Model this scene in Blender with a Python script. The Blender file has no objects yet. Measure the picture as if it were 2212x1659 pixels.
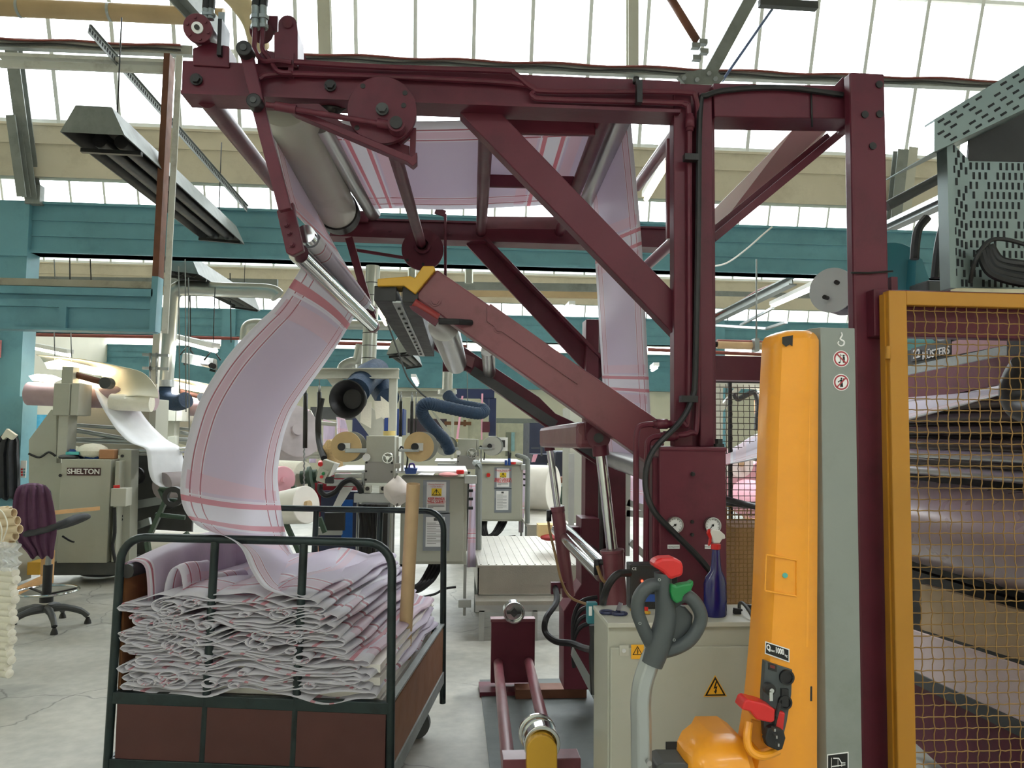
import bpy, bmesh, math, random
from mathutils import Vector, Matrix
V = Vector
PI = math.pi
rnd = random.Random(7)
SC = bpy.context.scene
COL = SC.collection
# ---------------------------------------------------------------- camera
FPX = 1660.0
CAMLOC = V((0, 0, 1.6))
YAW, PITCH, ROLL = math.radians(4.5), math.radians(3.6), math.radians(0.65)
CR = Matrix.Rotation(-YAW, 3, 'Z') @ Matrix.Rotation(PI/2 + PITCH, 3, 'X') @ Matrix.Rotation(ROLL, 3, 'Z')
cd = bpy.data.cameras.new('camera'); cam = bpy.data.objects.new('camera', cd); COL.objects.link(cam)
cam.matrix_world = Matrix.Translation(CAMLOC) @ CR.to_4x4()
cd.sensor_width = 36; cd.lens = FPX * 36 / 2212; cd.clip_end = 200; cd.clip_start = .05
SC.camera = cam
# ---------------------------------------------------------------- sky, sun, exposure
SC.view_settings.view_transform = 'Standard'; SC.view_settings.look = 'None'
SC.view_settings.gamma = 1; SC.view_settings.use_curve_mapping = False
SC.view_settings.exposure = 0.85
w = bpy.data.worlds.new('sky'); SC.world = w; w.use_nodes = True
bg = w.node_tree.nodes['Background']; bg.inputs[0].default_value = (.93, .97, 1, 1); bg.inputs[1].default_value = 4.6
def add_light(x, y, z=4.0, ln=1.5, pw=15):      # area light for added fill behind the viewer and for the hung strip lights
    l = bpy.data.lights.new('added_light', 'AREA'); l.shape = 'RECTANGLE'; l.size = ln; l.size_y = .12; l.energy = pw; l.color = (.90, .95, 1)
    o = bpy.data.objects.new('added_light', l); COL.objects.link(o); o.location = (x, y, z); return o
for _x in (-4.5, -1.5, 1.5, 4.5):  # unseen fill lights, added to brighten the surfaces facing the viewer
    for _y in (-.6, -3.6): add_light(_x, _y)
try:
    SC.cycles.max_bounces = 8; SC.cycles.diffuse_bounces = 5; SC.cycles.transparent_max_bounces = 12
    SC.cycles.sample_clamp_indirect = 6; SC.cycles.use_denoising = True
except Exception: pass

# ---------------------------------------------------------------- maths: the photograph's pixels to points at a real depth
def ray(px, py):
    return CR @ V(((px-1106)/FPX, -(py-829.5)/FPX, -1))
def Q(px, py, Y):
    d = ray(px, py); return CAMLOC + d*(Y/d.y)
def QX(px, py, X):
    d = ray(px, py); return CAMLOC + d*(X/d.x)
def QZ(px, py, Z):
    d = ray(px, py); return CAMLOC + d*((Z-1.6)/d.z)
def S(px, Y): return px/FPX*Y
def lerp(a, b, t): return a + (b-a)*t
def catmull(P, n=6):
    P = [V(p) for p in P]; out = []
    for i in range(len(P)-1):
        p0 = P[max(i-1, 0)]; p1 = P[i]; p2 = P[i+1]; p3 = P[min(i+2, len(P)-1)]
        for k in range(n):
            t = k/n
            out.append(.5*((2*p1)+(p2-p0)*t+(2*p0-5*p1+4*p2-p3)*t*t+(3*p1-p0-3*p2+p3)*t**3))
    out.append(P[-1]); return out
def frame_of(d, up=None):
    d = d.normalized()
    up = V(up) if up is not None else V((0, 0, 1))
    if abs(d.dot(up.normalized())) > .98: up = V((0, 1, 0)) if abs(d.y) < .9 else V((1, 0, 0))
    s = d.cross(up).normalized(); u = s.cross(d).normalized()
    return s, u
# ---------------------------------------------------------------- mesh builder
WM = {}
class MB:
    def __init__(s): s.v = []; s.f = []; s.sm = []; s.uv = None
    def add(s, vs, fs, smooth=False):
        n = len(s.v); s.v += [V(p) for p in vs]
        for f in fs: s.f.append([n+i for i in f]); s.sm.append(smooth)
        return s
    def box(s, c, size, rz=0, M=None):
        M = M or Matrix.Rotation(rz, 3, 'Z'); x, y, z = [k/2 for k in size]; c = V(c)
        vs = [c + M @ V((a*x, b*y, e*z)) for a in (-1, 1) for b in (-1, 1) for e in (-1, 1)]
        return s.add(vs, [(0, 1, 3, 2), (4, 6, 7, 5), (0, 4, 5, 1), (2, 3, 7, 6), (0, 2, 6, 4), (1, 5, 7, 3)])
    def bb(s, a, b):
        a = V(a); b = V(b); return s.box((a+b)/2, [abs(k) for k in (b-a)])
    def bar(s, a, b, w, h, up=None):
        a = V(a); b = V(b); sd, u = frame_of(b-a, up); vs = []
        for p in (a, b):
            for i, j in ((-1, -1), (1, -1), (1, 1), (-1, 1)): vs.append(p + sd*(i*w/2) + u*(j*h/2))
        return s.add(vs, [(3, 2, 1, 0), (4, 5, 6, 7), (0, 1, 5, 4), (1, 2, 6, 5), (2, 3, 7, 6), (3, 0, 4, 7)])
    def ibar(s, a, b, w, h, t=.008, up=None):      # an I-section bar
        a = V(a); b = V(b); sd, u = frame_of(b-a, up)
        s.bar(a+u*(h/2-t/2), b+u*(h/2-t/2), w, t, up); s.bar(a-u*(h/2-t/2), b-u*(h/2-t/2), w, t, up)
        return s.bar(a, b, t, h-2*t, up)
    def cyl(s, a, b, r, r2=None, n=20, cap=True):
        a = V(a); b = V(b); r2 = r if r2 is None else r2; sd, u = frame_of(b-a); vs = []
        for p, q in ((a, r), (b, r2)):
            for i in range(n):
                t = 2*PI*i/n; vs.append(p + sd*(q*math.cos(t)) + u*(q*math.sin(t)))
        s.add(vs, [(i, (i+1) % n, n+(i+1) % n, n+i) for i in range(n)], True)
        if cap: s.add(vs[:n], [list(range(n))[::-1]]); s.add(vs[n:], [list(range(n))])
        return s
    def ring(s, a, b, r, ri, n=24):                 # a tube with a real bore
        a = V(a); b = V(b); sd, u = frame_of(b-a); L = []
        for p, q in ((a, r), (b, r), (b, ri), (a, ri)):
            L.append([p + sd*(q*math.cos(2*PI*i/n)) + u*(q*math.sin(2*PI*i/n)) for i in range(n)])
        for k in range(4):
            A, B = L[k], L[(k+1) % 4]
            s.add(A+B, [(i, (i+1) % n, n+(i+1) % n, n+i) for i in range(n)], k in (0, 2))
        return s
    def tube(s, pts, r, n=8, closed=False, cap=True):
        pts = [V(p) for p in pts]; m = len(pts); vs = []
        d0 = (pts[1]-pts[0]); sd, u = frame_of(d0)
        for i, p in enumerate(pts):
            if closed: d = pts[(i+1) % m]-pts[i-1]
            else: d = pts[min(i+1, m-1)]-pts[max(i-1, 0)]
            if d.length < 1e-9: d = d0
            d.normalize(); sd = (sd - d*sd.dot(d)).normalized(); u = sd.cross(d)
            rr = r[i] if isinstance(r, (list, tuple)) else r
            for k in range(n):
                t = 2*PI*k/n; vs.append(p + sd*(rr*math.cos(t)) + u*(rr*math.sin(t)))
        fs = []
        for i in range(m if closed else m-1):
            for k in range(n):
                a = i*n+k; b = i*n+(k+1) % n; j = (i+1) % m
                fs.append((a, b, j*n+(k+1) % n, j*n+k))
        s.add(vs, fs, True)
        if cap and not closed:
            s.add(vs[:n], [list(range(n))]); s.add(vs[-n:], [list(range(n))[::-1]])
        return s
    def lathe(s, prof, o, ax=(0, 0, 1), n=24):
        o = V(o); ax = V(ax).normalized(); sd, u = frame_of(ax); vs = []
        for r, h in prof:
            for i in range(n):
                t = 2*PI*i/n; vs.append(o + ax*h + sd*(r*math.cos(t)) + u*(r*math.sin(t)))
        fs = [(k*n+i, k*n+(i+1) % n, (k+1)*n+(i+1) % n, (k+1)*n+i) for k in range(len(prof)-1) for i in range(n)]
        return s.add(vs, fs, True)
    def prism(s, P, d):                              # a 3-D outline given its thickness d (a vector)
        P = [V(p) for p in P]; d = V(d); n = len(P)
        return s.add(P+[p+d for p in P], [list(range(n)), list(range(n, 2*n))[::-1]] + [(i, n+i, n+(i+1) % n, (i+1) % n) for i in range(n)])
    def grid(s, rows, smooth=True):
        m = len(rows[0]); n = len(rows)
        return s.add([p for r in rows for p in r], [(i*m+j, i*m+j+1, (i+1)*m+j+1, (i+1)*m+j) for i in range(n-1) for j in range(m-1)], smooth)
    def ball(s, c, r, n=12):
        sc = r if isinstance(r, (tuple, list)) else (r, r, r); c = V(c); rows = []
        for i in range(n//2+1):
            a = PI*i/(n//2); rows.append([c + V((sc[0]*math.sin(a)*math.cos(2*PI*j/n), sc[1]*math.sin(a)*math.sin(2*PI*j/n), sc[2]*math.cos(a))) for j in range(n+1)])
        return s.grid(rows)
    def build(s, name, mat, parent=None, bevel=0, label=None, subsurf=0, solid=0, uv=None, local=False):
        me = bpy.data.meshes.new(name)
        W = WM.get(parent.name) if parent is not None else None
        vs = s.v
        if W is not None and not local:
            Wi = W.inverted(); vs = [Wi @ p for p in vs]
        me.from_pydata([tuple(p) for p in vs], [], s.f)
        me.polygons.foreach_set('use_smooth', s.sm)
        if uv is not None:
            l = me.uv_layers.new(name='UVMap')
            for lp in me.loops: l.data[lp.index].uv = uv[lp.vertex_index]
        if bevel or subsurf or solid or True:
            bm = bmesh.new(); bm.from_mesh(me)
            if not uv: bmesh.ops.remove_doubles(bm, verts=bm.verts, dist=1e-5)
            if not solid: bmesh.ops.recalc_face_normals(bm, faces=bm.faces)
            for e in bm.edges:
                if len(e.link_faces) == 2 and e.calc_face_angle(0) > .62: e.smooth = False
            bm.to_mesh(me); bm.free()
        me.materials.append(mat)
        o = bpy.data.objects.new(name, me); COL.objects.link(o)
        if parent is not None:
            o.parent = parent; WM[o.name] = W if W is not None else Matrix()
        else: WM[o.name] = Matrix()
        if label: o['label'] = label
        if solid:
            m = o.modifiers.new('solid', 'SOLIDIFY'); m.thickness = solid; m.offset = 0
        if bevel:
            m = o.modifiers.new('bevel', 'BEVEL'); m.width = bevel; m.segments = 2; m.limit_method = 'ANGLE'; m.angle_limit = .7
            m.harden_normals = False
        if subsurf:
            m = o.modifiers.new('sub', 'SUBSURF'); m.levels = subsurf; m.render_levels = subsurf
        return o
def M_(): return MB()
def tag(o, label, cat, group=None, kind=None):
    o['label'] = label; o['category'] = cat
    if group: o['group'] = group
    if kind: o['kind'] = kind
    return o
def thing(name, label, cat, loc=(0, 0, 0), rz=0, group=None):
    o = bpy.data.objects.new(name, None); COL.objects.link(o); o.empty_display_size = .1
    o.location = loc; o.rotation_euler = (0, 0, rz)
    WM[o.name] = Matrix.Translation(V(loc)) @ Matrix.Rotation(rz, 4, 'Z')
    return tag(o, label, cat, group)
def struct(name, mb, mat, label=None, **k):
    o = mb.build(name, mat, None, **k); o['kind'] = 'structure'
    if label: o['label'] = label
    return o
def copy_tree(o, parent=None):
    c = o.copy(); COL.objects.link(c)
    if parent: c.parent = parent
    for ch in [x for x in bpy.data.objects if x.parent == o]: copy_tree(ch, c)
    return c
def text(name, body, size, loc, right, up, mat, parent, ext=.0006, align='CENTER', label=None, bold=0, xs=1.0):
    cu = bpy.data.curves.new(name, 'FONT'); cu.body = body; cu.size = size; cu.extrude = ext; cu.align_x = align; cu.align_y = 'CENTER'
    cu.resolution_u = 3; cu.offset = bold
    t = bpy.data.objects.new(name, cu); COL.objects.link(t)
    dg = bpy.context.evaluated_depsgraph_get(); me = bpy.data.meshes.new_from_object(t.evaluated_get(dg))
    bpy.data.objects.remove(t)
    r = V(right).normalized(); u = V(up).normalized(); n = r.cross(u)
    W = WM.get(parent.name) or Matrix(); Wi = W.inverted()
    for v in me.vertices: v.co = Wi @ (V(loc) + r*(v.co.x*xs) + u*v.co.y + n*v.co.z)
    me.materials.clear(); me.materials.append(mat)
    o = bpy.data.objects.new(name, me); COL.objects.link(o); o.parent = parent; WM[o.name] = W
    if label: o['label'] = label
    return o
# ---------------------------------------------------------------- materials
MATS = {}
def mat(name, col, rough=.5, metal=0, var=.12, scale=6, bump=0, bscale=40, dirt=None, dscale=3, damt=.5, coat=0, emit=None, estr=0, spec=None):
    if name in MATS: return MATS[name]
    m = bpy.data.materials.new(name); m.use_nodes = True; nt = m.node_tree; N = nt.nodes; L = nt.links
    b = N['Principled BSDF']; b.inputs['Roughness'].default_value = rough; b.inputs['Metallic'].default_value = metal
    if coat: b.inputs['Coat Weight'].default_value = coat; b.inputs['Coat Roughness'].default_value = .15
    if spec is not None: b.inputs['Specular IOR Level'].default_value = spec
    tc = N.new('ShaderNodeTexCoord'); nz = N.new('ShaderNodeTexNoise'); nz.inputs['Scale'].default_value = scale; nz.inputs['Detail'].default_value = 5
    L.new(tc.outputs['Object'], nz.inputs['Vector'])
    r = N.new('ShaderNodeValToRGB'); r.color_ramp.elements[0].position = .3; r.color_ramp.elements[1].position = .7
    c0 = [max(0, c*(1-var)) for c in col]; c1 = [min(1, c*(1+var)) for c in col]
    r.color_ramp.elements[0].color = (*c0, 1); r.color_ramp.elements[1].color = (*c1, 1)
    L.new(nz.outputs['Fac'], r.inputs['Fac']); out = r.outputs['Color']
    if dirt:
        n2 = N.new('ShaderNodeTexNoise'); n2.inputs['Scale'].default_value = dscale; n2.inputs['Detail'].default_value = 8; n2.inputs['Roughness'].default_value = .7
        L.new(tc.outputs['Object'], n2.inputs['Vector'])
        r2 = N.new('ShaderNodeValToRGB'); r2.color_ramp.elements[0].position = .5; r2.color_ramp.elements[1].position = .68
        r2.color_ramp.elements[0].color = (0, 0, 0, 1); r2.color_ramp.elements[1].color = (damt, damt, damt, 1)
        L.new(n2.outputs['Fac'], r2.inputs['Fac'])
        mx = N.new('ShaderNodeMix'); mx.data_type = 'RGBA'; L.new(r2.outputs['Color'], mx.inputs['Factor']); L.new(out, mx.inputs['A']); mx.inputs['B'].default_value = (*dirt, 1)
        out = mx.outputs['Result']
    L.new(out, b.inputs['Base Color'])
    n3 = N.new('ShaderNodeTexNoise'); n3.inputs['Scale'].default_value = scale*2.3; L.new(tc.outputs['Object'], n3.inputs['Vector'])
    mr = N.new('ShaderNodeMapRange'); mr.inputs['To Min'].default_value = max(.03, rough*.8); mr.inputs['To Max'].default_value = min(1, rough*1.25)
    L.new(n3.outputs['Fac'], mr.inputs['Value']); L.new(mr.outputs['Result'], b.inputs['Roughness'])
    if bump:
        n4 = N.new('ShaderNodeTexNoise'); n4.inputs['Scale'].default_value = bscale; n4.inputs['Detail'].default_value = 4; L.new(tc.outputs['Object'], n4.inputs['Vector'])
        bp = N.new('ShaderNodeBump'); bp.inputs['Strength'].default_value = bump; bp.inputs['Distance'].default_value = .01
        L.new(n4.outputs['Fac'], bp.inputs['Height']); L.new(bp.outputs['Normal'], b.inputs['Normal'])
    if emit: b.inputs['Emission Color'].default_value = (*emit, 1); b.inputs['Emission Strength'].default_value = estr
    MATS[name] = m; return m
def sr(*c): return tuple(((k/255)/12.92 if k/255 <= .04045 else ((k/255+.055)/1.055)**2.4) for k in c)
maroon = mat('maroon paint', sr(94, 36, 50), .42, 0, .12, 3, dirt=sr(66, 28, 38), dscale=5, damt=.5, bump=.05, spec=.35)
maroon_lit = mat('lit maroon paint', sr(122, 68, 76), .3, 0, .1, 4, dirt=sr(90, 40, 48), dscale=7, damt=.4)  # the same maroon as its lit parts show: light put into the colour
teal = mat('teal paint', sr(102, 154, 168), .5, 0, .08, 2, dirt=sr(82, 130, 144), dscale=2.5, damt=.5)
teal_d = mat('teal machine paint', sr(46, 118, 130), .45, 0, .1, 3)
cream = mat('cream board', sr(198, 190, 170), .7, 0, .06, 1.5, dirt=sr(164, 154, 134), dscale=1.6, damt=.5)
galv = mat('galvanised steel', sr(150, 155, 155), .38, .75, .12, 9, dirt=sr(100, 105, 105), dscale=9, damt=.4)
duct_m = mat('duct steel', sr(170, 172, 165), .34, .85, .06, 1)
greyp = mat('grey steel paint', sr(130, 135, 132), .5, .1, .1, 4, dirt=sr(90, 92, 90), damt=.5)
greyd = mat('dark grey steel', sr(74, 76, 76), .5, .2, .15, 5)
chrome = mat('polished chrome', sr(205, 208, 208), .12, 1, .05, 4)
steel = mat('brushed steel roll', sr(176, 176, 176), .3, .95, .05, 2)
black = mat('black rubber', sr(28, 28, 30), .5, 0, .1, 8)
blackm = mat('black metal', sr(44, 43, 43), .42, .3, .2, 8)
beige = mat('grey green cabinet paint', sr(176, 177, 164), .42, 0, .04, 2, dirt=sr(150, 150, 132), dscale=2, damt=.3)
beige_l = mat('light machine paint', sr(188, 188, 176), .45, 0, .05, 2, dirt=sr(150, 150, 138), dscale=3, damt=.3)
orange = mat('orange yellow plastic', sr(238, 158, 34), .32, 0, .04, 2, dirt=sr(212, 138, 36), dscale=1.6, damt=.4, coat=.3)
yellow = mat('yellow paint', sr(206, 158, 46), .4, 0, .08, 3, dirt=sr(190, 142, 42), dscale=6, damt=.4)
gatey = mat('gate yellow paint', sr(186, 130, 36), .42, 0, .08, 3, dirt=sr(180, 118, 26), dscale=3, damt=.4)
mastg = mat('grey green mast steel', sr(136, 142, 138), .42, .25, .08, 2.5, dirt=sr(118, 126, 116), dscale=3, damt=.5)
white = mat('white paper', sr(236, 236, 236), .6, 0, .02)
whitem = mat('white plastic', sr(228, 228, 226), .35, 0, .03)
red = mat('red plastic', sr(205, 36, 36), .3, 0, .06, 5)
redink = mat('red ink', sr(205, 40, 45), .6, 0, .02)
blackink = mat('black ink', sr(18, 18, 18), .6, 0, .02)
yellowink = mat('yellow sign', sr(240, 206, 40), .5, 0, .02)
amber = mat('amber sign', sr(240, 176, 40), .45, 0, .02)
green = mat('green plastic', sr(20, 120, 60), .35, 0, .06)
green_m = mat('dark green frame paint', sr(52, 74, 58), .45, .1, .12, 5, dirt=sr(34, 46, 38), damt=.5)
trolley_m = mat('blackened green tube', sr(38, 50, 50), .33, .35, .25, 9, dirt=sr(24, 24, 24), dscale=8, damt=.7)
wood = mat('brown plywood', sr(124, 80, 46), .55, 0, .15, 5, dirt=sr(86, 54, 34), dscale=5, damt=.5)
woodl = mat('pale wood', sr(205, 160, 108), .6, 0, .12, 7)
card = mat('cardboard tube', sr(200, 172, 132), .75, 0, .08, 12)
cream_cloth = mat('undyed cloth', sr(232, 228, 212), .85, 0, .04, 10, bump=.3, bscale=60)
navy = mat('navy hose', sr(26, 50, 76), .7, 0, .15, 14, bump=.5, bscale=60)
navyp = mat('navy machine paint', sr(26, 38, 74), .4, .1, .1, 3)
blue = mat('blue plastic', sr(28, 72, 150), .4, 0, .08)
blue_d = mat('dark blue bottle', sr(16, 18, 96), .18, 0, .06, 4, coat=.5)
tiller = mat('charcoal plastic', sr(70, 76, 78), .45, 0, .06, 6)
silver = mat('silver paint', sr(165, 170, 170), .35, .6, .05, 4)
floorplate = mat('dark floor plate', sr(92, 98, 96), .5, .2, .15, 3, dirt=sr(60, 62, 60), dscale=3, damt=.6)
pinkroll = mat('pink cloth roll', sr(236, 176, 190), .8, 0, .05, 6)
whiteroll = mat('white cloth roll', sr(236, 232, 224), .8, 0, .04, 6, bump=.15, bscale=10)
alu = mat('aluminium profile', sr(178, 180, 178), .35, .6, .06, 8)
rust = mat('rusty brown steel', sr(110, 70, 52), .6, .2, .25, 6)
pipe_r = mat('red brown pipe', sr(128, 62, 52), .5, .1, .12, 6)
# ================================================================ the building
BY = [1.5, 9.5, 17.5, 25.5, 33.5]
X0, X1 = -11.0, 14.0
Y0, Y1 = -6.5, 33.5
ZB0, ZB1 = 3.66, 4.27      # teal beam
ZC0, ZC1 = 4.54, 5.19      # cream band
ZR = 7.9
def conc(name):
    m = bpy.data.materials.new(name); m.use_nodes = True; N = m.node_tree.nodes; L = m.node_tree.links; b = N['Principled BSDF']
    tc = N.new('ShaderNodeTexCoord')
    def noise(s, d=6, dist=0):
        n = N.new('ShaderNodeTexNoise'); n.inputs['Scale'].default_value = s; n.inputs['Detail'].default_value = d; n.inputs['Distortion'].default_value = dist
        L.new(tc.outputs['Object'], n.inputs['Vector']); return n
    def ramp(src, a, b_, ca, cb):
        r = N.new('ShaderNodeValToRGB'); r.color_ramp.elements[0].position = a; r.color_ramp.elements[1].position = b_
        r.color_ramp.elements[0].color = (*ca, 1); r.color_ramp.elements[1].color = (*cb, 1); L.new(src, r.inputs['Fac']); return r.outputs['Color']
    def mix(f, A, B, t='MIX'):
        x = N.new('ShaderNodeMix'); x.data_type = 'RGBA'; x.blend_type = t
        if isinstance(f, float): x.inputs['Factor'].default_value = f
        else: L.new(f, x.inputs['Factor'])
        for k, q in (('A', A), ('B', B)):
            if isinstance(q, tuple): x.inputs[k].default_value = (*q, 1)
            else: L.new(q, x.inputs[k])
        return x.outputs['Result']
    base = ramp(noise(.8).outputs['Fac'], .3, .7, sr(150, 150, 142), sr(184, 182, 172))
    fine = ramp(noise(14, 8).outputs['Fac'], .35, .7, (.82, .82, .82), (1, 1, 1))
    c = mix(1.0, base, fine, 'MULTIPLY')
    st = ramp(noise(1.7, 8, .6).outputs['Fac'], .58, .68, (0, 0, 0), (.45, .45, .45))
    c = mix(st, c, sr(110, 112, 108))
    vo = N.new('ShaderNodeTexVoronoi'); vo.feature = 'DISTANCE_TO_EDGE'; vo.inputs['Scale'].default_value = .75
    wn = noise(3, 5); av = N.new('ShaderNodeVectorMath'); av.operation = 'MULTIPLY_ADD'; av.inputs[1].default_value = (.35, .35, 0)
    L.new(wn.outputs['Color'], av.inputs[0]); L.new(tc.outputs['Object'], av.inputs[2]); L.new(av.outputs[0], vo.inputs['Vector'])
    cr = ramp(vo.outputs['Distance'], .0, .006, (1, 1, 1), (0, 0, 0))
    msk = ramp(noise(.5, 2).outputs['Fac'], .47, .55, (0, 0, 0), (.75, .75, .75))
    f = mix(1.0, cr, msk, 'MULTIPLY'); c = mix(f, c, sr(78, 78, 74))
    L.new(c, b.inputs['Base Color'])
    r = ramp(noise(2.5).outputs['Fac'], .3, .7, (.32, .32, .32), (.6, .6, .6)); L.new(r, b.inputs['Roughness'])
    return m
floor_m = conc('worn concrete')
struct('floor', M_().box((1.5, 13.5, -.05), (25, 40, .1)), floor_m, 'worn cracked concrete factory floor')
wallm = mat('cream wall paint', sr(226, 222, 204), .7, 0, .05, 1)
struct('wall_back', M_().box((1.5, 33.6, 2.2), (25, .2, 4.4)), wallm)
struct('wall_left', M_().box((-11.1, 13.5, 4), (.2, 40, 8)), wallm)
struct('wall_right', M_().box((14.1, 13.5, 4), (.2, 40, 8)), wallm)
struct('wall_front', M_().box((1.5, -6.6, 4), (25, .2, 8)), wallm)
glass = bpy.data.materials.new('roof glass'); glass.use_nodes = True
_n = glass.node_tree.nodes; _l = glass.node_tree.links; _n.remove(_n['Principled BSDF'])
_t = _n.new('ShaderNodeBsdfTransparent'); _t.inputs[0].default_value = (.95, .97, .97, 1); _g = _n.new('ShaderNodeBsdfGlossy'); _g.inputs['Roughness'].default_value = .1
_m = _n.new('ShaderNodeMixShader'); _m.inputs[0].default_value = .05; _l.new(_t.outputs[0], _m.inputs[1]); _l.new(_g.outputs[0], _m.inputs[2]); _l.new(_m.outputs[0], _n['Material Output'].inputs[0])
mull = mat('pale glazing bar', sr(218, 222, 222), .5, .1, .05, 4)
ceil_m = mat('ceiling board', sr(198, 192, 176), .75, 0, .05, 1)
k = 0
SL = .33
for b in BY[1:]+BY[:1]:
    gy = lambda z: b - .15 - (z-ZC1)*SL
    # teal box girder with its plate seams
    m = M_().bb((X0, b-.08, ZB0), (X1, b+.14, ZB1)).bb((X0, b-.13, ZB1-.03), (X1, b+.16, ZB1)).bb((X0, b-.13, ZB0), (X1, b+.16, ZB0+.03))
    m.bb((X0, b-.10, ZB0+.2), (X1, b-.07, ZB0+.215)).bb((X0, b-.10, ZB0+.39), (X1, b-.07, ZB0+.405))
    k += 1
    struct('beam', m, teal, 'teal painted steel girder across the hall')
    m = M_().bb((X0, b-.2, ZC0), (X1, b-.08, ZC1)).bb((X0, b-.22, ZC0), (X1, b-.19, ZC0+.11)).bb((X0, b-.215, ZC0+.40), (X1, b-.19, ZC0+.41))
    m.bb((X0, b-.215, ZC1-.03), (X1, b-.19, ZC1))
    struct('trim_%d' % k, m, cream, 'cream boarding below the roof glazing')
    if b > 30: continue
    # glazing: bars, rails and panes, leaning towards the viewer
    m = M_()
    x = X0
    while x < X1:
        m.bar((x, gy(ZC1), ZC1), (x, gy(ZR), ZR), .045, .06, (0, 1, 0)); x += .70
    for z in (ZC1+.03, 6.05, 7.0, ZR): m.bar((X0, gy(z), z), (X1, gy(z), z), .05, .05)
    fr = m.build('window_%d' % k, mull, None); fr['kind'] = 'structure'; fr['label'] = 'sloping roof glazing with pale bars'
    g = M_().prism([(X0, gy(ZC1), ZC1), (X1, gy(ZC1), ZC1), (X1, gy(ZR), ZR), (X0, gy(ZR), ZR)], (0, .006, 0)).build('window_pane', glass, fr)
    # opaque roof slope down towards the viewer
    yb = b - 8
    m = M_().prism([(X0, gy(ZR), ZR), (X1, gy(ZR), ZR), (X1, yb+.05, ZC0+.1), (X0, yb+.05, ZC0+.1)], (0, 0, .08))
    struct('ceiling' if k == 1 else 'ceiling_%d' % k, m, ceil_m, 'boarded roof slope')
# columns
def column(px0, px1, b, base=True):
    a = Q(px0, 600, b).x; c = Q(px1, 600, b).x
    m = M_().bb((a, b-.16, 0), (c, b+.12, ZB1-.02))
    if base: m.bb((a-.04, b-.2, 0), (c+.06, b+.12, 1.95))
    m.bb((a-.01, b-.18, ZB0-.06), (c+.01, b-.14, ZB0-.03))
    struct('pillar', m, teal, 'teal painted steel column')
column(-45, 72, 9.5)
column(487, 516, 17.5, False); column(1534, 1560, 17.5, False); column(1275, 1300, 17.5, False); column(330, 352, 25.5, False)
pw = M_().bb((-11, 25.3, 0), (14, 25.45, ZB0))
struct('wall_partition', pw, wallm, 'cream painted partition wall at the back of the hall')

m = M_()
struct('wall_upper', M_().bb((-11, 25.15, 3.02), (14, 25.28, ZB0)), teal, 'teal boarding above the back partition')
m = M_()
for _x in (-4.5, -1.5, 1.5, 4.5):  # unseen lamp bodies and rods, added to go with the fill lights
    for _y in (-.6, -3.6):
        o = M_().bb((_x-.8, _y-.09, 4.03), (_x+.8, _y+.09, 4.10)).build('ceiling_fill_lamp', whitem, None); o['kind'] = 'structure'
        M_().cyl((_x, _y, 4.1), (_x, _y, 5.2), .008, n=5).build('fill_lamp_rod', galv, o)
# ================================================================ the maroon cloth plaiting machine
YF, YB = 2.8, 4.7
pm = thing('plaiting_machine', 'large maroon steel cloth folding machine with overhead frame, rollers and gauge post', 'machine', (1.0, 3.6, 0))
def P(name, mb, m=maroon, par=None, **k):
    if isinstance(mb, list): return [x.build(name, m, par or pm, **k) for x in mb][-1]
    return mb.build(name, m, par or pm, **k)
def bolt(mb, p, r=.016, h=.02, ax=(0, -1, 0)):
    p = V(p)
    if isinstance(mb, list): mb.append(M_()); mb = mb[-1]
    mb.cyl(p, p+V(ax)*h*.4, r*1.35, n=12); mb.cyl(p, p+V(ax)*h, r, n=6)
def hbar(name, a, b, hpx, Y, wy=.1, m=maroon, par=None, bev=.004, Y2=None):   # bar between two pixels, in the plane Y
    Y2 = Y if Y2 is None else Y2
    A = Q(a[0], a[1], Y); B = Q(b[0], b[1], Y2); h = S(hpx, (Y+Y2)/2)
    return P(name, M_().bar(A, B, wy, h, (0, 0, 1) if abs((B-A).normalized().z) < .9 else (1, 0, 0)), m, par, bevel=bev)
# front side
fb = hbar('front_beam', (403, 178), (1462, 220), 70, YF)
m = []
for px, py in ((425, 173), (714, 186)): bolt(m, Q(px, py, YF-.055))
P('beam_bolt', m, blackm, fb)
P('beam_lip', M_().bar(Q(403, 214, YF-.02), Q(1460, 254, YF-.02), .12, .012), maroon, fb)
hbar('rear_beam', (1530, 231), (1826, 236), 76, YF-.0, .13)
fl = hbar('mounting_flange', (1818, 228), (1842, 229), 120, YF+.02, .08)
P('gusset_plate', M_().prism([Q(1790, 200, YF), Q(1822, 165, YF), Q(1822, 200, YF)], (0, .015, 0)), maroon, fl)
P('front_post', M_().bb(Q(1457, 965, YF-.055), Q(1489, 205, YF-.03)).bb(Q(1513, 965, YF-.055), Q(1534, 205, YF-.03)).bb(Q(1457, 965, YF-.03)+V((0, .01, 0)), Q(1534, 196, YF+.03)), maroon, bevel=.004)
# square tube post at the right with its bolt holes
tp = M_()
a = Q(1849, 900, 2.66); b = Q(1926, 900, 2.66)
tp.bb((a.x, 2.66, 0), (b.x+.0, 2.71, Q(1880, 157, 2.66).z))
tpo = P('tall_post', tp, maroon, bevel=.008)
m = []
for px, py in ((1869, 247), (1901, 246), (1886, 315), (1900, 182)): q = Q(px, py, 2.655); m.append(M_().cyl(q+V((0, .004, 0)), q-V((0, .001, 0)), .0135, n=18))
P('bolt_hole', m, blackm, tpo)
q0 = Q(1838, 589, 2.655); q1 = Q(1928, 586, 2.655)
P('cable_tie', M_().tube([q0, lerp(q0, q1, .4)-V((0, .004, .004)), q1], .004, 6), blackm, tpo)
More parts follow.
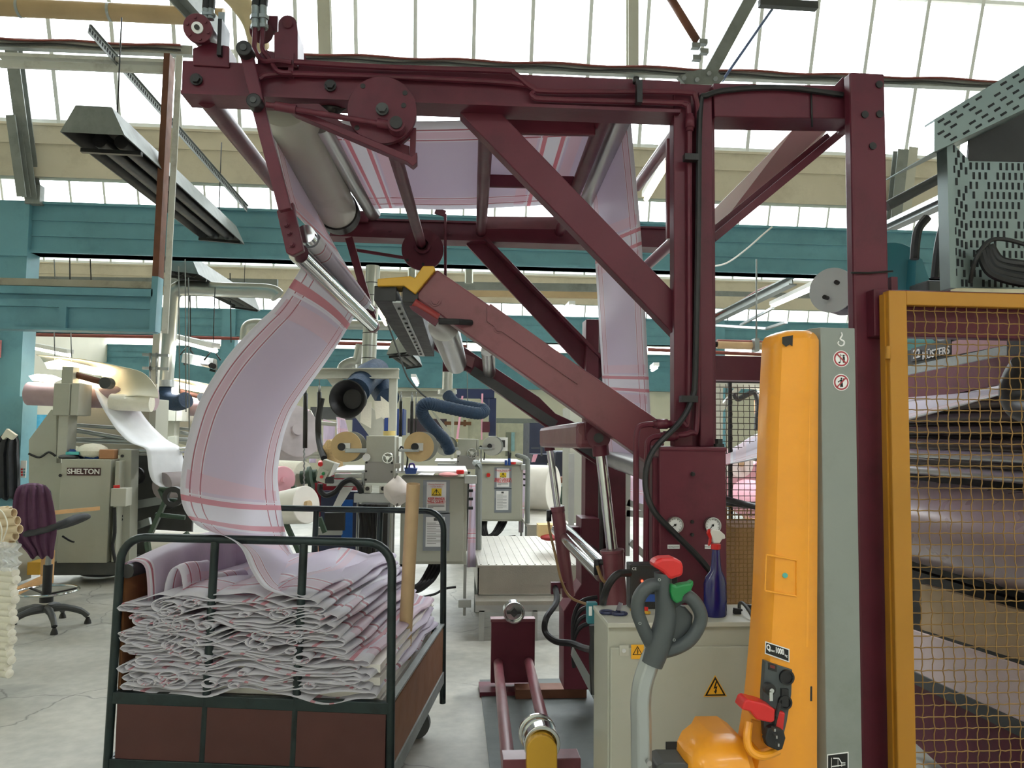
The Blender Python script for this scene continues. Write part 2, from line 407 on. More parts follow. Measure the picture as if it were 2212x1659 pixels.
# gearbox housing
YH = 2.66
gh = P('gauge_housing', M_().bb(Q(1424, 1300, YH)-V((0, 0, .12)), Q(1569, 968, YH)+V((0, .14, 0))).bb(Q(1424, 975, YH-.004), Q(1571, 966, YH-.004)+V((0, .15, 0))).bb(Q(1410, 1300, YH+.02)-V((0,0,.12)), Q(1426, 985, YH+.1)), maroon, bevel=.006)
m = []; bolt(m, Q(1553, 966, YH+.05), .014, .03, (0, 0, 1)); bolt(m, Q(1496, 1024, YH-.005), .006, .012)
for px, py in ((1495, 1127), (1495, 1155)): bolt(m, Q(px, py, YH-.002), .005, .006)
P('housing_bolt', m, blackm, gh)
def gauge(px, py, Y, ang, r=.0285):
    c = Q(px, py, Y)
    g = P('pressure_gauge', M_().ring(c, c-V((0, .02, 0)), r, r*.87, 28), steel)
    f = c-V((0, .012, 0)); P('dial_face', M_().cyl(c, f, r*.88, n=28), white, g)
    d = M_(); u = V((math.sin(ang), 0, math.cos(ang)))
    d.bar(f-u*r*.25-V((0, .002, 0)), f+u*r*.7-V((0, .002, 0)), .0008, .002); d.cyl(f, f-V((0, .004, 0)), r*.14, n=12)
    for k in range(11):
        t = math.radians(-135+27*k); e = V((math.sin(t), 0, math.cos(t))); d.bar(f+e*r*.66-V((0, .001, 0)), f+e*r*.8-V((0, .001, 0)), .0006, .0012)
    P('needle', d, blackink, g)
gauge(1456, 1133, YH-.002, -2.2); gauge(1537, 1134, YH-.002, -2.45)
for px, w, s in ((1455, 27, 'Opening pressure'), (1533, 22, 'Closing pressure')):
    c = Q(px, 1181, YH-.003); l = P('label_plate', M_().box(c, (S(w, YH), .002, S(9, YH))), white, gh)
    text('lettering', s, .0052, c-V((0, .0014, 0)), (1, 0, 0), (0, 0, 1), blackink, l)
# front diagonal brace
A = Q(1016, 230, YF+.03); B = Q(1476, 706, YF+.03)
P('diagonal_brace', M_().bar(A, B, .07, S(67, YF), (0, 0, 1)), maroon, bevel=.004)
# right side brace: maroon channel, its sheen painted in as a paler pink
ys = (2.84, 2.84)
rb = P('side_brace', M_().prism([Q(1536, 458, 3.22), Q(1716, 276, 3.22), Q(1790, 276, 3.12), Q(1776, 300, 3.05), Q(1536, 514, 3.05)], (0, .02, -.01)), mat('glossy maroon with sheen tint', sr(130, 78, 90), .16, 0, .06, 2, coat=.6), bevel=.002)
P('brace_flange', M_().bar(Q(1532, 522, 2.98), Q(1832, 274, 2.98), .12, .03, (0, 0, 1)).bar(Q(1532, 508, 3.0), Q(1790, 296, 3.0), .02, .035), maroon, rb)
P('brace_tube', M_().cyl(Q(1462, 515, 3.1), Q(1396, 575, 3.5), .024, n=16).cyl(Q(1465, 280, 3.0), Q(1376, 402, 4.1), .03, n=16), maroon_lit)
P('post_web', M_().bb(Q(1441, 515, 2.9), Q(1459, 300, 2.9)+V((0, .02, 0))), maroon_lit)  # side face of the post, its light painted in by the paler maroon
# back side
bb_ = hbar('back_beam', (716, 496), (1470, 520), 42, YB, .12)
m = M_(); m.bar(Q(716, 478, YB-.01), Q(1470, 500, YB-.01), .15, .012); m.bar(Q(716, 514, YB-.01), Q(1470, 540, YB-.01), .15, .012)
for px, py in ((842, 498), (962, 503), (972, 504)): bolt(m, Q(px, py, YB-.06), .009, .01)
P('beam_lip', m, maroon, bb_)
P('back_post', M_().bb(Q(1262, 1486, 4.62), Q(1294, 690, 4.62)+V((0, .14, 0))).bb(Q(1308, 1486, 4.62), Q(1353, 520, 4.62)+V((0, .14, 0))), maroon, bevel=.004)
P('post_strip', M_().bb(Q(1292, 1400, 4.7), Q(1310, 560, 4.7)+V((0, .02, 0))), greyp)
bd = P('back_brace', M_().bar(Q(1022, 515, YB), Q(1300, 812, YB), .03, S(42, YB)).bar(Q(1048, 518, YB-.05), Q(1312, 790, YB-.05), .1, .02), maroon, bevel=.003)
# pedestal around the back post
ped = [(1218, 1490), (1218, 1320), (1256, 1262), (1256, 1120), (1295, 1120), (1295, 1490)]
P('pedestal', M_().prism([Q(x, y, 4.45) for x, y in ped], (0, .2, 0)), maroon, bevel=.005)
m = []
for i in range(4): m.append(M_()); m[-1].tube(catmull([Q(1290, 1290+18*i, 4.3), Q(1255, 1300+18*i, 4.3), Q(1238, 1340+16*i, 4.3), Q(1240, 1400+14*i, 4.3)], 5), .012, 6)
P('cable', m, black)
hbar('side_bracket', (1212, 1150), (1262, 1150), 26, 4.55, .08)
# ladder frame overhead
def bartube(name, a, Ya, b, Yb2, r, m=maroon, par=None, n=18): return P(name, M_().cyl(Q(a[0], a[1], Ya), Q(b[0], b[1], Yb2), r, n=n), m, par)
bartube('cross_tube', (1052, 240), YF, (1039, 506), YB, .031)
bartube('cross_tube', (1312, 235), YF, (1207, 506), YB, .031)
for a, b, h, Y in (((1070, 268), (1285, 272), 46, 2.95), ((1055, 391), (1240, 395), 28, 3.75), ((1050, 481), (1216, 482), 27, 4.55)):
    hbar('rung_plate', a, b, h, Y, .02, maroon if h > 27 else maroon_lit)
bartube('cross_tube', (447, 212), YF, (594, 400), 4.2, .036)
ct = bartube('crank_shaft', (840, 290), YF+.05, (913, 536), YB-.05, .028)
# crank discs
def disc(px, py, Y, r, holes=()):
    c = Q(px, py, Y); d = P('crank_disc', M_().cyl(c-V((0, .012, 0)), c+V((0, .012, 0)), r, n=56), maroon, bevel=.002)
    mm = []
    for hx, hy in holes: q = Q(hx, hy, Y-.0125); mm.append(M_().cyl(q, q-V((0, .002, 0)), .009, n=14))
    P('disc_hole', mm, blackm, d); return d
dd = disc(826, 240, YF-.1, .122, ((784, 186), (875, 201), (771, 276), (872, 228)))
m = []; bolt(m, Q(826, 237, YF-.118), .017, .022); P('hub_bolt', m, greyd, dd)
cp = Q(858, 278, YF-.12); P('crank_pin', M_().cyl(cp, cp-V((0, .05, 0)), .03, n=20), maroon, dd); P('crank_pin_cap', M_().cyl(cp-V((0, .05, 0)), cp-V((0, .058, 0)), .022, n=20), blackm, dd)
bdk = disc(913, 540, YB-.12, .125, ((914, 571), (880, 562)))
q = Q(913, 532, YB-.14); P('shaft_clamp', M_().ring(q, q-V((0, .04, 0)), .05, .036, 20), maroon, bdk)
def rod(a, Ya, b, Yb2, r, name='connecting_rod', m=maroon): return bartube(name, a, Ya, b, Yb2, r, m)
rod((575, 226), YF-.14, (850, 272), YF-.14, .010)
rod((595, 229), YF-.14, (640, 237), YF-.14, .016)
rod((768, 540), YB-.12, (880, 558), YB-.12, .010)
rod((815, 265), YF-.14, (850, 272), YF-.14, .016)
hbar('link_bar', (962, 462), (962, 600), 6, 4.6, .02)
hbar('link_plate', (940, 455), (962, 462), 14, 4.6, .02)
# long bracket below the front beam
br = P('lever_bracket', M_().prism([Q(x, y, YF-.07) for x, y in ((610, 230), (890, 346), (902, 338), (902, 360), (893, 368), (880, 358), (640, 256))], (0, -.045, 0)), maroon, bevel=.003)
P('bracket_plate', M_().prism([Q(x, y, YF-.05) for x, y in ((600, 226), (690, 226), (740, 268), (885, 318), (885, 345), (630, 240))], (0, -.008, 0)), maroon, br)
P('bracket_strut', M_().bar(Q(891, 350, YF-.06), Q(893, 278, YF-.06), .02, .018).bar(Q(862, 310, YF-.06), Q(890, 285, YF-.06), .02, .02), maroon, br)
# cable drive below beam
P('wire_clamp', M_().ball(Q(712, 236, YF), (.05, .03, .02)).tube(catmull([Q(680, 226, YF), Q(700, 240, YF), Q(725, 240, YF), Q(750, 230, YF)], 5), .008, 6), blackm)
# rocker links
def link(pts, Y, wpx, t=.03, name='rocker_link'):
    A = Q(*pts[0], Y); B = Q(*pts[1], Y); return P(name, M_().bar(A, B, t, S(wpx, Y), (1, 0, 0) if abs((B-A).normalized().x) < .7 else (0, 0, 1)), maroon, bevel=.003)
def pivot(px, py, Y, r, par):
    c = Q(px, py, Y); P('pivot_boss', M_().cyl(c+V((0, .03, 0)), c-V((0, .03, 0)), r, n=24), blackm, par, bevel=.003)
    P('pivot_pin', M_().cyl(c-V((0, .03, 0)), c-V((0, .036, 0)), r*.42, n=16), greyd, par)
l1 = link(((533, 118), (558, 222)), YF-.1, 27); pivot(531, 112, YF-.12, S(16, YF), l1)
l2 = link(((556, 222), (617, 455)), YF-.1, 27); pivot(552, 224, YF-.13, S(15, YF), l2)
# swing arm end plates and chrome rollers
pl = P('swing_plate', M_().prism([Q(x, y, 2.78) for x, y in ((597, 455), (633, 436), (637, 460), (656, 540), (632, 552), (618, 546))], (0, .035, 0)), maroon, bevel=.004)
m = []
for px, py in ((618, 485), (624, 503), (630, 528)): bolt(m, Q(px, py, 2.775), .008, .012)
P('plate_bolt', m, maroon, pl)
m = M_().bar(Q(754, 515, 4.5), Q(805, 690, 4.5), .04, S(16, 4.5), (1, 0, 0)); P('swing_link', m, maroon)
cr_ = bartube('chrome_roller', (645, 548), 2.86, (803, 702), 4.5, .037, chrome, n=28)
bartube('roller_end', (803, 702), 4.5, (806, 705), 4.54, .039, maroon, cr_)
c2 = bartube('chrome_roller', (660, 505), 2.86, (797, 668), 4.5, .034, chrome, n=28)
bartube('roller_end', (797, 668), 4.5, (800, 672), 4.54, .036, maroon, c2)
# pale drive roller and guide rollers
dr = bartube('drive_roller', (612, 214), YF+.1, (727, 452), 4.3, .108, beige_l, n=40)
bartube('roller_flange', (727, 452), 4.3, (734, 464), 4.42, .118, blackm, dr, n=40)
bartube('guide_roller', (690, 265), 3.1, (806, 460), 4.55, .045, steel)
gr = bartube('guide_roller', (1345, 240), 3.05, (1262, 440), 4.45, .05, steel, n=24)
bartube('guide_roller', (1392, 1012), 3.3, (1320, 990), 4.4, .05, steel, n=24)
P('roller_stand', M_().bb(Q(786, 478, 4.62), Q(796, 440, 4.62)+V((0, .05, 0))).bb(Q(764, 478, 4.6), Q(796, 456, 4.6)+V((0, .02, 0))), maroon)
# top left drive group
YM = YF-.12
c = Q(428, 62, YM); e = Q(475, 118, YM+.42)
hm = P('hydraulic_motor', M_().cyl(c, e, S(27, YM), n=28).cyl(c-(e-c)*.02, c+(e-c)*.06, S(30, YM), n=28), maroon, bevel=.002)
dv = (c-e).normalized()
P('motor_ring', M_().cyl(c+dv*.01, c+dv*.018, S(12, YM), n=24), white, hm)
P('motor_shaft', M_().cyl(c+dv*.01, c+dv*.026, S(5.5, YM), n=20), blackm, hm)
sd, u = frame_of(dv); m = M_()
m = []
for k in range(6): t = k*PI/3+.3; p = c+dv*.006+(sd*math.cos(t)+u*math.sin(t))*S(22, YM); m.append(M_().cyl(p, p+dv*.012, .006, n=6))
P('motor_bolt', m, maroon, hm)
P('motor_mount', M_().prism([Q(x, y, YF-.06) for x, y in ((416, 140), (416, 105), (452, 90), (495, 100), (495, 145))], (0, .1, 0)), maroon, bevel=.003)
P('motor_block', M_().bb(Q(468, 118, YF-.08), Q(497, 72, YF+.02)), blackm)
P('vertical_block', M_().bb(Q(470, 72, YF), Q(496, 45, YF+.06)), galv, None)
vb = P('bearing_block', M_().prism([Q(x, y, YF-.07) for x, y in [(592, 145), (592, 70), (601, 68)]+[(621-20*math.cos(t), 52-20*math.sin(t)) for t in [PI*k/14 for k in range(15)]]+[(643, 68), (643, 145)]], (0, .12, 0)), maroon, bevel=.003)
P('bearing_cap', M_().cyl(Q(620, 48, YF-.07), Q(620, 48, YF-.085), S(11, YF), n=24), maroon, vb)
P('bearing_arm', M_().bb(Q(566, 66, YF+.02), Q(604, 44, YF+.05)).cyl(Q(565, 68, YF), Q(565, 68, YF+.08), S(25, YF), n=24), maroon, vb)
P('terminal_strip', M_().bb(Q(622, 165, YF-.075), Q(637, 120, YF-.055)), maroon, vb)
P('housing_cover', M_().prism([Q(x, y, YF-.04) for x, y in ((556, 145), (556, 118), (572, 106), (590, 112), (640, 130), (640, 145))], (0, .08, 0)), maroon, bevel=.003)
def hyd(px, x2, py2):
    A = Q(px, 55, YF-.04); h = P('hydraulic_line', M_().tube(catmull([Q(px, 50, YF-.04), Q(px-2, 85, YF-.04), Q(px-1, 108, YF-.04), Q(px+16, 132, YF-.07), Q(x2-30, py2-4, YF-.09), Q(x2, py2, YF-.09)], 6), .009, 8), maroon)
    P('hose_fitting', M_().cyl(Q(px, 58, YF-.04), Q(px, 12, YF-.04), .014, n=12).cyl(Q(px, 42, YF-.04), Q(px, 34, YF-.04), .02, n=6).cyl(Q(px, 62, YF-.04), Q(px, 54, YF-.04), .018, n=6), galv, h)
    P('rubber_hose', M_().tube([Q(px, 14, YF-.04), Q(px+4, -20, YF-.04), Q(px+30, -70, YF)], .015, 10), black, h)
hyd(552, 630, 135); hyd(569, 630, 158)
for px in (445, 456):
    h = P('rubber_hose', M_().tube([Q(px, 20, YF), Q(px+2, -10, YF), Q(px+4, -60, YF)], .014, 10), black)
    P('hose_fitting', M_().cyl(Q(px-1, 42, YF), Q(px, 12, YF), .013, n=12).cyl(Q(px-1, 36, YF), Q(px-1, 30, YF), .018, n=6), galv, h)
P('back_cone', M_().prism([Q(x, y, YF+.3) for x, y in ((650, 100), (668, 142), (650, 142))], (0, .1, 0)), maroon)
# pipes along the front beam and down the post
pa = catmull([Q(636, 134, YF-.08), Q(820, 145, YF-.08), Q(1080, 153, YF-.08), Q(1112, 160, YF-.08), Q(1150, 190, YF-.08), Q(1185, 197, YF-.08), Q(1360, 198, YF-.08), Q(1480, 200, YF-.08), Q(1503, 214, YF-.08), Q(1508, 300, YF-.05), Q(1508, 600, YF-.05), Q(1506, 900, YF-.07), Q(1490, 935, YF-.09), Q(1440, 941, YF-.1), Q(1405, 948, YF-.1), Q(1398, 980, YF-.1), Q(1396, 1100, YF-.1), Q(1395, 1300, YF-.1)], 7)
P('hydraulic_pipe', M_().tube(pa, .0105, 8), maroon)
pa = catmull([Q(560, 170, YF-.08), Q(640, 160, YF-.07), Q(1110, 180, YF-.07), Q(1150, 208, YF-.08), Q(1190, 215, YF-.08), Q(1440, 222, YF-.08), Q(1478, 226, YF-.08), Q(1488, 245, YF-.08), Q(1489, 400, YF-.07), Q(1488, 870, YF-.07), Q(1470, 912, YF-.09), Q(1440, 916, YF-.1), Q(1390, 918, YF-.1), Q(1376, 935, YF-.1), Q(1374, 1000, YF-.1), Q(1374, 1290, YF-.1)], 7)
hp = P('hydraulic_pipe', M_().tube(pa, .0105, 8), maroon)
m = []
for px, py in ((1430, 916), (1445, 942), (1490, 265)): q = Q(px, py, YF-.1 if py > 300 else YF-.08); ax = V((1, 0, 0)) if py > 300 else V((0, 0, 1)); m.append(M_()); m[-1].cyl(q-ax*.02, q+ax*.02, .018, n=8); m[-1].cyl(q-ax*.032, q+ax*.032, .014, n=8)
P('pipe_union', m, maroon, hp)
m = []
for px, py, w, h in ((1380, 200, 12, 50), (1492, 341, 30, 14), (1487, 862, 36, 14)): q = Q(px, py, YF-.1); m.append(M_().box(q, (S(w, YF), .03, S(h, YF))))
m[0].cyl(Q(1374, 180, YF-.08), Q(1374, 168, YF-.08), .013, n=8); P('pipe_clamp', m, blackm, hp)
P('power_cable', M_().tube(catmull([Q(1820, 205, YF-.08), Q(1700, 190, YF-.08), Q(1600, 192, YF-.08), Q(1530, 205, YF-.08), Q(1512, 240, YF-.07), Q(1508, 500, YF-.09), Q(1502, 800, YF-.09), Q(1495, 860, YF-.1), Q(1470, 910, YF-.12), Q(1410, 975, YF-.15), Q(1394, 1040, YF-.17), Q(1410, 1100, YF-.19), Q(1455, 1150, YF-.19), Q(1505, 1200, YF-.19), Q(1535, 1235, YF-.17), Q(1552, 1256, YF-.14)], 7), .011, 8), black)
q0 = Q(1752, 198, YF-.07); q1 = Q(1752, 274, YF-.07)
P('cable_tie', M_().tube([q0, q1+V((.004, 0, 0))], .004, 6), black)
# ------------------------------------------------ the lifting arms
YA, YAb = 2.98, 4.45
ar = P('lifting_arm', M_().prism([Q(x, y, YA) for x, y in ((944, 582), (1420, 905), (1436, 960), (1410, 1006), (895, 641))], (0, .09, 0)), maroon_lit, bevel=.006)
P('arm_plate', M_().prism([Q(x, y, YA-.008) for x, y in ((1052, 664), (1060, 656), (1248, 790), (1248, 830), (1052, 694))], (0, .012, 0)), maroon_lit, ar)
m = []; bolt(m, Q(1078, 709, YA-.002), .016, .01); bolt(m, Q(940, 650, YA-.002), .016, .01); P('arm_bolt', m, maroon_lit, ar)
P('arm_grommet', M_().tube([Q(948, 694, YA-.04), Q(990, 695, YA-.05), Q(1018, 697, YA-.01)], .012, 8), black, ar)
yb = P('end_bracket', M_().prism([Q(x, y, YA-.03) for x, y in ((815, 602), (886, 596), (896, 600), (914, 574), (937, 574), (941, 582), (897, 635), (873, 617), (815, 618))], (0, .14, 0)), yellow, bevel=.004)
# two dark bars running back from the bracket
def rail(a, b, w, h, mt, name, par=None): return P(name, M_().bar(Q(*a, YA-.01), Q(*b, YAb), w, h, (0, 0, 1)), mt, par, bevel=.003)
rail((832, 634), (899, 757), .085, .06, black, 'catcher_bar'); rail((886, 634), (927, 757), .06, .07, black, 'catcher_bar')
st = rail((857, 652), (912, 768), .035, .01, silver, 'perforated_strip')
A = Q(857, 652, YA-.01)-V((0,0,.004)); B = Q(912, 768, YAb)-V((0,0,.004)); m = M_()
for k in range(1, 14): p = lerp(A, B, k/14)-V((0, 0, .004)); m.bar(p-V((0, .012, 0)), p+V((0, .012, 0)), .012, .004)
P('slot_pattern', m, blackm, st)
wa = P('back_arm', M_().prism([Q(x, y, YAb) for x, y in ((920, 735), (990, 741), (1165, 858), (1200, 893), (1290, 935), (1300, 1010), (1262, 985), (1190, 930), (1000, 795), (935, 752))], (0, .08, 0)), maroon, bevel=.004)
P('arm_liner', M_().bar(Q(1020, 800, YAb-.01), Q(1200, 918, YAb-.01), .02, S(20, YAb)).bar(Q(1200, 930, YAb-.01), Q(1290, 985, YAb-.01), .02, S(18, YAb)), greyd, wa)
P('arm_block', M_().prism([Q(x, y, YAb-.03) for x, y in ((995, 760), (1026, 773), (1020, 795), (990, 780))], (0, .03, 0)), maroon_lit, wa)
P('red_handle_tube', M_().cyl(Q(893, 655, YA-.06), Q(945, 688, YA-.04), .02, n=14), mat('dull red plastic', sr(142, 44, 42), .45), ar)
P('latch_plate', M_().prism([Q(x, y, YA-.08) for x, y in ((884, 660), (900, 662), (948, 692), (940, 704), (888, 668))], (0, .02, 0)), maroon, ar)
wr = bartube('winding_roller', (958, 705), YA+.15, (985, 785), YAb, .062, steel, n=30)
bartube('idler_roller', (1054, 755), 3.9, (1057, 806), YAb, .035, steel, n=20); bartube('idler_roller', (1047, 760), 3.9, (1049, 775), YAb, .02, steel, n=14)
P('spring_wire', M_().tube(catmull([Q(955, 700, YAb), Q(948, 730, YAb), Q(972, 800, YAb), Q(990, 770, YAb), Q(965, 795, YAb), Q(1010, 800, YAb)], 5), .006, 6), blackm)
P('roller_bearing', M_().box(Q(975, 792, YAb+.02), (.1, .06, .06)).box(Q(1000, 795, YAb), (.05, .05, .03)), maroon)
# cross member between the lift cylinders
YC1, YC0 = 4.25, 3.15
x0 = Q(1184, 945, YC1); x1 = Q(1272, 940, YC0)
cm = P('cross_member', M_().bar(x0, x1, .1, .11), maroon_lit, bevel=.02)
P('cross_roller', M_().cyl(Q(1186, 940, YC1), Q(1262, 928, YC0), .026, n=14), maroon_lit, cm)
P('pivot_eye', M_().cyl(Q(1293, 945, 3.1), Q(1293, 945, 3.2), .048, n=24).box(Q(1284, 925, 3.15), (.08, .06, .1)), maroon, cm)
P('pivot_pin', M_().cyl(Q(1293, 946, 3.1), Q(1293, 946, 3.085), .02, n=16), blackm, cm)
def cylinder(top, mid, bot, Y, rr, rc):
    r_ = P('piston_rod', M_().cyl(Q(*top, Y), Q(*mid, Y), rr, n=18), chrome)
    P('rod_collar', M_().cyl(Q(*top, Y), lerp(Q(*top, Y), Q(*mid, Y), .1), rr*1.5, n=18), maroon, r_)
    c_ = P('lift_cylinder', M_().cyl(Q(*mid, Y), Q(*bot, Y), rc, n=22).cyl(Q(*mid, Y), lerp(Q(*mid, Y), Q(*bot, Y), .06), rc*1.08, n=22), maroon_lit, bevel=.002)
    return c_
c1 = cylinder((1186, 960), (1204, 1094), (1228, 1288), 4.2, .019, .036)
c2 = cylinder((1296, 962), (1322, 1187), (1332, 1305), 3.12, .023, .045)
for (px, py, Y, dx) in ((1186, 1106, 4.2, -1), (1290, 1214, 3.12, -1)):
    q = Q(px, py, Y); P('air_elbow', M_().cyl(q, q+V((.05, 0, 0)), .012, n=10).cyl(q+V((0, 0, .01)), q-V((0, 0, .05)), .014, n=10), black)
P('air_line', M_().tube(catmull([Q(1183, 1112, 4.2), Q(1188, 1150, 4.2), Q(1200, 1200, 4.15), Q(1213, 1255, 4.1), Q(1232, 1290, 4.1), Q(1270, 1306, 4.0)], 6), .007, 6), mat('amber hose', sr(150, 120, 78), .4))
P('air_line', M_().tube(catmull([Q(1290, 1222, 3.1), Q(1300, 1250, 3.1), Q(1318, 1270, 3.1), Q(1322, 1300, 3.1)], 6), .007, 6), MATS['amber hose'])
P('air_hose', M_().tube(catmull([Q(1199, 1266, 4.1), Q(1202, 1300, 4.0), Q(1180, 1335, 3.9), Q(1178, 1365, 3.9), Q(1200, 1385, 3.85), Q(1235, 1390, 3.8), Q(1262, 1400, 3.7), Q(1282, 1402, 3.5), Q(1285, 1380, 3.3), Q(1288, 1340, 3.1)], 6), .016, 8), black)
P('hose_elbow', M_().box(Q(1200, 1270, 4.1), (.05, .03, .06)).box(Q(1210, 1264, 4.12), (.06, .03, .03)), maroon)
# chrome edge bars under the arm
bartube('edge_bar', (1203, 1145), 4.5, (1300, 1240), 3.2, .034, chrome); bartube('edge_bar', (1216, 1138), 4.5, (1308, 1222), 3.2, .03, chrome)
P('lower_panel', M_().prism([Q(x, y, 3.9) for x, y in ((1240, 1400), (1292, 1490), (1292, 1530), (1236, 1420))], (0, .05, 0)), silver)
# foot frame on the floor
z = .0
A = QZ(1040, 1485, .03); B = QZ(1225, 1485, .03)
P('base_rail', M_().bar((A.x+.2, 4.75, .03), (B.x+.1, 4.75, .03), .12, .06), rust)
# ================================================================ striped cloth
def cloth_mat(name, plain=False, wscale=1.0, tr=.5):
    m = bpy.data.materials.new(name); m.use_nodes = True; nt = m.node_tree; N = nt.nodes; L = nt.links; b = N['Principled BSDF']
    uv = N.new('ShaderNodeUVMap'); sp = N.new('ShaderNodeSeparateXYZ'); L.new(uv.outputs[0], sp.inputs[0])
    U, Vv = sp.outputs[0], sp.outputs[1]
    def math_(op, a, b_=None, c=None):
        n = N.new('ShaderNodeMath'); n.operation = op
        for i, q in enumerate((a, b_, c)):
            if q is None: continue
            if isinstance(q, (int, float)): n.inputs[i].default_value = q
            else: L.new(q, n.inputs[i])
        return n.outputs[0]
    def band(x, c, w):                                # 1 where |x-c| < w
        return math_('LESS_THAN', math_('ABSOLUTE', math_('SUBTRACT', x, c)), w)
    def mix(f, A, B):
        x = N.new('ShaderNodeMix'); x.data_type = 'RGBA'; L.new(f, x.inputs['Factor'])
        for k, q in (('A', A), ('B', B)):
            if isinstance(q, tuple): x.inputs[k].default_value = (*q, 1)
            else: L.new(q, x.inputs[k])
        return x.outputs['Result']
    um = math_('MINIMUM', U, math_('SUBTRACT', 1.0, U))      # distance from the nearer selvedge
    vf = math_('FRACT', Vv); vm = math_('MINIMUM', vf, math_('SUBTRACT', 1.0, vf))
    wv = sr(240, 238, 244); body = sr(226, 216, 230); pale = sr(234, 214, 224); dred = sr(200, 128, 142)
    c = wv
    inner = math_('MULTIPLY', math_('GREATER_THAN', um, .18), math_('GREATER_THAN', vm, .06))
    c = mix(inner, c, body)
    e = math_('MULTIPLY', band(um, .12, .03), math_('GREATER_THAN', vm, .04)); c = mix(e, c, pale)
    e = math_('MULTIPLY', band(vm, .11, .03), math_('GREATER_THAN', um, .04)); c = mix(e, c, pale)
    for x, w_ in ((.075, .0055), (.165, .0055)):
        c = mix(band(um, x, w_), c, dred)
    c = mix(band(vm, .045, .011), c, sr(228, 168, 180)); c = mix(band(vm, .064, .003), c, wv)
    # woven weft ribs, a slight change of tone
    wr = N.new('ShaderNodeTexWave'); wr.wave_type = 'BANDS'; wr.bands_direction = 'X'; wr.inputs['Scale'].default_value = 70; wr.inputs['Distortion'].default_value = 0
    L.new(uv.outputs[0], wr.inputs['Vector'])
    mv = N.new('ShaderNodeMix'); mv.data_type = 'RGBA'; mv.blend_type = 'MULTIPLY'; mv.inputs['Factor'].default_value = .1; L.new(c if not isinstance(c, tuple) else wr.outputs['Color'], mv.inputs['A']); L.new(wr.outputs['Color'], mv.inputs['B']); c = mv.outputs['Result']
    L.new(c, b.inputs['Base Color']); b.inputs['Roughness'].default_value = .42; b.inputs['Sheen Weight'].default_value = .2
    t = N.new('ShaderNodeBsdfTranslucent'); L.new(c, t.inputs['Color']); x = N.new('ShaderNodeMixShader'); x.inputs[0].default_value = tr
    L.new(b.outputs[0], x.inputs[1]); L.new(t.outputs[0], x.inputs[2]); L.new(x.outputs[0], N['Material Output'].inputs[0])
    return m
stripe = cloth_mat('striped pink and white cloth')
def loft(secs, nu=14, sag=None, sub=6, vs=None):
    """secs: list of (near point, far point, v); returns rows and uvs smoothed along the list"""
    A = catmull([s[0] for s in secs], sub); B = catmull([s[1] for s in secs], sub)
    T = catmull([V((s[2], 0, 0)) for s in secs], sub)
    rows = []; uv = []
    for i, (a, b_) in enumerate(zip(A, B)):
        r = []
        for j in range(nu+1):
            t = j/nu; p = lerp(a, b_, t)
            if sag: p = p + sag(i/(len(A)-1), t)
            r.append(p); uv.append((t, T[i].x))
        rows.append(r)
    return rows, uv
NE, FA = 3.05, 4.35
def sec(n, f, v, ya=NE, yb=FA): return (Q(n[0], n[1], ya), Q(f[0], f[1], yb), v)
# run of cloth through the machine: from the padding machine at the right, up, over, and down to the trolley
runA = [sec((2330, 800), (2330, 775), 4.5), sec((2200, 842), (2200, 812), 4.0), sec((1970, 905), (1970, 852), 3.3), sec((1662, 985), (1662, 928), 2.3), sec((1575, 1003), (1575, 970), 2.05),
        sec((1440, 1026), (1400, 1018), 1.8), sec((1424, 1024), (1335, 1016), 1.7), sec((1412, 1010), (1312, 995), 1.6, 3.25), sec((1410, 980), (1309, 960), 1.5, 3.3), sec((1400, 800), (1300, 800), .9, 3.3), sec((1388, 560), (1288, 600), .15, 3.3),
        sec((1375, 400), (1279, 450), -.3, 3.2), sec((1362, 258), (1274, 436), -.62, 3.1)]
rows, uv = loft(runA)
m = M_().grid(rows); cl = m.build('cloth_web', stripe, None, uv=uv, solid=.0015)
tag(cl, 'pink and white striped cloth threaded through the maroon machine', 'cloth')
runB = [sec((1356, 246), (1268, 428), -.66, 3.1), sec((1345, 240), (1258, 430), -.7, 3.1), sec((1330, 247), (1248, 438), -.74, 3.05), sec((1000, 260), (1000, 452), -1.45), sec((800, 262), (860, 450), -1.9), sec((690, 256), (806, 450), -2.12), sec((655, 236), (792, 432), -2.2)]
rows, uv = loft(runB); M_().grid(rows).build('overhead_run', stripe, cl, uv=uv, solid=.0015)
_A = Q(660, 505, 2.86); _B = Q(797, 668, 4.5); _s, _u = frame_of(_B-_A)
wrapC = [(lerp(_A, _B, .04)+(_s*math.cos(t)+_u*math.sin(t))*.0385, lerp(_A, _B, .87)+(_s*math.cos(t)+_u*math.sin(t))*.0385, -3.14-.03*i) for i, t in enumerate([math.radians(a) for a in (25, -10, -45, -80, -115, -150)])]
runC = [sec((655, 232), (792, 425), -2.2), sec((640, 215), (770, 420), -2.3), sec((600, 205), (720, 400), -2.42), sec((577, 240), (690, 415), -2.5), sec((592, 310), (694, 465), -2.7), sec((620, 430), (720, 525), -2.92), sec((650, 475), (765, 600), -3.06, 2.95, 4.35)] + wrapC
rows, uv = loft(runC); M_().grid(rows).build('descending_run', stripe, cl, uv=uv, solid=.0015)
def sagD(t, u):
    return V((math.sin(u*PI)*.02*math.sin(t*9), 0, math.sin(u*PI)*.015*math.sin(t*7)))
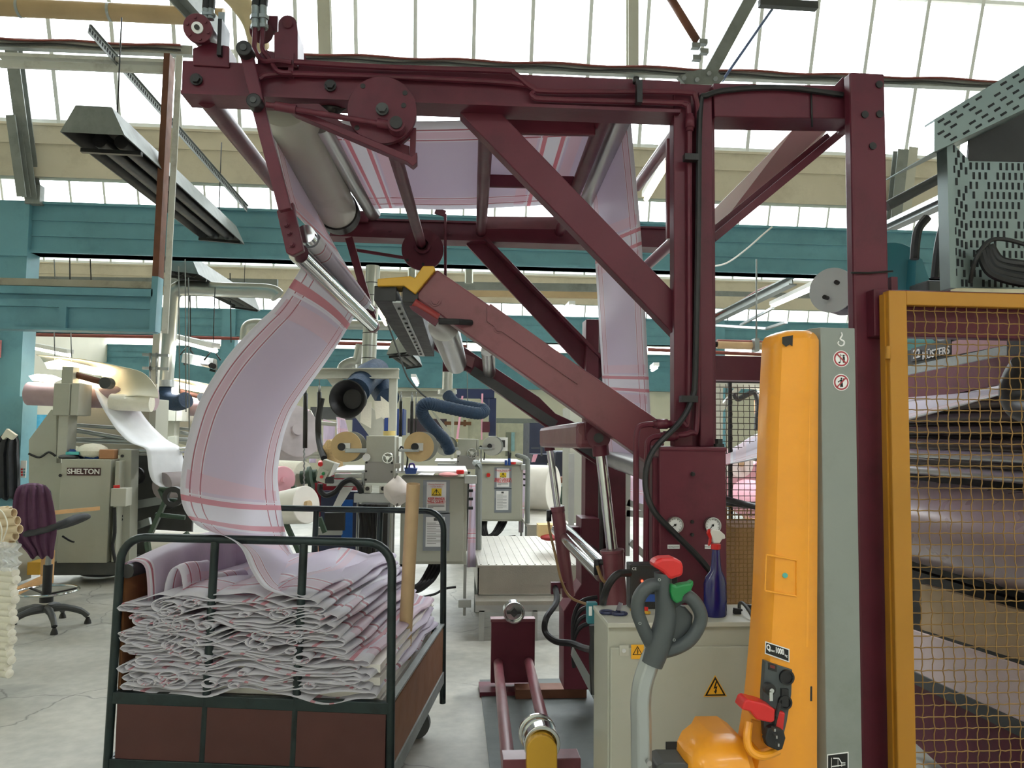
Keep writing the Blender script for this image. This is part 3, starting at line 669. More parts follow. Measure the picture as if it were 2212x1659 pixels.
runD = [sec((648, 553), (782, 672), .07, 2.95), sec((652, 575), (766, 684), .0, 2.95), sec((600, 655), (735, 735), -.1), sec((560, 695), (702, 785), -.2), sec((512, 745), (660, 845), -.35), sec((470, 800), (628, 898), -.5), sec((430, 870), (609, 958), -.64), sec((405, 950), (600, 1020), -.78), sec((394, 1010), (602, 1062), -.86),
        sec((390, 1065), (606, 1090), -.94), sec((402, 1108), (612, 1130), -1.02), sec((435, 1140), (622, 1172), -1.1), sec((490, 1160), (636, 1200), -1.16), sec((522, 1185), (652, 1225), -1.22), sec((545, 1235), (668, 1245), -1.32), sec((575, 1272), (690, 1262), -1.4), sec((640, 1292), (740, 1270), -1.5)]
rows, uv = loft(runD, 20, sagD, 8); M_().grid(rows).build('hanging_run', stripe, cl, uv=uv, solid=.0015)
# ================================================================ trolley
FR = Q(848, 1180, 3.05); FLp = Q(262, 1165, 3.22)
ang = math.atan2(FR.y-FLp.y, FR.x-FLp.x); WT = (FR.xy-FLp.xy).length; LT = 1.22; HT = 1.165
tr = thing('cage_trolley', 'dark green tubular trolley with brown wooden sides full of folded striped cloth', 'trolley', (FLp.x, FLp.y, 0), ang)
TW = WM[tr.name]
def T(x, y, z): return TW @ V((x, y, z))
def end_frame(y, name):
    r = .017; R_ = .1
    pts = [T(-.02, y, .14), T(0, y, HT-R_)]
    pts += [T(R_-R_*math.cos(a), y, HT-R_+R_*math.sin(a)) for a in [PI/2*k/6 for k in range(1, 7)]]
    pts += [T(WT-R_+R_*math.sin(a), y, HT-R_+R_*math.cos(a)) for a in [PI/2*k/6 for k in range(0, 7)]]
    pts += [T(WT+.01, y, .14)]
    return M_().tube(pts, r, 12).build(name, trolley_m, tr)
end_frame(0, 'end_hoop'); end_frame(LT, 'end_hoop')
for y in (0, LT):
    for f in (.345, .672): M_().cyl(T(WT*f-.012, y, .2), T(WT*f+.008, y, HT-.01), .0165, n=12).build('upright_bar', trolley_m, tr)
ZT, ZL, ZBm = .54, .25, .2
for y in (-.0, LT):
    M_().bar(T(0, y, ZT), T(WT, y, ZT), .03, .045).build('top_rail', trolley_m, tr, bevel=.003)
    M_().bar(T(0, y, ZL+.03), T(WT, y, ZL+.03), .04, .06).build('bottom_rail', trolley_m, tr, bevel=.003)
redboard = mat('dark red board', sr(74, 38, 34), .55, 0, .1, 4)
M_().bb((.02, -.012, ZL+.05), (WT-.01, .004, ZT-.02)).build('front_board', redboard, tr, local=True)
M_().bb((.02, LT-.004, ZL+.05), (WT-.01, LT+.012, ZT-.02)).build('rear_board', wood, tr, local=True)
M_().bb((.0, .02, ZL+.05), (.012, LT-.02, 1.03)).build('left_side_board', wood, tr, local=True)
M_().bb((WT-.004, .02, ZL+.05), (WT+.01, LT-.02, ZT)).build('right_side_board', wood, tr, local=True)
M_().bb((.0, .0, ZL), (WT, LT, ZL+.03)).build('deck', wood, tr, local=True)
for x in (0, WT):
    M_().bar(T(x, 0, ZT+.02), T(x, LT, ZT+.02), .03, .01).bar(T(x, 0, ZL+.03), T(x, LT, ZL+.03), .035, .06).build('side_rail', trolley_m if x == 0 else greyp, tr)
M_().cyl(T(.03, -.0, 1.03), T(.05, LT, 1.03), .028, n=18).build('cloth_bar', blackm, tr)
for x, y in ((.13, .12), (WT-.13, .12), (.13, LT-.12), (WT-.13, LT-.12)):
    c = M_().bar(T(x-.03, y, .25), T(x+.015, y, .09), .05, .012).box(T(x, y, .245), (.09, .09, .012)).build('caster', trolley_m, tr)
    M_().cyl(T(x+.02, y-.018, .075), T(x+.02, y+.018, .075), .075, n=24).build('wheel', greyd, c)
ct_ = M_().ring(Q(866, 1490, 3.75)+V((0, 0, -.2)), Q(893, 1045, 3.6), .031, .027, 28)
o = ct_.build('cardboard_tube', card, None); tag(o, 'long brown cardboard tube leaning upright in the right corner of the cloth trolley', 'cardboard tube')
# draped cloth over the left bar
rows = []; uv = []; nj = 46
prof = [(-.02, .9, 0), (-.035, .98, .06), (-.02, 1.04, .1), (.03, 1.065, .15), (.08, 1.05, .2), (.095, .98, .28), (.1, .85, .4), (.105, .7, .55), (.11, .56, .7)]
pp = catmull([V(p) for p in prof], 4)
for i, p in enumerate(pp):
    r = []
    for j in range(nj+1):
        t = j/nj; am = max(0, (i-14)/20)
        dx = am*(.022*math.sin(t*38)+.015*math.sin(t*71+1))+.03*am*t
        r.append(T(p.x+dx+.12*t*(1 if i > 12 else .6), .03+t*(LT-.08), p.y+.02*math.sin(t*5)+.06*t)); uv.append((t*.9+.14, .3+p.z*.3))
    rows.append(r)
dr_ = M_().grid(rows).build('draped_cloth', stripe, None, uv=uv, solid=.002)
tag(dr_, 'pale pink cloth draped over the left side bar of the trolley', 'cloth')
# the folded pile: wavy plaits laid left to right, their selvedges facing the viewer
pile = thing('folded_cloth_pile', 'heap of plaited pink and white striped cloth filling the trolley', 'cloth pile', tuple(T(.5, .6, ZL+.03)))
R2 = random.Random(11)
def plait(z, x0, x1, th, amp, y0, y1, seed, skew=0, vofs=0, tilt=0.0, ph=0):
    r = random.Random(seed); n = 40; pts = []
    fr = [(r.uniform(3, 7), r.uniform(0, 6)), (r.uniform(9, 16), r.uniform(0, 6)), (r.uniform(20, 30), r.uniform(0, 6))]
    def wv(t, k): return amp*(.55*math.sin(fr[0][0]*t+fr[0][1])+.5*math.sin(fr[1][0]*t+fr[1][1]+k*.5)+.28*math.sin(fr[2][0]*t+fr[2][1]+k*1.3))
    for i in range(n+1): t = i/n; pts.append(V((lerp(x0, x1, t), 0, z+wv(t, 0)-th*.35+tilt*t)))
    for k in range(1, 6): a = PI*k/6; e = pts[n]; pts.append(V((x1+th*1.2*math.sin(a), 0, z+wv(1, .5)-th*.35+tilt+th*(1-math.cos(a))*.42)))
    for i in range(n+1): t = 1-i/n; pts.append(V((lerp(x0, x1, t), 0, z+wv(t, 1)+th*.5+tilt*t)))
    for k in range(1, 4): a = PI*k/4; pts.append(V((x0-th*1.1*math.sin(a), 0, z+wv(0, .5)+th*.5-th*(1-math.cos(a))*.42)))
    pts.append(pts[0].copy())
    rows = []; uv = []; L_ = 0
    m_ = 9
    for i, p in enumerate(pts):
        if i: L_ += (p-pts[i-1]).length
        rr = []
        for j in range(m_+1):
            t = j/m_; fy = .012*math.sin(i*.35+seed)*(1-t)**3
            rr.append(T(p.x+skew*t+.01*math.sin(j*1.3+i*.2+seed), lerp(y0, y1, t)+fy, p.z+.008*math.sin(j*2.1+i*.13+seed)*t)); uv.append((t*.5, L_*1.3+vofs))
        rows.append(rr)
    return rows, uv
def addp(name, rows, uv, par): 
    return M_().grid(rows).build(name, stripe, par, uv=uv, solid=.0034)
z = ZL+.36; k = 0
nlay = 21
for i in range(nlay):
    f = i/(nlay-1); z = .585+f*.34
    xl = .055+.03*math.sin(i*2.3)+R2.uniform(-.015, .015); xr = lerp(WT-.10, WT-.33, f**1.2)+.02*math.sin(i*1.9)+R2.uniform(-.03, .03)
    rows, uv = plait(z, xl+.03, xr, R2.uniform(.018, .038), R2.uniform(.014, .030), -.03+R2.uniform(0, .025), LT-.1, i, .04, i*.37, .0)
    addp('plait', rows, uv, pile)
# small tight curls tucked between the plaits
for i in range(38):
    f = R2.random(); x = R2.uniform(.1, WT-.2-.24*f); z = .61+f*.31; r = R2.uniform(.012, .034)*(1.3 if x < .35 else .8)
    pts = []
    for a in range(26): t = a/25; q = r*(1-t*.45); an = t*2.3*PI+i; pts.append(V((x+q*math.cos(an)*1.7, 0, z+q*math.sin(an)*.8)))
    rows = [[T(p.x, -.035+R2.random()*0+.001*j+j*.09, p.z) for j in range(4)] for p in pts]; uv = [(j*.1, a*.05+i*.3) for a in range(26) for j in range(4)]
    addp('curl', rows, uv, pile)
# steep plaits leaning at the right, behind
for i in range(10):
    x = WT-.43+i*.030; y0 = .18+.05*i; h = .25-.022*i; rows = []; uv = []
    for a in range(15):
        t = a/14; an = PI*t
        for_ = []
        for j in range(8):
            q = j/7; for_.append(T(x+.016-.016*math.cos(an)+.05*(1-math.sin(an))*.0+.10*(1-min(1, math.sin(an)*1.4)), y0+q*.45, .57+h*min(1, math.sin(an)*1.25)+.012*math.sin(q*9+i))); uv.append((q*.4, t*.6+i*.31))
        rows.append(for_)
    addp('leaning_plait', rows, uv, pile)
# upstanding loops at the near left
for i, (x, z, h) in enumerate(((.2, .92, .12), (.13, .89, .07), (.27, .92, .05), (.09, .86, .06))):
    rows = []; uv = []
    for a in range(23):
        t = a/22; an = PI*t*1.15; w_ = .035
        c_ = V((x+w_*math.cos(an)*(1 if t < .5 else 1.3), 0, z+h*math.sin(an)))
        rows.append([T(c_.x+j*.004, .06+.1*i+j*.045, c_.z+.008*math.sin(j)) for j in range(6)]); uv += [(j*.06, t*.7+.2*i) for j in range(6)]
    addp('loop', rows, uv, pile)
# top sheet and fill under the pile
rows = []; uv = []
for i in range(30):
    t = i/29; x = lerp(.16, WT-.32, t); r = []
    for j in range(14):
        q = j/13; r.append(T(x+.03*math.sin(q*3), -.02+q*(LT-.1), .94+.0*q+.02*math.sin(t*9+q*2)+.02*math.sin(q*7)-.03*(1-t)**4)); uv.append((q*.8, t*1.1+.25))
    rows.append(r)
addp('top_fold', rows, uv, pile)
W_ = WM[pile.name]
m = M_()
for i in range(8):
    zz = ZL+.05+i*.05; m.box(T(WT/2, LT/2, zz+.02), (WT-.1, LT-.1, .03), ang)
m.build('lower_fold', whiteroll, pile)
# ================================================================ control cabinet and what stands on it
YK = 2.28
a = Q(1313, 1345, YK); zt = a.z; xr = Q(1690, 1345, YK).x; DK = .22
cab = thing('control_cabinet', 'grey green electrical cabinet behind the orange stacker, with warning triangle', 'cabinet', (a.x+.2, YK+.1, 0))
M_().bb((a.x, YK, .02), (xr, YK+DK, zt)).build('body', beige, cab, bevel=.004)
M_().bb((a.x+.006, YK-.012, .05), (xr+.0, YK-.001, Q(1400, 1396, YK).z)).build('door', beige, cab, bevel=.004)
M_().bb((a.x-.003, YK-.014, zt-.012), (xr, YK+DK, zt+.002)).build('top_plate', beige_l, cab, bevel=.002)
F = lambda x, y, o=.0135: Q(x, y, YK-o)
l = M_().box(F(1348, 1405), (S(20, YK), .003, S(22, YK))).build('lock_plate', beige_l, cab)
M_().cyl(F(1348, 1406), F(1348, 1406, .022), .006, n=16).build('lock', steel, l)
def wtri(c, s, par, Y, square=False):
    """a yellow warning sign: black edged triangle with a lightning arrow, side s"""
    c = V(c); h = s*.87; e = V((0, -.0012, 0))
    if square: M_().box(c, (s*1.25, .0015, s*1.35)).build('sign_plate', amber, par)
    def tri(k, d): cc = c+e*d; return M_().prism([cc+V((-s/2*k, 0, -h/3*k-0)), cc+V((s/2*k, 0, -h/3*k)), cc+V((0, 0, h*2/3*k))], (0, .001, 0))
    if not square: tri(1.12, .5).build('sign_border', amber, par)
    t = tri(1, 1).build('warning_triangle', blackink, par); tri(.76, 1.6).build('sign_field', amber, t)
    z = [(.02, .36), (-.09, .02), (.01, .05), (-.04, -.1), (-.09, -.09), (.01, -.22), (.07, -.05), (.03, -.06), (.09, .13), (-.01, .1), (.08, .34)]
    M_().prism([c+e*2.4+V((x*s, 0, y*s+.02*s)) for x, y in z], (0, .0006, 0)).build('lightning_mark', blackink, t)
wtri(F(1545, 1489), S(46, YK), cab, YK); wtri(F(1377, 1408), S(22, YK), cab, YK, True)
bp = M_().box(F(1478, 1626), (S(80, YK), .004, S(46, YK))).build('name_plate', blackm, cab)
m = M_().ring(F(1470, 1628, .016), F(1470, 1628, .018), S(16, YK), S(14, YK), 4); m.build('plate_mark', beige_l, bp)
text('lettering', 'b', S(34, YK), F(1468, 1628, .018), (1, 0, 0), (0, 0, 1), beige_l, bp)
# drive controller box
ZK = zt+.002
dv_ = thing('controller_box', 'black electronic box with red light on the cabinet top', 'electronic box', tuple(QZ(1390, 1304, ZK)))
q0 = Q(1357, 1304, 2.47); q1 = Q(1425, 1216, 2.47)
M_().bb((q0.x, 2.44, ZK), (q1.x+.05, 2.5, q1.z)).build('case', blackm, dv_, bevel=.003)
M_().bb(Q(1384, 1246, 2.438), Q(1425, 1230, 2.437)).build('display_frame', black, dv_)
M_().cyl(Q(1387, 1255, 2.44), Q(1387, 1255, 2.434), .004, n=12).build('red_light', mat('red light', sr(230, 40, 30), .4, emit=(1, .05, .02), estr=3), dv_)
text('lettering', 'CE', .012, Q(1370, 1229, 2.438), (1, 0, 0), (0, 0, 1), white, dv_)
text('lettering', 'f', .032, Q(1371, 1292, 2.438), (1, 0, 0), (.15, 0, 1), white, dv_)
M_().bb(Q(1378, 1300, 2.438), Q(1425, 1284, 2.437)).build('blue_label', blue, dv_)
M_().ring(Q(1387, 1265, 2.44), Q(1387, 1265, 2.436), .007, .005, 16).build('dial', steel, dv_)
M_().tube(catmull([Q(1360, 1238, 2.45), Q(1335, 1240, 2.4), Q(1315, 1262, 2.4), Q(1305, 1290, 2.45), Q(1302, 1310, 2.6)], 6), .012, 8).build('power_lead', black, dv_)
# scissors
sc_ = thing('scissors', 'navy handled scissors lying on the cabinet top', 'scissors', tuple(QZ(1325, 1326, ZK)))
def ringflat(px, py, rx, ry, z):
    c = QZ(px, py, z); return M_().tube([c+V((rx*math.cos(t), ry*math.sin(t), 0)) for t in [2*PI*k/20 for k in range(20)]], .0045, 6, closed=True)
ringflat(1311, 1322, .020, .018, ZK+.006).build('handle', mat('navy plastic', sr(36, 44, 80), .4), sc_); ringflat(1338, 1325, .022, .016, ZK+.006).build('handle', MATS['navy plastic'], sc_)
M_().prism([QZ(1330, 1320, ZK+.006), QZ(1336, 1320, ZK+.006), QZ(1341, 1304, ZK+.006), QZ(1337, 1302, ZK+.006)], (0, 0, .003)).build('blade', chrome, sc_)
M_().prism([QZ(1333, 1321, ZK+.010), QZ(1340, 1321, ZK+.010), QZ(1345, 1305, ZK+.010), QZ(1341, 1303, ZK+.010)], (0, 0, .003)).build('blade', chrome, sc_)
kn = thing('craft_knife', 'amber and red craft tool behind the scissors on the cabinet', 'tool', tuple(QZ(1385, 1318, ZK)))
M_().bar(QZ(1363, 1316, ZK+.006), QZ(1403, 1324, ZK+.006), .014, .008).build('body', yellow, kn, bevel=.002)
M_().bar(QZ(1368, 1310, ZK+.012), QZ(1398, 1316, ZK+.014), .012, .012).build('red_slider', red, kn, bevel=.002)
# spray bottle
c = QZ(1545, 1331, ZK)
sb = thing('spray_bottle', 'dark blue spray bottle with white and red trigger head', 'spray bottle', tuple(c))
m = M_(); rows = []
for hz, rx, ry in ((0, .032, .022), (.006, .036, .025), (.05, .036, .025), (.1, .035, .024), (.12, .030, .022), (.138, .018, .016), (.16, .015, .014), (.195, .0125, .0125), (.205, .012, .012)):
    rows.append([c+V((rx*math.cos(t)*1.0+(.003 if hz > .12 else 0), ry*math.sin(t), hz)) for t in [2*PI*k/28 for k in range(29)]])
m.grid(rows); m.build('bottle', blue_d, sb)
M_().cyl(c+V((.003, 0, .203)), c+V((.003, 0, .22)), .015, n=22).build('collar', red, sb, bevel=.002)
rr = [(-.020, .258), (-.014, .266), (.010, .262), (.026, .248), (.028, .236), (.018, .236), (.010, .222), (-.010, .222), (-.014, .240)]
M_().prism([c+V((x+.003, -.011, z_)) for x, z_ in rr], (0, .022, 0)).build('spray_head', whitem, sb, bevel=.004)
rr = [(-.026, .262), (-.019, .266), (-.014, .245), (-.015, .225), (-.022, .212), (-.025, .215), (-.021, .235), (-.029, .252)]
M_().prism([c+V((x+.003, -.006, z_)) for x, z_ in rr], (0, .012, 0)).build('trigger', red, sb, bevel=.002)
# toggle catches and the cable over the front edge
for px, py in ((1592, 1326), (1620, 1318), (1633, 1330)):
    t = thing('toggle_catch', {1592: 'black toggle catch beside the spray bottle', 1620: 'black toggle catch behind the grey cable', 1633: 'black toggle catch at the right end of the cabinet top'}[px], 'catch', tuple(QZ(px, py, ZK)))
    p = QZ(px, py, ZK); M_().box(p+V((0, 0, .006)), (.022, .018, .012)).build('catch_base', black, t, bevel=.002); M_().bar(p+V((-.012, 0, .016)), p+V((.016, -.004, .012)), .01, .006).build('catch_lever', black, t, bevel=.002)
o = M_().tube(catmull([QZ(1597, 1316, ZK+.002), Q(1598, 1304, 2.4), Q(1606, 1304, 2.36), Q(1622, 1326, 2.3), Q(1634, 1362, 2.25), Q(1641, 1420, 2.25), Q(1643, 1480, 2.26), Q(1640, 1560, 2.26)], 6), .0055, 8).build('grey_cable', greyd, None)
tag(o, 'grey cable hanging over the front edge of the cabinet', 'cable')
jb = thing('junction_box', 'teal junction box fixed to the left side of the cabinet', 'junction box', tuple(Q(1280, 1350, 2.5)))
M_().bb(Q(1269, 1348, 2.5), Q(1291, 1302, 2.5)+V((0, .03, 0))).build('box_body', teal_d, jb, bevel=.003)
M_().bb(Q(1272, 1330, 2.497), Q(1279, 1310, 2.497)+V((0, .001, 0))).build('label', white, jb)
M_().tube(catmull([Q(1280, 1350, 2.52), Q(1282, 1380, 2.52), Q(1280, 1420, 2.52), Q(1284, 1500, 2.5)], 5), .012, 8).build('gland_cable', black, jb)
# ================================================================ orange pedestrian stacker
YT = 1.92
st_ = thing('pallet_stacker', 'orange electric pedestrian stacker with grey mast and tiller', 'stacker', (Q(1720, 1000, YT).x, YT+.1, 0))
def G(name, pts, d, mt, Y=YT, par=None, bevel=.0): return M_().prism([Q(x, y, Y) for x, y in pts], d, ).build(name, mt, par or st_, bevel=bevel)
# shell: cross-sections lofted from the floor to the top
secs = [(1760, 1500, 1768), (1690, 1600, 1768), (1640, 1611, 1767), (1590, 1620, 1767), (1540, 1628, 1767), (1480, 1634, 1767), (1400, 1641, 1767), (1300, 1648, 1767), (1100, 1655, 1768), (900, 1661, 1769), (760, 1668, 1770), (732, 1670, 1770), (722, 1676, 1770), (715, 1690, 1769), (712, 1700, 1768)]
rows = []
for i, (y, xl, xr_) in enumerate(secs):
    L = Q(xl, y, YT); Rr = Q(xr_, y, YT); wd = Rr.x-L.x; top = max(0, i-11)*.012
    prof = [(0, .16), (0, .05), (.04, .018), (.12, .004), (.3, .0), (.62, .0), (.72, .006), (.82, .012), (.9, .02), (.985, .03), (1, .05), (1, .16)]
    rows.append([V((L.x+wd*u_, YT-.03+min(.1, v_)+top*(1 if v_ < .1 else 0), L.z)) for u_, v_ in prof])
m = M_().grid(rows, True); m.add(rows[-1], [list(range(len(rows[-1])))])
sh = m.build('mast_cover', orange, st_, label='orange plastic mast cover')
G('cover_ridge', [(1745, 730), (1752, 724), (1748, 1400), (1740, 1400)], (0, .006, 0), orange, YT-.024, sh, .002)
fr_ = [(1655, 1198), (1721, 1210), (1721, 1288), (1652, 1276)]
for i in range(4):
    A = Q(*fr_[i], YT-.031); B = Q(*fr_[(i+1) % 4], YT-.031); M_().bar(A, B, .004, .005).build('panel_edge', orange, sh, bevel=.0015)
M_().cyl(Q(1696, 1243, YT-.03), Q(1696, 1243, YT-.033), .0065, n=20).build('turquoise_dot', mat('turquoise', sr(90, 180, 165), .5), sh)
G('worn_patch', [(1690, 728), (1713, 724), (1712, 748), (1706, 744), (1698, 749), (1690, 742)], (0, .001, 0), blackm, YT-.033, sh)
dc = Q(1679, 1408, YT-.034); xv = (Q(1705, 1414, YT)-Q(1653, 1400, YT)).normalized(); uv_ = V((0, 0, 1))
M_().prism([Q(x, y, YT-.032) for x, y in ((1653, 1385), (1705, 1402), (1705, 1431), (1652, 1412))], (0, -.001, 0)).build('load_plate', white, sh)
M_().prism([Q(x, y, YT-.0335) for x, y in ((1655, 1388), (1703, 1404), (1703, 1428), (1654, 1410))], (0, -.001, 0)).build('load_plate', blackink, sh)
text('lettering', 'Q', .019, Q(1660, 1399, YT-.035), xv, uv_, white, sh, bold=.0006, xs=.7); text('lettering', 'max', .009, Q(1668, 1405, YT-.035), xv, uv_, white, sh, xs=.9)
text('lettering', '1000', .019, Q(1684, 1407, YT-.035), xv, uv_, white, sh, bold=.0006, xs=.62); text('lettering', 'kg', .009, Q(1698, 1416, YT-.035), xv, uv_, white, sh, xs=.9)
pn = G('control_panel', [(1653, 1428), (1712, 1447), (1710, 1500), (1700, 1560), (1690, 1600), (1650, 1590), (1648, 1500)], (0, .02, 0), tiller, YT-.036, None, .002)
G('display', [(1660, 1431), (1678, 1437), (1678, 1452), (1660, 1446)], (0, .002, 0), blackm, YT-.038, pn)
G('red_display', [(1664, 1436), (1674, 1439), (1674, 1445), (1664, 1442)], (0, .001, 0), mat('dark red screen', sr(110, 30, 30), .3), YT-.0395, pn)
for px, py, r in ((1698, 1462, 16), (1694, 1516, 15)):
    c = Q(px, py, YT-.036); M_().ring(c, c-V((0, .008, 0)), S(r, YT), S(r*.75, YT), 24).cyl(c, c-V((0, .003, 0)), S(r*.8, YT), n=24).build('socket', black, pn)
c = Q(1658, 1485, YT-.036); M_().cyl(c, c-V((0, .018, 0)), S(12, YT), n=20).build('key_switch', blackm, pn); M_().cyl(c-V((0, .018, 0)), c-V((0, .026, 0)), S(5, YT), n=12).box(c-V((.004, .03, .012)), (.008, .003, .02)).build('key', chrome, pn)
G('rocker_switch', [(1688, 1487), (1704, 1489), (1704, 1530), (1688, 1526)], (0, .006, 0), black, YT-.042, pn, .001)
eg = G('emergency_handle', [(1602, 1533), (1609, 1514), (1616, 1511), (1652, 1520), (1675, 1533), (1674, 1558), (1666, 1562), (1635, 1555), (1622, 1538)], (0, .05, 0), red, YT-.085, None, .004)
G('emergency_stem', [(1676, 1535), (1697, 1540), (1692, 1585), (1674, 1570)], (0, .02, 0), red, YT-.05, eg, .004)
c = Q(1663, 1587, YT-.06); pg = M_().prism([Q(x, y, YT-.06) for x, y in ((1645, 1590), (1652, 1567), (1664, 1562), (1686, 1572), (1690, 1588), (1683, 1612), (1674, 1615), (1650, 1605))], (0, -.02, 0)).build('mains_plug', black, st_, bevel=.003)
for px, py, w in ((1668, 1572, 9), (1672, 1587, 9), (1676, 1604, 8)): q = Q(px, py, YT-.08); M_().bar(q, q-V((0, .016, 0)), .004, .007).build('plug_pin', steel, pg)
M_().tube([Q(1672, 1566, YT-.065), Q(1676, 1548, YT-.07), Q(1684, 1520, YT-.05)], .005, 8).build('plug_lead', black, pg)
rows = []
c0 = Q(1655, 1640, YT)
M_().tube(catmull([Q(1618, 1560, YT-.045), Q(1614, 1600, YT-.06), Q(1625, 1625, YT-.07), Q(1650, 1633, YT-.07), Q(1680, 1622, YT-.05)], 5), .010, 10).build('scoop_lip', orange, sh)
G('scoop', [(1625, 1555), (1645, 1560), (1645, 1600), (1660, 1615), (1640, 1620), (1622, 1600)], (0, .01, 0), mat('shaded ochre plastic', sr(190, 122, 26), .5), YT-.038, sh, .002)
G('hood_slot', [(1741, 1483), (1755, 1483), (1755, 1515), (1741, 1515)], (0, .003, 0), blackm, YT-.018, sh, .001)
# grey mast
xa = Q(1772, 900, YT+.01); xb = Q(1850, 900, YT+.01); ztop = Q(1810, 708, YT+.01).z
mp = M_().prism([V((xa.x-.012, YT+.12, 0)), V((xa.x-.012, YT+.035, 0)), V((xa.x+.004, YT+.01, 0)), V((xb.x, YT+.01, 0)), V((xb.x, YT+.03, 0)), V((xb.x-.02, YT+.12, 0))], (0, 0, ztop)).build('mast', mastg, st_, bevel=.002)
YM2 = YT+.0095
hk = catmull([Q(1817, 718, YM2), Q(1819, 724, YM2), Q(1815, 731, YM2), Q(1817, 734, YM2), Q(1823, 738, YM2), Q(1822, 745, YM2), Q(1815, 747, YM2), Q(1810, 742, YM2), Q(1812, 737, YM2)], 4)
M_().tube(hk, [.0016+.0008*math.sin(PI*min(1, k/len(hk)*1.2)) for k in range(len(hk))], 6).build('hook_sticker', white, mp)
def ban(px, py, flip):
    c = Q(px, py, YM2); r = S(17.5, YT); e = V((0, -.0006, 0))
    d = M_().cyl(c, c+e, r*1.08, n=40).build('prohibition_sign', white, mp)
    M_().cyl(c+e, c+e*1.6, r*.98, n=40).build('sign_ring', mat('faded red print', sr(170, 60, 70), .5), d)
    M_().cyl(c+e*1.6, c+e*2.2, r*.78, n=40).build('sign_field', white, d)
    m = M_(); ee = c+e*2.9
    def pt(x, y): return ee+V((x*r, 0, y*r))
    m.cyl(pt(.3, .42), pt(.3, .42)+e, r*.1, n=12); m.prism([pt(.18, .3), pt(.42, .3), pt(.44, -.1), pt(.38, -.55), pt(.32, -.55), pt(.3, -.15), pt(.26, -.55), pt(.2, -.55), pt(.18, -.1)], e) if not flip else (m.cyl(pt(0, .5), pt(0, .5)+e, r*.11, n=12), m.prism([pt(-.12, .36), pt(.1, .36), pt(.16, -.1), pt(.2, -.6), pt(-.2, -.6), pt(-.14, 0)], e), m.bar(pt(-.1, .3), pt(-.45, .0), .0006, r*.1), m.bar(pt(-.45, .0), pt(-.4, .12), .0006, r*.1))
    if not flip: m.bar(pt(-.15, .62), pt(-.15, -.5), .0006, r*.1); m.bar(pt(-.15, .45), pt(.55, .45), .0006, r*.05); m.cyl(pt(-.3, -.5), pt(-.3, -.5)+e, r*.12, n=12)
    m.build('pictogram', blackink, d)
    s_ = 1 if flip else -1
    M_().bar(c+e*4.2+V((-.6*r, 0, -.6*r*s_)), c+e*4.2+V((.6*r, 0, .6*r*s_)), .0006, r*.17).build('sign_bar', MATS['faded red print'], d)
ban(1817, 775, False); ban(1817, 826, True)
bs = G('mast_sticker', [(1787, 1630), (1833, 1624), (1833, 1690), (1787, 1690)], (0, .0006, 0), white, YM2-.0006, mp)
G('sticker_field', [(1789, 1632), (1831, 1627), (1831, 1690), (1789, 1690)], (0, .0006, 0), blackink, YM2-.0012, bs)
m = M_()
for A, B in (((1796, 1637), (1796, 1659)), ((1796, 1656), (1826, 1652)), ((1800, 1638), (1812, 1638)), ((1812, 1638), (1818, 1648)), ((1818, 1648), (1826, 1648)), ((1810, 1640), (1810, 1656)), ((1818, 1648), (1818, 1656))): m.bar(Q(*A, YM2-.0015), Q(*B, YM2-.0015), .0006, .0022)
m.build('load_diagram', white, bs)
# motor cover
rows = []
for y, x0_, x1_, dy in ((1592, 1540, 1590, .06), (1596, 1520, 1602, .02), (1606, 1494, 1606, .0), (1622, 1478, 1610, -.02), (1645, 1474, 1614, -.03), (1700, 1476, 1640, -.03), (1760, 1480, 1660, -.03)):
    A = Q(x0_, y, YT); B = Q(x1_, y, YT); w_ = B.x-A.x
    rows.append([V((A.x+w_*u_, YT-.04+dy+v_, A.z)) for u_, v_ in ((0, .12), (.0, .06), (.06, .02), (.2, 0), (.6, 0), (.9, .0), (1, .02), (1, .12))])
m = M_().grid(rows); m.add(rows[0], [list(range(8))]); m.build('motor_cover', orange, st_, label='orange rounded motor cover')
rows = []
for y, x0_, x1_ in ((1648, 1435, 1480), (1654, 1420, 1490), (1670, 1412, 1495), (1720, 1412, 1495)):
    A = Q(x0_, y, YT-.03); B = Q(x1_, y, YT-.03); rows.append([V((A.x, YT+.05, A.z)), V((A.x, YT-.03, A.z)), V((B.x, YT-.03, B.z)), V((B.x, YT+.05, B.z))])
m = M_().grid(rows); m.add(rows[0], [[0, 1, 2, 3]]); m.build('tiller_boot', greyd, st_, bevel=.003)
# chassis down to the floor
xm = Q(1700, 1659, YT).x
M_().bb((xm-.28, YT-.05, .05), (xm+.2, YT+.25, .3)).build('chassis', orange, st_, bevel=.02)
for dx in (-.2, .1): M_().cyl((xm+dx-.03, YT+.05, .06), (xm+dx+.03, YT+.05, .06), .06, n=24).build('wheel', black, st_)
M_().bb((xm-.05, YT+.25, .04), (xm+.0, YT+.4, .1)).build('outrigger', orange, st_)
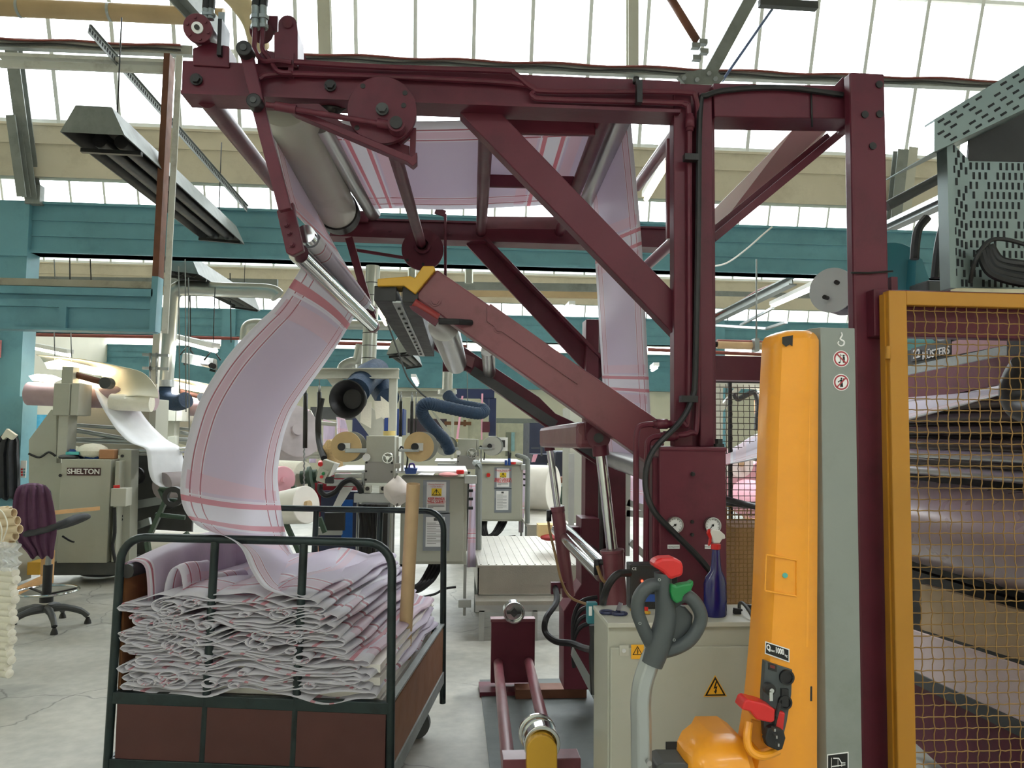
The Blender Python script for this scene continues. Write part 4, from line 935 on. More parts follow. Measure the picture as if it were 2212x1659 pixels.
# tiller
YI = 1.86
tl = M_().tube(catmull([Q(1388, 1760, YI), Q(1386, 1659, YI), Q(1385, 1560, YI), Q(1384, 1520, YI), Q(1388, 1480, YI), Q(1400, 1440, YI), Q(1412, 1410, YI)], 6), .0265, 6).build('tiller_tube', silver, st_, label='silver tiller tube', bevel=.004)
bq = Q(1400, 1645, YI-.027); M_().cyl(bq, bq-V((0, .012, 0)), .006, n=12).build('tube_bolt', steel, tl)
def spine(pts, wid, dep):
    rows = []; C_ = catmull([Q(x, y, YI-.01) for x, y in pts], 5); W_ = catmull([V((k, 0, 0)) for k in wid], 5)
    for i, p in enumerate(C_):
        d = (C_[min(i+1, len(C_)-1)]-C_[max(0, i-1)]).normalized(); s_ = V((d.z, 0, -d.x)); w_ = S(W_[i].x, YI)
        rows.append([p + s_*(w_*math.cos(t)) + V((0, -dep*math.sin(t), 0)) for t in [2*PI*k/14 for k in range(15)]])
    m = M_().grid(rows); m.add(rows[0][:-1], [list(range(14))]); m.add(rows[-1][:-1], [list(range(14))]); return m
hd = spine([(1408, 1436), (1424, 1390), (1437, 1340), (1436, 1300), (1432, 1260), (1433, 1238)], [23, 26, 24, 21, 19, 20], .024).build('tiller_head', tiller, st_, label='charcoal plastic tiller head')
M_().tube(catmull([Q(1424, 1262, YI-.01), Q(1402, 1266, YI-.02), Q(1382, 1288, YI-.02), Q(1377, 1318, YI-.02), Q(1385, 1345, YI-.02), Q(1398, 1375, YI-.01), Q(1412, 1400, YI)], 6), [.0165]*37, 12).build('grip_loop', tiller, hd)
M_().tube(catmull([Q(1452, 1300, YI), Q(1478, 1286, YI-.015), Q(1500, 1300, YI-.02), Q(1514, 1328, YI-.02), Q(1508, 1356, YI-.02), Q(1488, 1384, YI-.02), Q(1460, 1400, YI-.01), Q(1432, 1408, YI)], 6), [.0165]*43, 12).build('grip_loop', tiller, hd)
M_().prism([Q(x, y, YI-.005) for x, y in ((1440, 1300), (1480, 1310), (1498, 1330), (1496, 1356), (1470, 1385), (1430, 1408), (1420, 1380))], (0, .02, 0)).build('head_web', tiller, hd, bevel=.005)
c = Q(1443, 1226, YI-.01)
cp_ = M_().prism([Q(x, y, YI-.036) for x, y in ((1411, 1224), (1416, 1212), (1430, 1206), (1456, 1205), (1474, 1213), (1477, 1226), (1476, 1244), (1452, 1252), (1444, 1250), (1432, 1236))], (0, .05, 0)).build('red_button', red, hd, bevel=.007)
kb = [(1450, 1262), (1462, 1266), (1474, 1262), (1490, 1260), (1499, 1254), (1499, 1264), (1494, 1276), (1478, 1286), (1474, 1300), (1462, 1305), (1453, 1296), (1449, 1280)]
M_().prism([Q(x, y, YI-.045) for x, y in kb], (0, .03, 0)).build('green_knob', green, hd, bevel=.005)
for px, py in ((1424, 1252), (1382, 1346), (1456, 1382)): q = Q(px, py, YI-.034); M_().ring(q, q-V((0, .003, 0)), .0035, .0022, 12).build('screw_cap', silver, hd)
# ================================================================ roll stand on the floor
rs = thing('roll_stand', 'maroon and yellow batch roll stand with chrome end cups', 'roll stand', (.35, 3.8, 0))
YP = 4.85
M_().bb(Q(1060, 1476, YP), Q(1156, 1342, YP)+V((0, .05, 0))).build('end_plate', maroon, rs, bevel=.004)
M_().bb(Q(1060, 1344, YP-.01), Q(1156, 1336, YP)+V((0, .06, 0))).build('plate_edge', maroon_lit, rs)
c = Q(1110, 1322, YP-.02)
cu = M_().ring(c+V((0, .06, 0)), c-V((0, .03, 0)), .066, .054, 36).cyl(c+V((0, .03, 0)), c+V((0, .0, 0)), .055, n=32).build('end_cup', chrome, rs, bevel=.003)
M_().ring(c, c-V((0, .02, 0)), .03, .012, 4).box(c-V((0, .01, 0)), (.09, .02, .016)).build('drive_dog', greyd, cu)
for A, B, Y2_ in (((1076, 1432), (1100, 1668), 2.9), ((1142, 1430), (1196, 1655), 2.9)): M_().cyl(Q(*A, YP), Q(*B, Y2_), .028, n=20).build('tie_tube', maroon_lit, rs)
M_().bb(Q(1086, 1690, 2.88), Q(1255, 1638, 2.88)+V((0, .09, 0))).build('cross_channel', maroon_lit, rs, bevel=.003)
YY = 2.8
c = Q(1170, 1604, YY+.02)
cu = M_().ring(c+V((0, .05, 0)), c-V((0, .02, 0)), .066, .05, 36).ring(c+V((-.008, .075, .008)), c+V((-.008, .06, .008)), .07, .055, 36).build('end_cup', chrome, rs, bevel=.003)
M_().cyl(c+V((0, .04, 0)), c-V((0, .03, 0)), .045, n=24).build('cup_hub', yellow, cu)
pts = [Q(1139, 1700, YY-.03)]+[Q(1171-33*math.cos(t), 1622-33*math.sin(t), YY-.03) for t in [PI*k/12 for k in range(13)]]+[Q(1204, 1700, YY-.03)]
M_().prism(pts, (0, .05, 0)).build('yellow_bracket', yellow, rs, bevel=.004, label='yellow end bracket')
M_().bb((.12, 3.0, .0), (.55, 3.3, .05)).bb((.2, YP-.1, 0), (.52, YP+.1, .03)).build('foot_plate', maroon, rs)
pA = QZ(1036, 1468, .008); pB = QZ(1290, 1482, .008)
o = M_().bb((pA.x, 2.6, .0), (pB.x+1.2, pA.y, .008)).build('floor_plate', floorplate, None); tag(o, 'dark steel sheet laid on the floor under the roll stand', 'floor plate')
# ================================================================ wire gate at the right
YG = 2.55
gt = thing('wire_gate', 'yellow framed guard gate with wavy wire mesh', 'gate', (Q(2050, 900, YG).x, YG, 0))
gl = Q(1925, 900, YG).x; gr_ = gl+.95; gz = Q(2000, 629, YG).z; gw = S(43, YG)
M_().bb((gl, YG, .1), (gl+gw, YG+.04, gz)).build('stile', gatey, gt, bevel=.004)
M_().bb((gl-.006, YG+.02, .1), (gl+.012, YG+.05, gz-.01)).build('stile_edge', gatey, gt)
M_().bb((gl+gw, YG+.001, gz-.05), (gr_-gw, YG+.039, gz)).build('top_rail', gatey, gt, bevel=.004)
M_().bb((gl+gw, YG+.001, .1), (gr_-gw, YG+.039, .16)).build('bottom_rail', gatey, gt); M_().bb((gr_-gw, YG, .1), (gr_, YG+.04, gz)).build('stile', gatey, gt)
mesh = M_(); p_ = S(25.3, YG); wire = mat('ochre wire', sr(150, 116, 66), .5, .2, .15, 20)
x = gl+gw; i = 0
while x < gr_-gw:
    mesh.tube([V((x+.0025*math.sin(k*PI/2*1.0), YG+.02+.002*math.cos(k*PI+i*PI), .12+k*p_/2)) for k in range(int((gz-.15)/p_*2)+1)], .0021, 5); x += p_; i += 1
z = .14; i = 0
while z < gz-.05:
    mesh.tube([V((gl+gw+k*p_/2, YG+.02+.0025*math.cos(k*PI+i*PI), z+.001*math.sin(k*2.1))) for k in range(int((gr_-gl-2*gw)/p_*2)+2)], .0021, 5); z += p_; i += 1
mesh.build('wire_mesh', wire, gt)
hg = M_().cyl(Q(1918, 775, YG-.005), Q(1918, 748, YG-.005), .009, n=14).bb(Q(1911, 772, YG-.002), Q(1924, 764, YG)).build('hinge', gatey, gt)
# header over the gate, tied to the tall post
hd2 = thing('gate_header', 'maroon header beam behind the top of the yellow gate', 'beam', (gl+.4, YG+.15, 1.9))
M_().bb((gl-.02, YG+.06, Q(2000, 625, YG).z-.16), (gr_+.2, YG+.12, Q(2000, 620, YG).z)).build('header_beam', maroon, hd2, bevel=.003)
M_().bb(Q(1926, 632, 2.66), Q(1939, 598, 2.66)+V((0, .05, 0))).build('header_lug', maroon, hd2)
# ================================================================ padding machine behind the gate
pd = thing('padding_machine', 'dark roller machine behind the wire gate with lettered side plate', 'machine', (2.6, 3.6, 0))
XP = 2.3
def PX(pts, X, d, mt, name, par=None, bevel=0): return M_().prism([QX(x, y, X) for x, y in pts], (d, 0, 0)).build(name, mt, par or pd, bevel=bevel)
PX([(1945, 798), (1945, 762), (2095, 722), (2300, 668), (2300, 742)], XP, .06, blackm, 'side_plate')
PX([(2056, 768), (2056, 738), (2095, 728), (2184, 726), (2184, 744)], XP-.01, .01, mat('pinkish steel panel', sr(170, 130, 138), .35, .3), 'side_cover')
PX([(1945, 812), (1945, 794), (2175, 746), (2175, 766)], XP-.03, .02, galv, 'slide_rail')
PX([(2175, 768), (2175, 736), (2300, 705), (2300, 745)], XP-.05, .06, blackm, 'slide_end')
rt = (QX(2050, 757, XP-.01)-QX(1994, 770, XP-.01)).normalized()
lp_ = PX([(1968, 782), (1968, 753), (2054, 731), (2054, 762)], XP-.006, .005, greyd, 'name_plate')
text('lettering', 'KÜSTERS', .052, QX(2021, 763, XP-.012), rt, (0, 0, 1), whitem, lp_, ext=.001, bold=.0008)
c = QX(1980, 765, XP-.012)
text('emblem', '22', .06, c, rt, (0, 0, 1), whitem, lp_, ext=.001, bold=.001)
def roll(name, py, rpx, mt, X=2.35, n=40, px=2090, y0=2.75, y1=5.0):
    c = QX(px, py, X); return M_().cyl((X, y0, c.z), (X, y1, c.z), rpx/FPX*c.y, n=n).build(name, mt, pd)
darkroll = mat('dark oiled roll', sr(92, 84, 78), .22, .5, .15, 3)
for py, r_ in ((872, 16), (902, 14), (930, 13), (962, 17), (1000, 14)): roll('guide_roll', py, r_, darkroll, 2.45)
roll('guide_roll', 985, 12, steel, 2.3); roll('guide_roll', 1022, 13, steel, 2.3)
roll('pressure_roll', 1146, 101, mat('pink grey rubber roll', sr(170, 150, 152), .28, .1, .08, 3, coat=.3), 2.45)
PX([(1950, 1225), (2300, 1330), (2300, 1420), (1950, 1300)], 2.45, .05, blackm, 'bath_edge')
PX([(1990, 1262), (2300, 1345), (2300, 1455), (1990, 1360)], 2.35, .03, mat('stained tan panel', sr(176, 152, 118), .5, 0, .12, 3), 'bath_panel')
PX([(1950, 1355), (2300, 1470), (2300, 1600), (1950, 1440)], 2.3, .02, mat('pale pink panel', sr(206, 188, 186), .45, 0, .06, 3), 'lower_panel')
PX([(1950, 1440), (2300, 1605), (2300, 1640), (1950, 1465)], 2.29, .02, greyd, 'panel_channel')
PX([(1950, 1465), (2300, 1640), (2300, 1900), (1950, 1580)], 2.32, .02, maroon, 'frame_plate')
M_().bb((2.68, 2.8, 0), (2.95, 5.2, 1.78)).build('frame_core', blackm, pd)
PX([(1945, 800), (2300, 700), (2300, 800), (1945, 875)], 2.6, .03, maroon, 'upper_plate')
M_().bb((2.45, 4.9, 0), (3.0, 5.1, 1.95)).build('end_frame', maroon, pd)
M_().bb(Q(1525, 820, 3.3), Q(1760, 772, 3.3)+V((0, .1, 0))).bb(Q(1525, 812, 3.3), Q(1535, 600, 3.3)+V((0, .05, 0))).build('tie_beam', maroon, pd, bevel=.003)
for k in range(5):
    M_().tube(catmull([QX(2000+k*4, 690, 2.5), QX(2010+k*3, 720+k*3, 2.45), QX(2060+k*6, 740-k*3, 2.4), QX(2140, 700+k*5, 2.4), QX(2250, 690+k*6, 2.4)], 5), .014, 8).build('hose', black, pd)
M_().tube(catmull([QX(2215, 790, 2.1), QX(2196, 820, 2.1), QX(2190, 850, 2.1), QX(2205, 880, 2.1), QX(2240, 890, 2.1)], 5), .05, 14).build('thick_hose', blackm, pd)
# ---- guards beyond the gauge post
def guard(name, label, x0, x1, y0_, y1_, Y, pitch, mt, dy=0):
    g = thing(name, label, 'guard', tuple(Q((x0+x1)/2, y1_, Y)))
    A = Q(x0, y1_, Y); B = Q(x1, y0_, Y); m = M_(); p = S(pitch, Y); x = A.x; i = 0
    while x < B.x: m.tube([V((x+.0012*math.sin(k*PI/2), Y+.0015*math.cos(k*PI+i*PI)+dy*(x-A.x), A.z+k*p/2)) for k in range(int((B.z-A.z)/p*2))], .0019, 4); x += p; i += 1
    z = A.z; i = 0
    while z < B.z: m.tube([V((lerp(A.x, B.x, k/20), Y+dy*lerp(0, B.x-A.x, k/20), z)) for k in range(21)], .0019, 4); z += p; i += 1
    m.build('wire_mesh', mt, g); return g
g1 = guard('mesh_guard', 'dark square wire guard between the gauge post and the stacker', 1532, 1672, 820, 1190, 3.9, 13.3, mat('dark wire', sr(86, 76, 66), .5, .3))
M_().bb(Q(1525, 826, 3.9), Q(1680, 818, 3.9)+V((0, .02, 0))).bb(Q(1577, 1190, 3.9), Q(1581, 820, 3.9)+V((0, .02, 0))).build('guard_frame', blackm, g1)
g2 = guard('low_mesh_guard', 'ochre wavy wire guard with black top rail beside the gauge post', 1570, 1668, 1092, 1312, 3.0, 9.5, wire)
M_().cyl(Q(1566, 1078, 3.02), Q(1668, 1104, 2.7), .012, n=12).cyl(Q(1566, 1086, 3.05), Q(1668, 1096, 2.75), .012, n=12).build('top_rail', blackm, g2)
bx = M_().bb(Q(1590, 1320, 3.5), Q(1700, 1140, 3.5)+V((0, .3, 0))).build('cardboard_box', mat('brown cardboard', sr(160, 124, 84), .75), None, bevel=.004); tag(bx, 'brown cardboard box behind the low wire guard', 'box')
# ================================================================ upper right: cable trays, blower, reel
slotm = mat('slot shadow', sr(30, 32, 34), .8)
ctm = mat('perforated galvanised tray', sr(120, 134, 132), .4, .5, .08, 5, dirt=sr(120, 130, 128), damt=.4)
tA = thing('slanted_cable_tray', 'perforated steel cable tray rising to the upper right above the gate', 'cable tray', tuple(Q(2100, 260, 2.6)))
def trayface(par, pts, Y, dirv, rows_, cols, d=.003):
    P4 = [Q(x, y, Y) for x, y in pts]; o = M_().prism(P4, (0, d, 0)).build('tray_face', ctm, par)
    m = M_(); a, b, c_, e = P4
    for r in range(rows_):
        for c in range(cols):
            u_ = (c+.5+(.5 if r % 2 else 0))/(cols+.5); v_ = (r+.5)/rows_
            p = lerp(lerp(a, b, u_), lerp(e, c_, u_), v_)
            if dirv == 'x': q = (b-a).normalized()*.0135
            else: q = (e-a).normalized()*.0135
            if (c+r) % 9 != 4 and u_ < .99: m.bar(p-q-V((0, .001, 0)), p+q-V((0, .001, 0)), .0018, .0085) if dirv == 'x' else m.bar(p-q-V((0, .001, 0)), p+q-V((0, .001, 0)), .0085, .0018, (0, 1, 0))
    m.build('slot_pattern', slotm, o)
    return o
trayface(tA, [(2019, 262), (2300, 92), (2300, 190), (2019, 326)], 2.6, 'x', 5, 10)
M_().prism([Q(x, y, 2.6) for x, y in ((2019, 262), (2300, 92), (2300, 88), (2019, 257))], (0, .06, 0)).build('tray_lip', ctm, tA)
M_().prism([Q(x, y, 2.6) for x, y in ((2019, 326), (2300, 190), (2300, 194), (2019, 328))], (0, .35, 0)).build('tray_bed', ctm, tA)
tB = thing('vertical_cable_tray', 'wide perforated steel cable tray standing above the gate', 'cable tray', tuple(Q(2140, 620, 2.68)))
trayface(tB, [(2090, 348), (2290, 352), (2290, 626), (2092, 622)], 2.72, 'z', 13, 15)
trayface(tB, [(2054, 305), (2092, 345), (2092, 622), (2061, 622)], 2.70, 'z', 14, 3)
M_().bb(Q(2053, 622, 2.66), Q(2058, 305, 2.66)+V((0, .06, 0))).build('tray_lip', ctm, tB)
for (pts, mt) in (([(2100, 240), (2300, 130), (2300, 352), (2090, 348)], blackm),): M_().prism([Q(x, y, 2.9) for x, y in pts], (0, .01, 0)).build('tray_back', mt, tB)
for k in range(4):
    M_().tube(catmull([Q(2118+k*7, 540-k*3, 2.66), Q(2135+k*8, 585-k*8, 2.64), Q(2180+k*6, 606-k*12, 2.62), Q(2260, 618-k*14, 2.6)], 6), .016, 8).build('black_cable', black, tB)
M_().tube(catmull([Q(2096, 610, 2.66), Q(2108, 560, 2.62), Q(2135, 522, 2.62), Q(2170, 517, 2.62), Q(2220, 530, 2.62)], 6), .008, 8).build('black_cable', black, tB)
bl = thing('blower', 'teal round blower housing between tall post and cable tray', 'blower', tuple(Q(1950, 615, 3.6)))
c = Q(1925, 585, 3.6); M_().cyl(c, c+V((.11, .25, 0)), S(66, 3.6), n=40).ring(c+V((.075, .16, 0)), c+V((.09, .19, 0)), S(72, 3.6), S(60, 3.6), 40).build('fan_housing', teal_d, bl, bevel=.004)
M_().prism([Q(x, y, 3.5) for x, y in ((1980, 555), (1992, 560), (2010, 612), (2008, 640), (1975, 640))], (0, .1, 0)).build('outlet_duct', teal_d, bl)
M_().bb(Q(2004, 650, 3.4), Q(2055, 606, 3.4)+V((0, .15, 0))).build('motor', greyd, bl, bevel=.01)
for a_, b_, c_ in (((1975, 560), (1982, 500), (2003, 470)), ((2020, 600), (2030, 520), (2052, 440))):
    M_().tube(catmull([Q(*a_, 3.3), Q(*b_, 3.3), Q(*c_, 3.3)], 6), .02, 8).build('duct_hose', black, bl)
rl = thing('cable_reel', 'pale disc cable reel mounted left of the tall maroon post', 'reel', tuple(Q(1800, 680, 3.0)))
c = Q(1797, 627, 3.0); ax = V((.75, .66, 0)).normalized()
dsk = M_().cyl(c-ax*.004, c+ax*.004, S(51, 3.0), n=44).build('reel_disc', mat('pale grey disc', sr(196, 202, 204), .45, .1, .05), rl)
M_().cyl(c+ax*.005, c+ax*.13, S(49, 3.0), n=40).build('reel_drum', blackm, rl)
for px, py in ((1810, 611), (1785, 643)): q = Q(px, py, 2.98); M_().cyl(q+ax*.01, q-ax*.02, .009, n=12).build('reel_bolt', blackm, dsk)
o = M_().cyl(Q(1915, 446, 3.2), Q(2062, 368, 3.2), .022, n=16).build('grey_pipe', greyd, None); tag(o, 'dark grey pipe slanting between tall post and cable tray', 'pipe')
o = M_().bar(Q(1915, 492, 3.9), Q(2062, 424, 3.3), .12, .02).bar(Q(1915, 488, 3.85), Q(2062, 418, 3.25), .02, .05).build('wire_tray', galv, None); tag(o, 'narrow galvanised tray with cables behind the slanting grey pipe', 'cable tray')
# ================================================================ left half: lighting, heaters, inspection machines
def rb_(m, x0, y0, x1, y1, Y, d): a = Q(x0, y1, Y); b = Q(x1, y0, Y); return m.bb((a.x, Y, a.z), (b.x, Y+d, b.z))
def RB(x0, y0, x1, y1, Y, d): return rb_(M_(), x0, y0, x1, y1, Y, d)
def solo(o, label, cat, group=None): return tag(o, label, cat, group)
def HL(x0, y0, x1, y1, z0, n=1): return None
lampw = mat('lit tube', (1, .97, .9), .5, emit=(1, .96, .88), estr=9)
lampy = mat('warm lit tube', (1, .9, .7), .5, emit=(1, .80, .48), estr=9)
# fluorescent battens
def batten(a, Ya, b, Yb_, label, r=.045, m=lampw, body=True):
    A = Q(*a, Ya); B = Q(*b, Yb_); t = thing('hanging_strip_light', label, 'light', tuple((A+B)/2+V((0, 0, .1))), group=None)
    M_().bar(A+V((0, 0, r*1.3)), B+V((0, 0, r*1.3)), r*2.2, r*1.4).build('lamp_body', whitem, t)
    M_().cyl(A, B, r*.6, n=12).build('lamp_tube', m, t)
    p = (A+B)/2-V((0, 0, r*1.5)); add_light(p.x, p.y, p.z, 1.2, 35); return t
batten((372, 733), 12, (466, 758), 9.5, 'white fluorescent strip light over the second inspection machine')
batten((74, 752), 14, (151, 768), 12, 'dim white strip light right of the teal column')
batten((1668, 662), 13.5, (1764, 620), 9.9, 'bright fluorescent strip light left of the reel')
batten((1396, 430), 6.5, (1442, 352), 5.2, 'warm fluorescent strip behind the maroon post', .035, lampy)
batten((1214, 682), 14, (1236, 662), 12, 'short strip light seen through the machine frame')
batten((818, 668), 10.5, (834, 700), 12.5, 'warm strip light behind the yellow end bracket', .05, lampy)
batten((893, 818), 15, (901, 832), 17, 'small lit strip hanging over the label presses')
batten((1409, 800), 14, (1418, 794), 13, 'small lit strip right of the hanging cloth')
# hanging radiant heaters
def heater(a0, a1, Ya, b0, b1, Yb_, label, lip=.10):
    A0, A1 = Q(*a0, Ya), Q(*a1, Ya); B0, B1 = Q(*b0, Yb_), Q(*b1, Yb_); up = V((0, 0, lip*1.6))
    t = thing('radiant_heater', label, 'heater', tuple((A0+B1)/2+up))
    w0 = (A1-A0)*.22; w1 = (B1-B0)*.22
    hd_ = M_().grid([[A0, A0+w0+up, A1-w0+up, A1], [B0, B0+w1+up, B1-w1+up, B1]], False).add([A0, A0+w0+up, A1-w0+up, A1], [(0, 1, 2, 3)]).add([B0, B0+w1+up, B1-w1+up, B1], [(3, 2, 1, 0)])
    hd_.build('reflector', greyp, t, solid=.006)
    dn = V((0, 0, .014)); M_().grid([[A0-dn*0+w0*.1, A0+w0+up-dn, A1-w0+up-dn, A1-w0*.1], [B0+w1*.1, B0+w1+up-dn, B1-w1+up-dn, B1-w1*.1]], False).build('heater_dark_sheet', blackm, t, solid=.003)  # added black sheet standing for the dark inside of the hood
    for f in (.32, .68): M_().cyl(lerp(A0, A1, f)+V((0, .3, lip*.45)), lerp(B0, B1, f)+V((0, -.1, lip*.45)), lip*.42, n=14).build('burner_tube', blackm, t)
    for g in (.1, .95): M_().bar(lerp(A0, B0, g)-V((0, 0, .02)), lerp(A1, B1, g)-V((0, 0, .02)), .04, .03).build('cross_strap', blackm, t)
    for g in (.12, .93): p = lerp(lerp(A0, A1, .5), lerp(B0, B1, .5), g)+up; M_().tube([p+V((-.1, 0, -.02)), p+V((0, 0, .12)), p+V((.1, 0, -.02))], .01, 6).cyl(p+V((0, 0, .12)), V((p.x, p.y, p.z+.9)), .006, n=5).build('hanger', blackm, t)
    return t
heater((130, 285), (268, 292), 5.8, (440, 520), (528, 528), 9.1, 'long dark radiant heater hanging above the teal girder', .13)
heater((340, 582), (428, 592), 9.9, (505, 664), (562, 672), 14, 'dark radiant heater hanging below the teal girder', .15)
heater((392, 783), (402, 779), 12, (458, 796), (470, 800), 9.7, 'small heater with pale top behind the hanging cloth', .08)
heater((835, 765), (885, 760), 11, (878, 795), (912, 790), 14, 'small radiant heater hanging above the presses', .12)
# perforated rail
A = Q(188, 62, 6.2); B = Q(532, 452, 9.2); sd, u = frame_of(B-A); pr = thing('perforated_rail', 'slotted steel support rail slanting past the big heater', 'rail', tuple(A))
M_().bar(A+sd*.012, B+sd*.012, .003, .08).bar(A+u*.04+sd*.02, B+u*.04+sd*.02, .02, .003).build('rail', greyp, pr)
m = M_(); n_ = 90
for k in range(n_): p = lerp(A, B, (k+.5)/n_); d = (B-A)/n_*.28; m.bar(p-d+sd*.012, p+d+sd*.012, .006, .034)
m.build('slot_pattern', slotm, pr)
# front gantry: white edged post, teal channel and pale planks
YQ = 6.6
gn = thing('loading_gantry', 'teal channel beam hung on a white and rusty post at upper left', 'gantry', tuple(Q(350, 720, YQ)))
a = Q(344, 720, YQ); b = Q(352, 720, YQ); c_ = Q(350, 118, YQ)
M_().bar(Q(356, 720, YQ-.02), Q(388, 120, YQ-.02), .012, .05, (1, 0, 0)).build('post_flange', mat('chipped white paint', sr(206, 206, 198), .5, 0, .05, 4, dirt=sr(150, 140, 128), dscale=6), gn)
M_().bar(Q(341, 600, YQ), Q(366, 122, YQ), .05, .12, (0, 1, 0)).build('post_web', rust, gn); M_().bar(Q(334, 718, YQ), Q(341, 600, YQ), .05, .12, (0, 1, 0)).build('post_foot', teal, gn)
L0 = -9.5; zz = lambda y, px=200: Q(px, y, YQ).z
xr_ = Q(335, 650, YQ).x
M_().bb((L0, YQ, zz(714)), (xr_, YQ+.06, zz(622))).build('channel_web', teal, gn)
M_().bb((L0, YQ-.06, zz(640)), (xr_, YQ, zz(624))).bb((L0, YQ-.03, zz(666)), (xr_, YQ, zz(650))).bb((L0, YQ-.05, zz(716)), (xr_, YQ+.1, zz(711))).build('channel_flange', teal, gn)
M_().bb((Q(131, 700, YQ).x, YQ-.04, zz(714)), (Q(147, 700, YQ).x, YQ, zz(665))).build('stiffener', teal, gn)
M_().bb((L0, YQ-.02, zz(621)), (xr_, YQ+.12, zz(606))).build('top_plank', mat('weathered plank', sr(170, 164, 148), .8, 0, .12, 5, dirt=sr(90, 84, 74), dscale=4), gn)
M_().bar(Q(0, 122, YQ), Q(362, 137, YQ), .1, .03).bar(Q(0, 138, YQ), Q(362, 152, YQ), .03, .06).build('high_beam', MATS['chipped white paint'], gn)
# roof services
def rail_(a, b, Y, w, h, mt, name, label, cat='rail', Y2=None):
    return tag(M_().bar(Q(*a, Y), Q(*b, Y2 or Y), w, h).build(name, mt, None), label, cat)
cu1 = rail_((-60, 92), (418, 112), 8.3, .08, .1, galv, 'conduit_beam', 'grey steel tie with red cable across the roof glazing at left', 'beam')
for k, (off, mt, r) in enumerate(((5, pipe_r, .012), (-4, black, .009))):
    M_().tube(catmull([Q(x, 92-7-off+(x+60)*.042+2*math.sin(x*.03+k), 8.24) for x in range(-60, 420, 30)], 3), r, 6).build('cable', mt, cu1)
cu2 = rail_((655, 128), (2200, 188), 8.3, .08, .09, galv, 'conduit_beam', 'grey steel tie with red cable across the roof glazing behind the machine', 'beam')
for k, (off, mt, r) in enumerate(((5, pipe_r, .012), (-4, black, .009))):
    M_().tube(catmull([Q(x, 128-7-off+(x-655)*.039+2*math.sin(x*.03+k), 8.24) for x in range(655, 2200, 35)], 3), r, 6).build('cable', mt, cu2)
dtm = mat('yellowed duct lagging', sr(186, 160, 122), .6, 0, .1, 3)
o = M_().cyl(Q(-60, 12, 7.6), Q(485, 38, 7.6), .085, n=22).build('lagged_pipe', dtm, None); tag(o, 'yellowed lagged pipe along the top left edge', 'pipe')
for px in (40, 235): M_().ring(Q(px, 16+px*.045, 7.6), Q(px+6, 16+px*.045, 7.6), .09, .084, 22).build('pipe_strap', silver, o)
o = M_().tube(catmull([Q(470, -40, 6.0), Q(510, -5, 6.1), Q(545, 45, 6.2), Q(560, 100, 6.4)], 6), .085, 18).build('lagged_pipe', mat('pale lagging', sr(206, 188, 150), .6), None); tag(o, 'pale lagged pipe bending down behind the hydraulic hoses', 'pipe')
m = M_().ibar(Q(385, -20, 6.5), Q(470, 75, 7.2), .16, .16, .012, (0, 1, 0)); tag(m.build('roof_strut', greyp, None), 'grey roof strut above the hydraulic motor', 'strut')
def rafter(pts, Y0_, Y1_, w, label, mt=greyp, h=.12):
    return tag(M_().ibar(Q(*pts[0], Y0_), Q(*pts[1], Y1_), w, h, .012, (0, 1, 0)).build('roof_rafter', mt, None), label, 'rafter')
gyY = lambda z: 9.5-.15-(z-ZC1)*SL-.08
rafter(((28, 95), (72, 430)), 8.9, 9.35, .14, 'heavy grey rafter at the far left of the roof glazing')
rafter(((28, 250), (52, 425)), 9.0, 9.2, .1, 'short grey bracket beside the left rafter')
m = RB(55, 440, 85, 398, 9.3, .1); tag(m.build('rafter_shoe', greyp, None), 'bolted grey shoe at the foot of the left rafter', 'bracket')
rafter(((700, -10), (704, 140)), 8.4, 8.5, .14, 'pale grey rafter above the left end of the front beam', beige_l)
rafter(((1366, -10), (1366, 240)), 8.4, 8.7, .12, 'pale grey rafter above the chrome guide roller', beige_l)
rafter(((1946, 325), (1930, 480)), 9.1, 9.2, .14, 'grey bracket below the glazing right of the tall post')
rafter(((1968, 320), (1950, 480)), 9.1, 9.2, .12, 'second grey bracket below the glazing right of the tall post', beige_l)
trs = thing('roof_truss', 'grey roof truss with bolted gusset plate at the top right', 'truss', tuple(Q(1510, 170, 6)))
M_().bar(Q(1625, -10, 6), Q(1530, 165, 6), .1, .1, (0, 1, 0)).build('truss_strut', greyp, trs); M_().bar(Q(1500, -70, 6), Q(1545, -10, 6), .07, .07).build('truss_strut', greyp, trs)
M_().bar(Q(1640, 6, 6.0), Q(1764, 14, 6), .06, .06).build('truss_lug', greyd, trs)
gp = M_().prism([Q(x, y, 5.95) for x, y in ((1465, 165), (1490, 155), (1512, 150), (1540, 148), (1566, 168), (1552, 182), (1480, 182))], (0, .05, 0)).build('gusset', greyp, trs)
for px, py in ((1478, 168), (1506, 172), (1532, 158), (1546, 170)): M_().cyl(Q(px, py, 5.95), Q(px, py, 5.92), .02, n=6).build('gusset_bolt', galv, gp)
M_().cyl(Q(1668, 20, 6.2), Q(1560, 175, 6.2), .012, n=8).build('tie_rod', mat('blue grey rod', sr(96, 112, 150), .5), trs)
M_().cyl(Q(1445, -10, 6.2), Q(1508, 92, 6.2), .035, n=10).build('brown_tie', rust, trs)
for px, py in ((1502, 100), (1518, 92), (1520, 112), (1504, 126)): M_().box(Q(px, py, 6), (.07, .05, .04)).build('clamp', galv, trs)
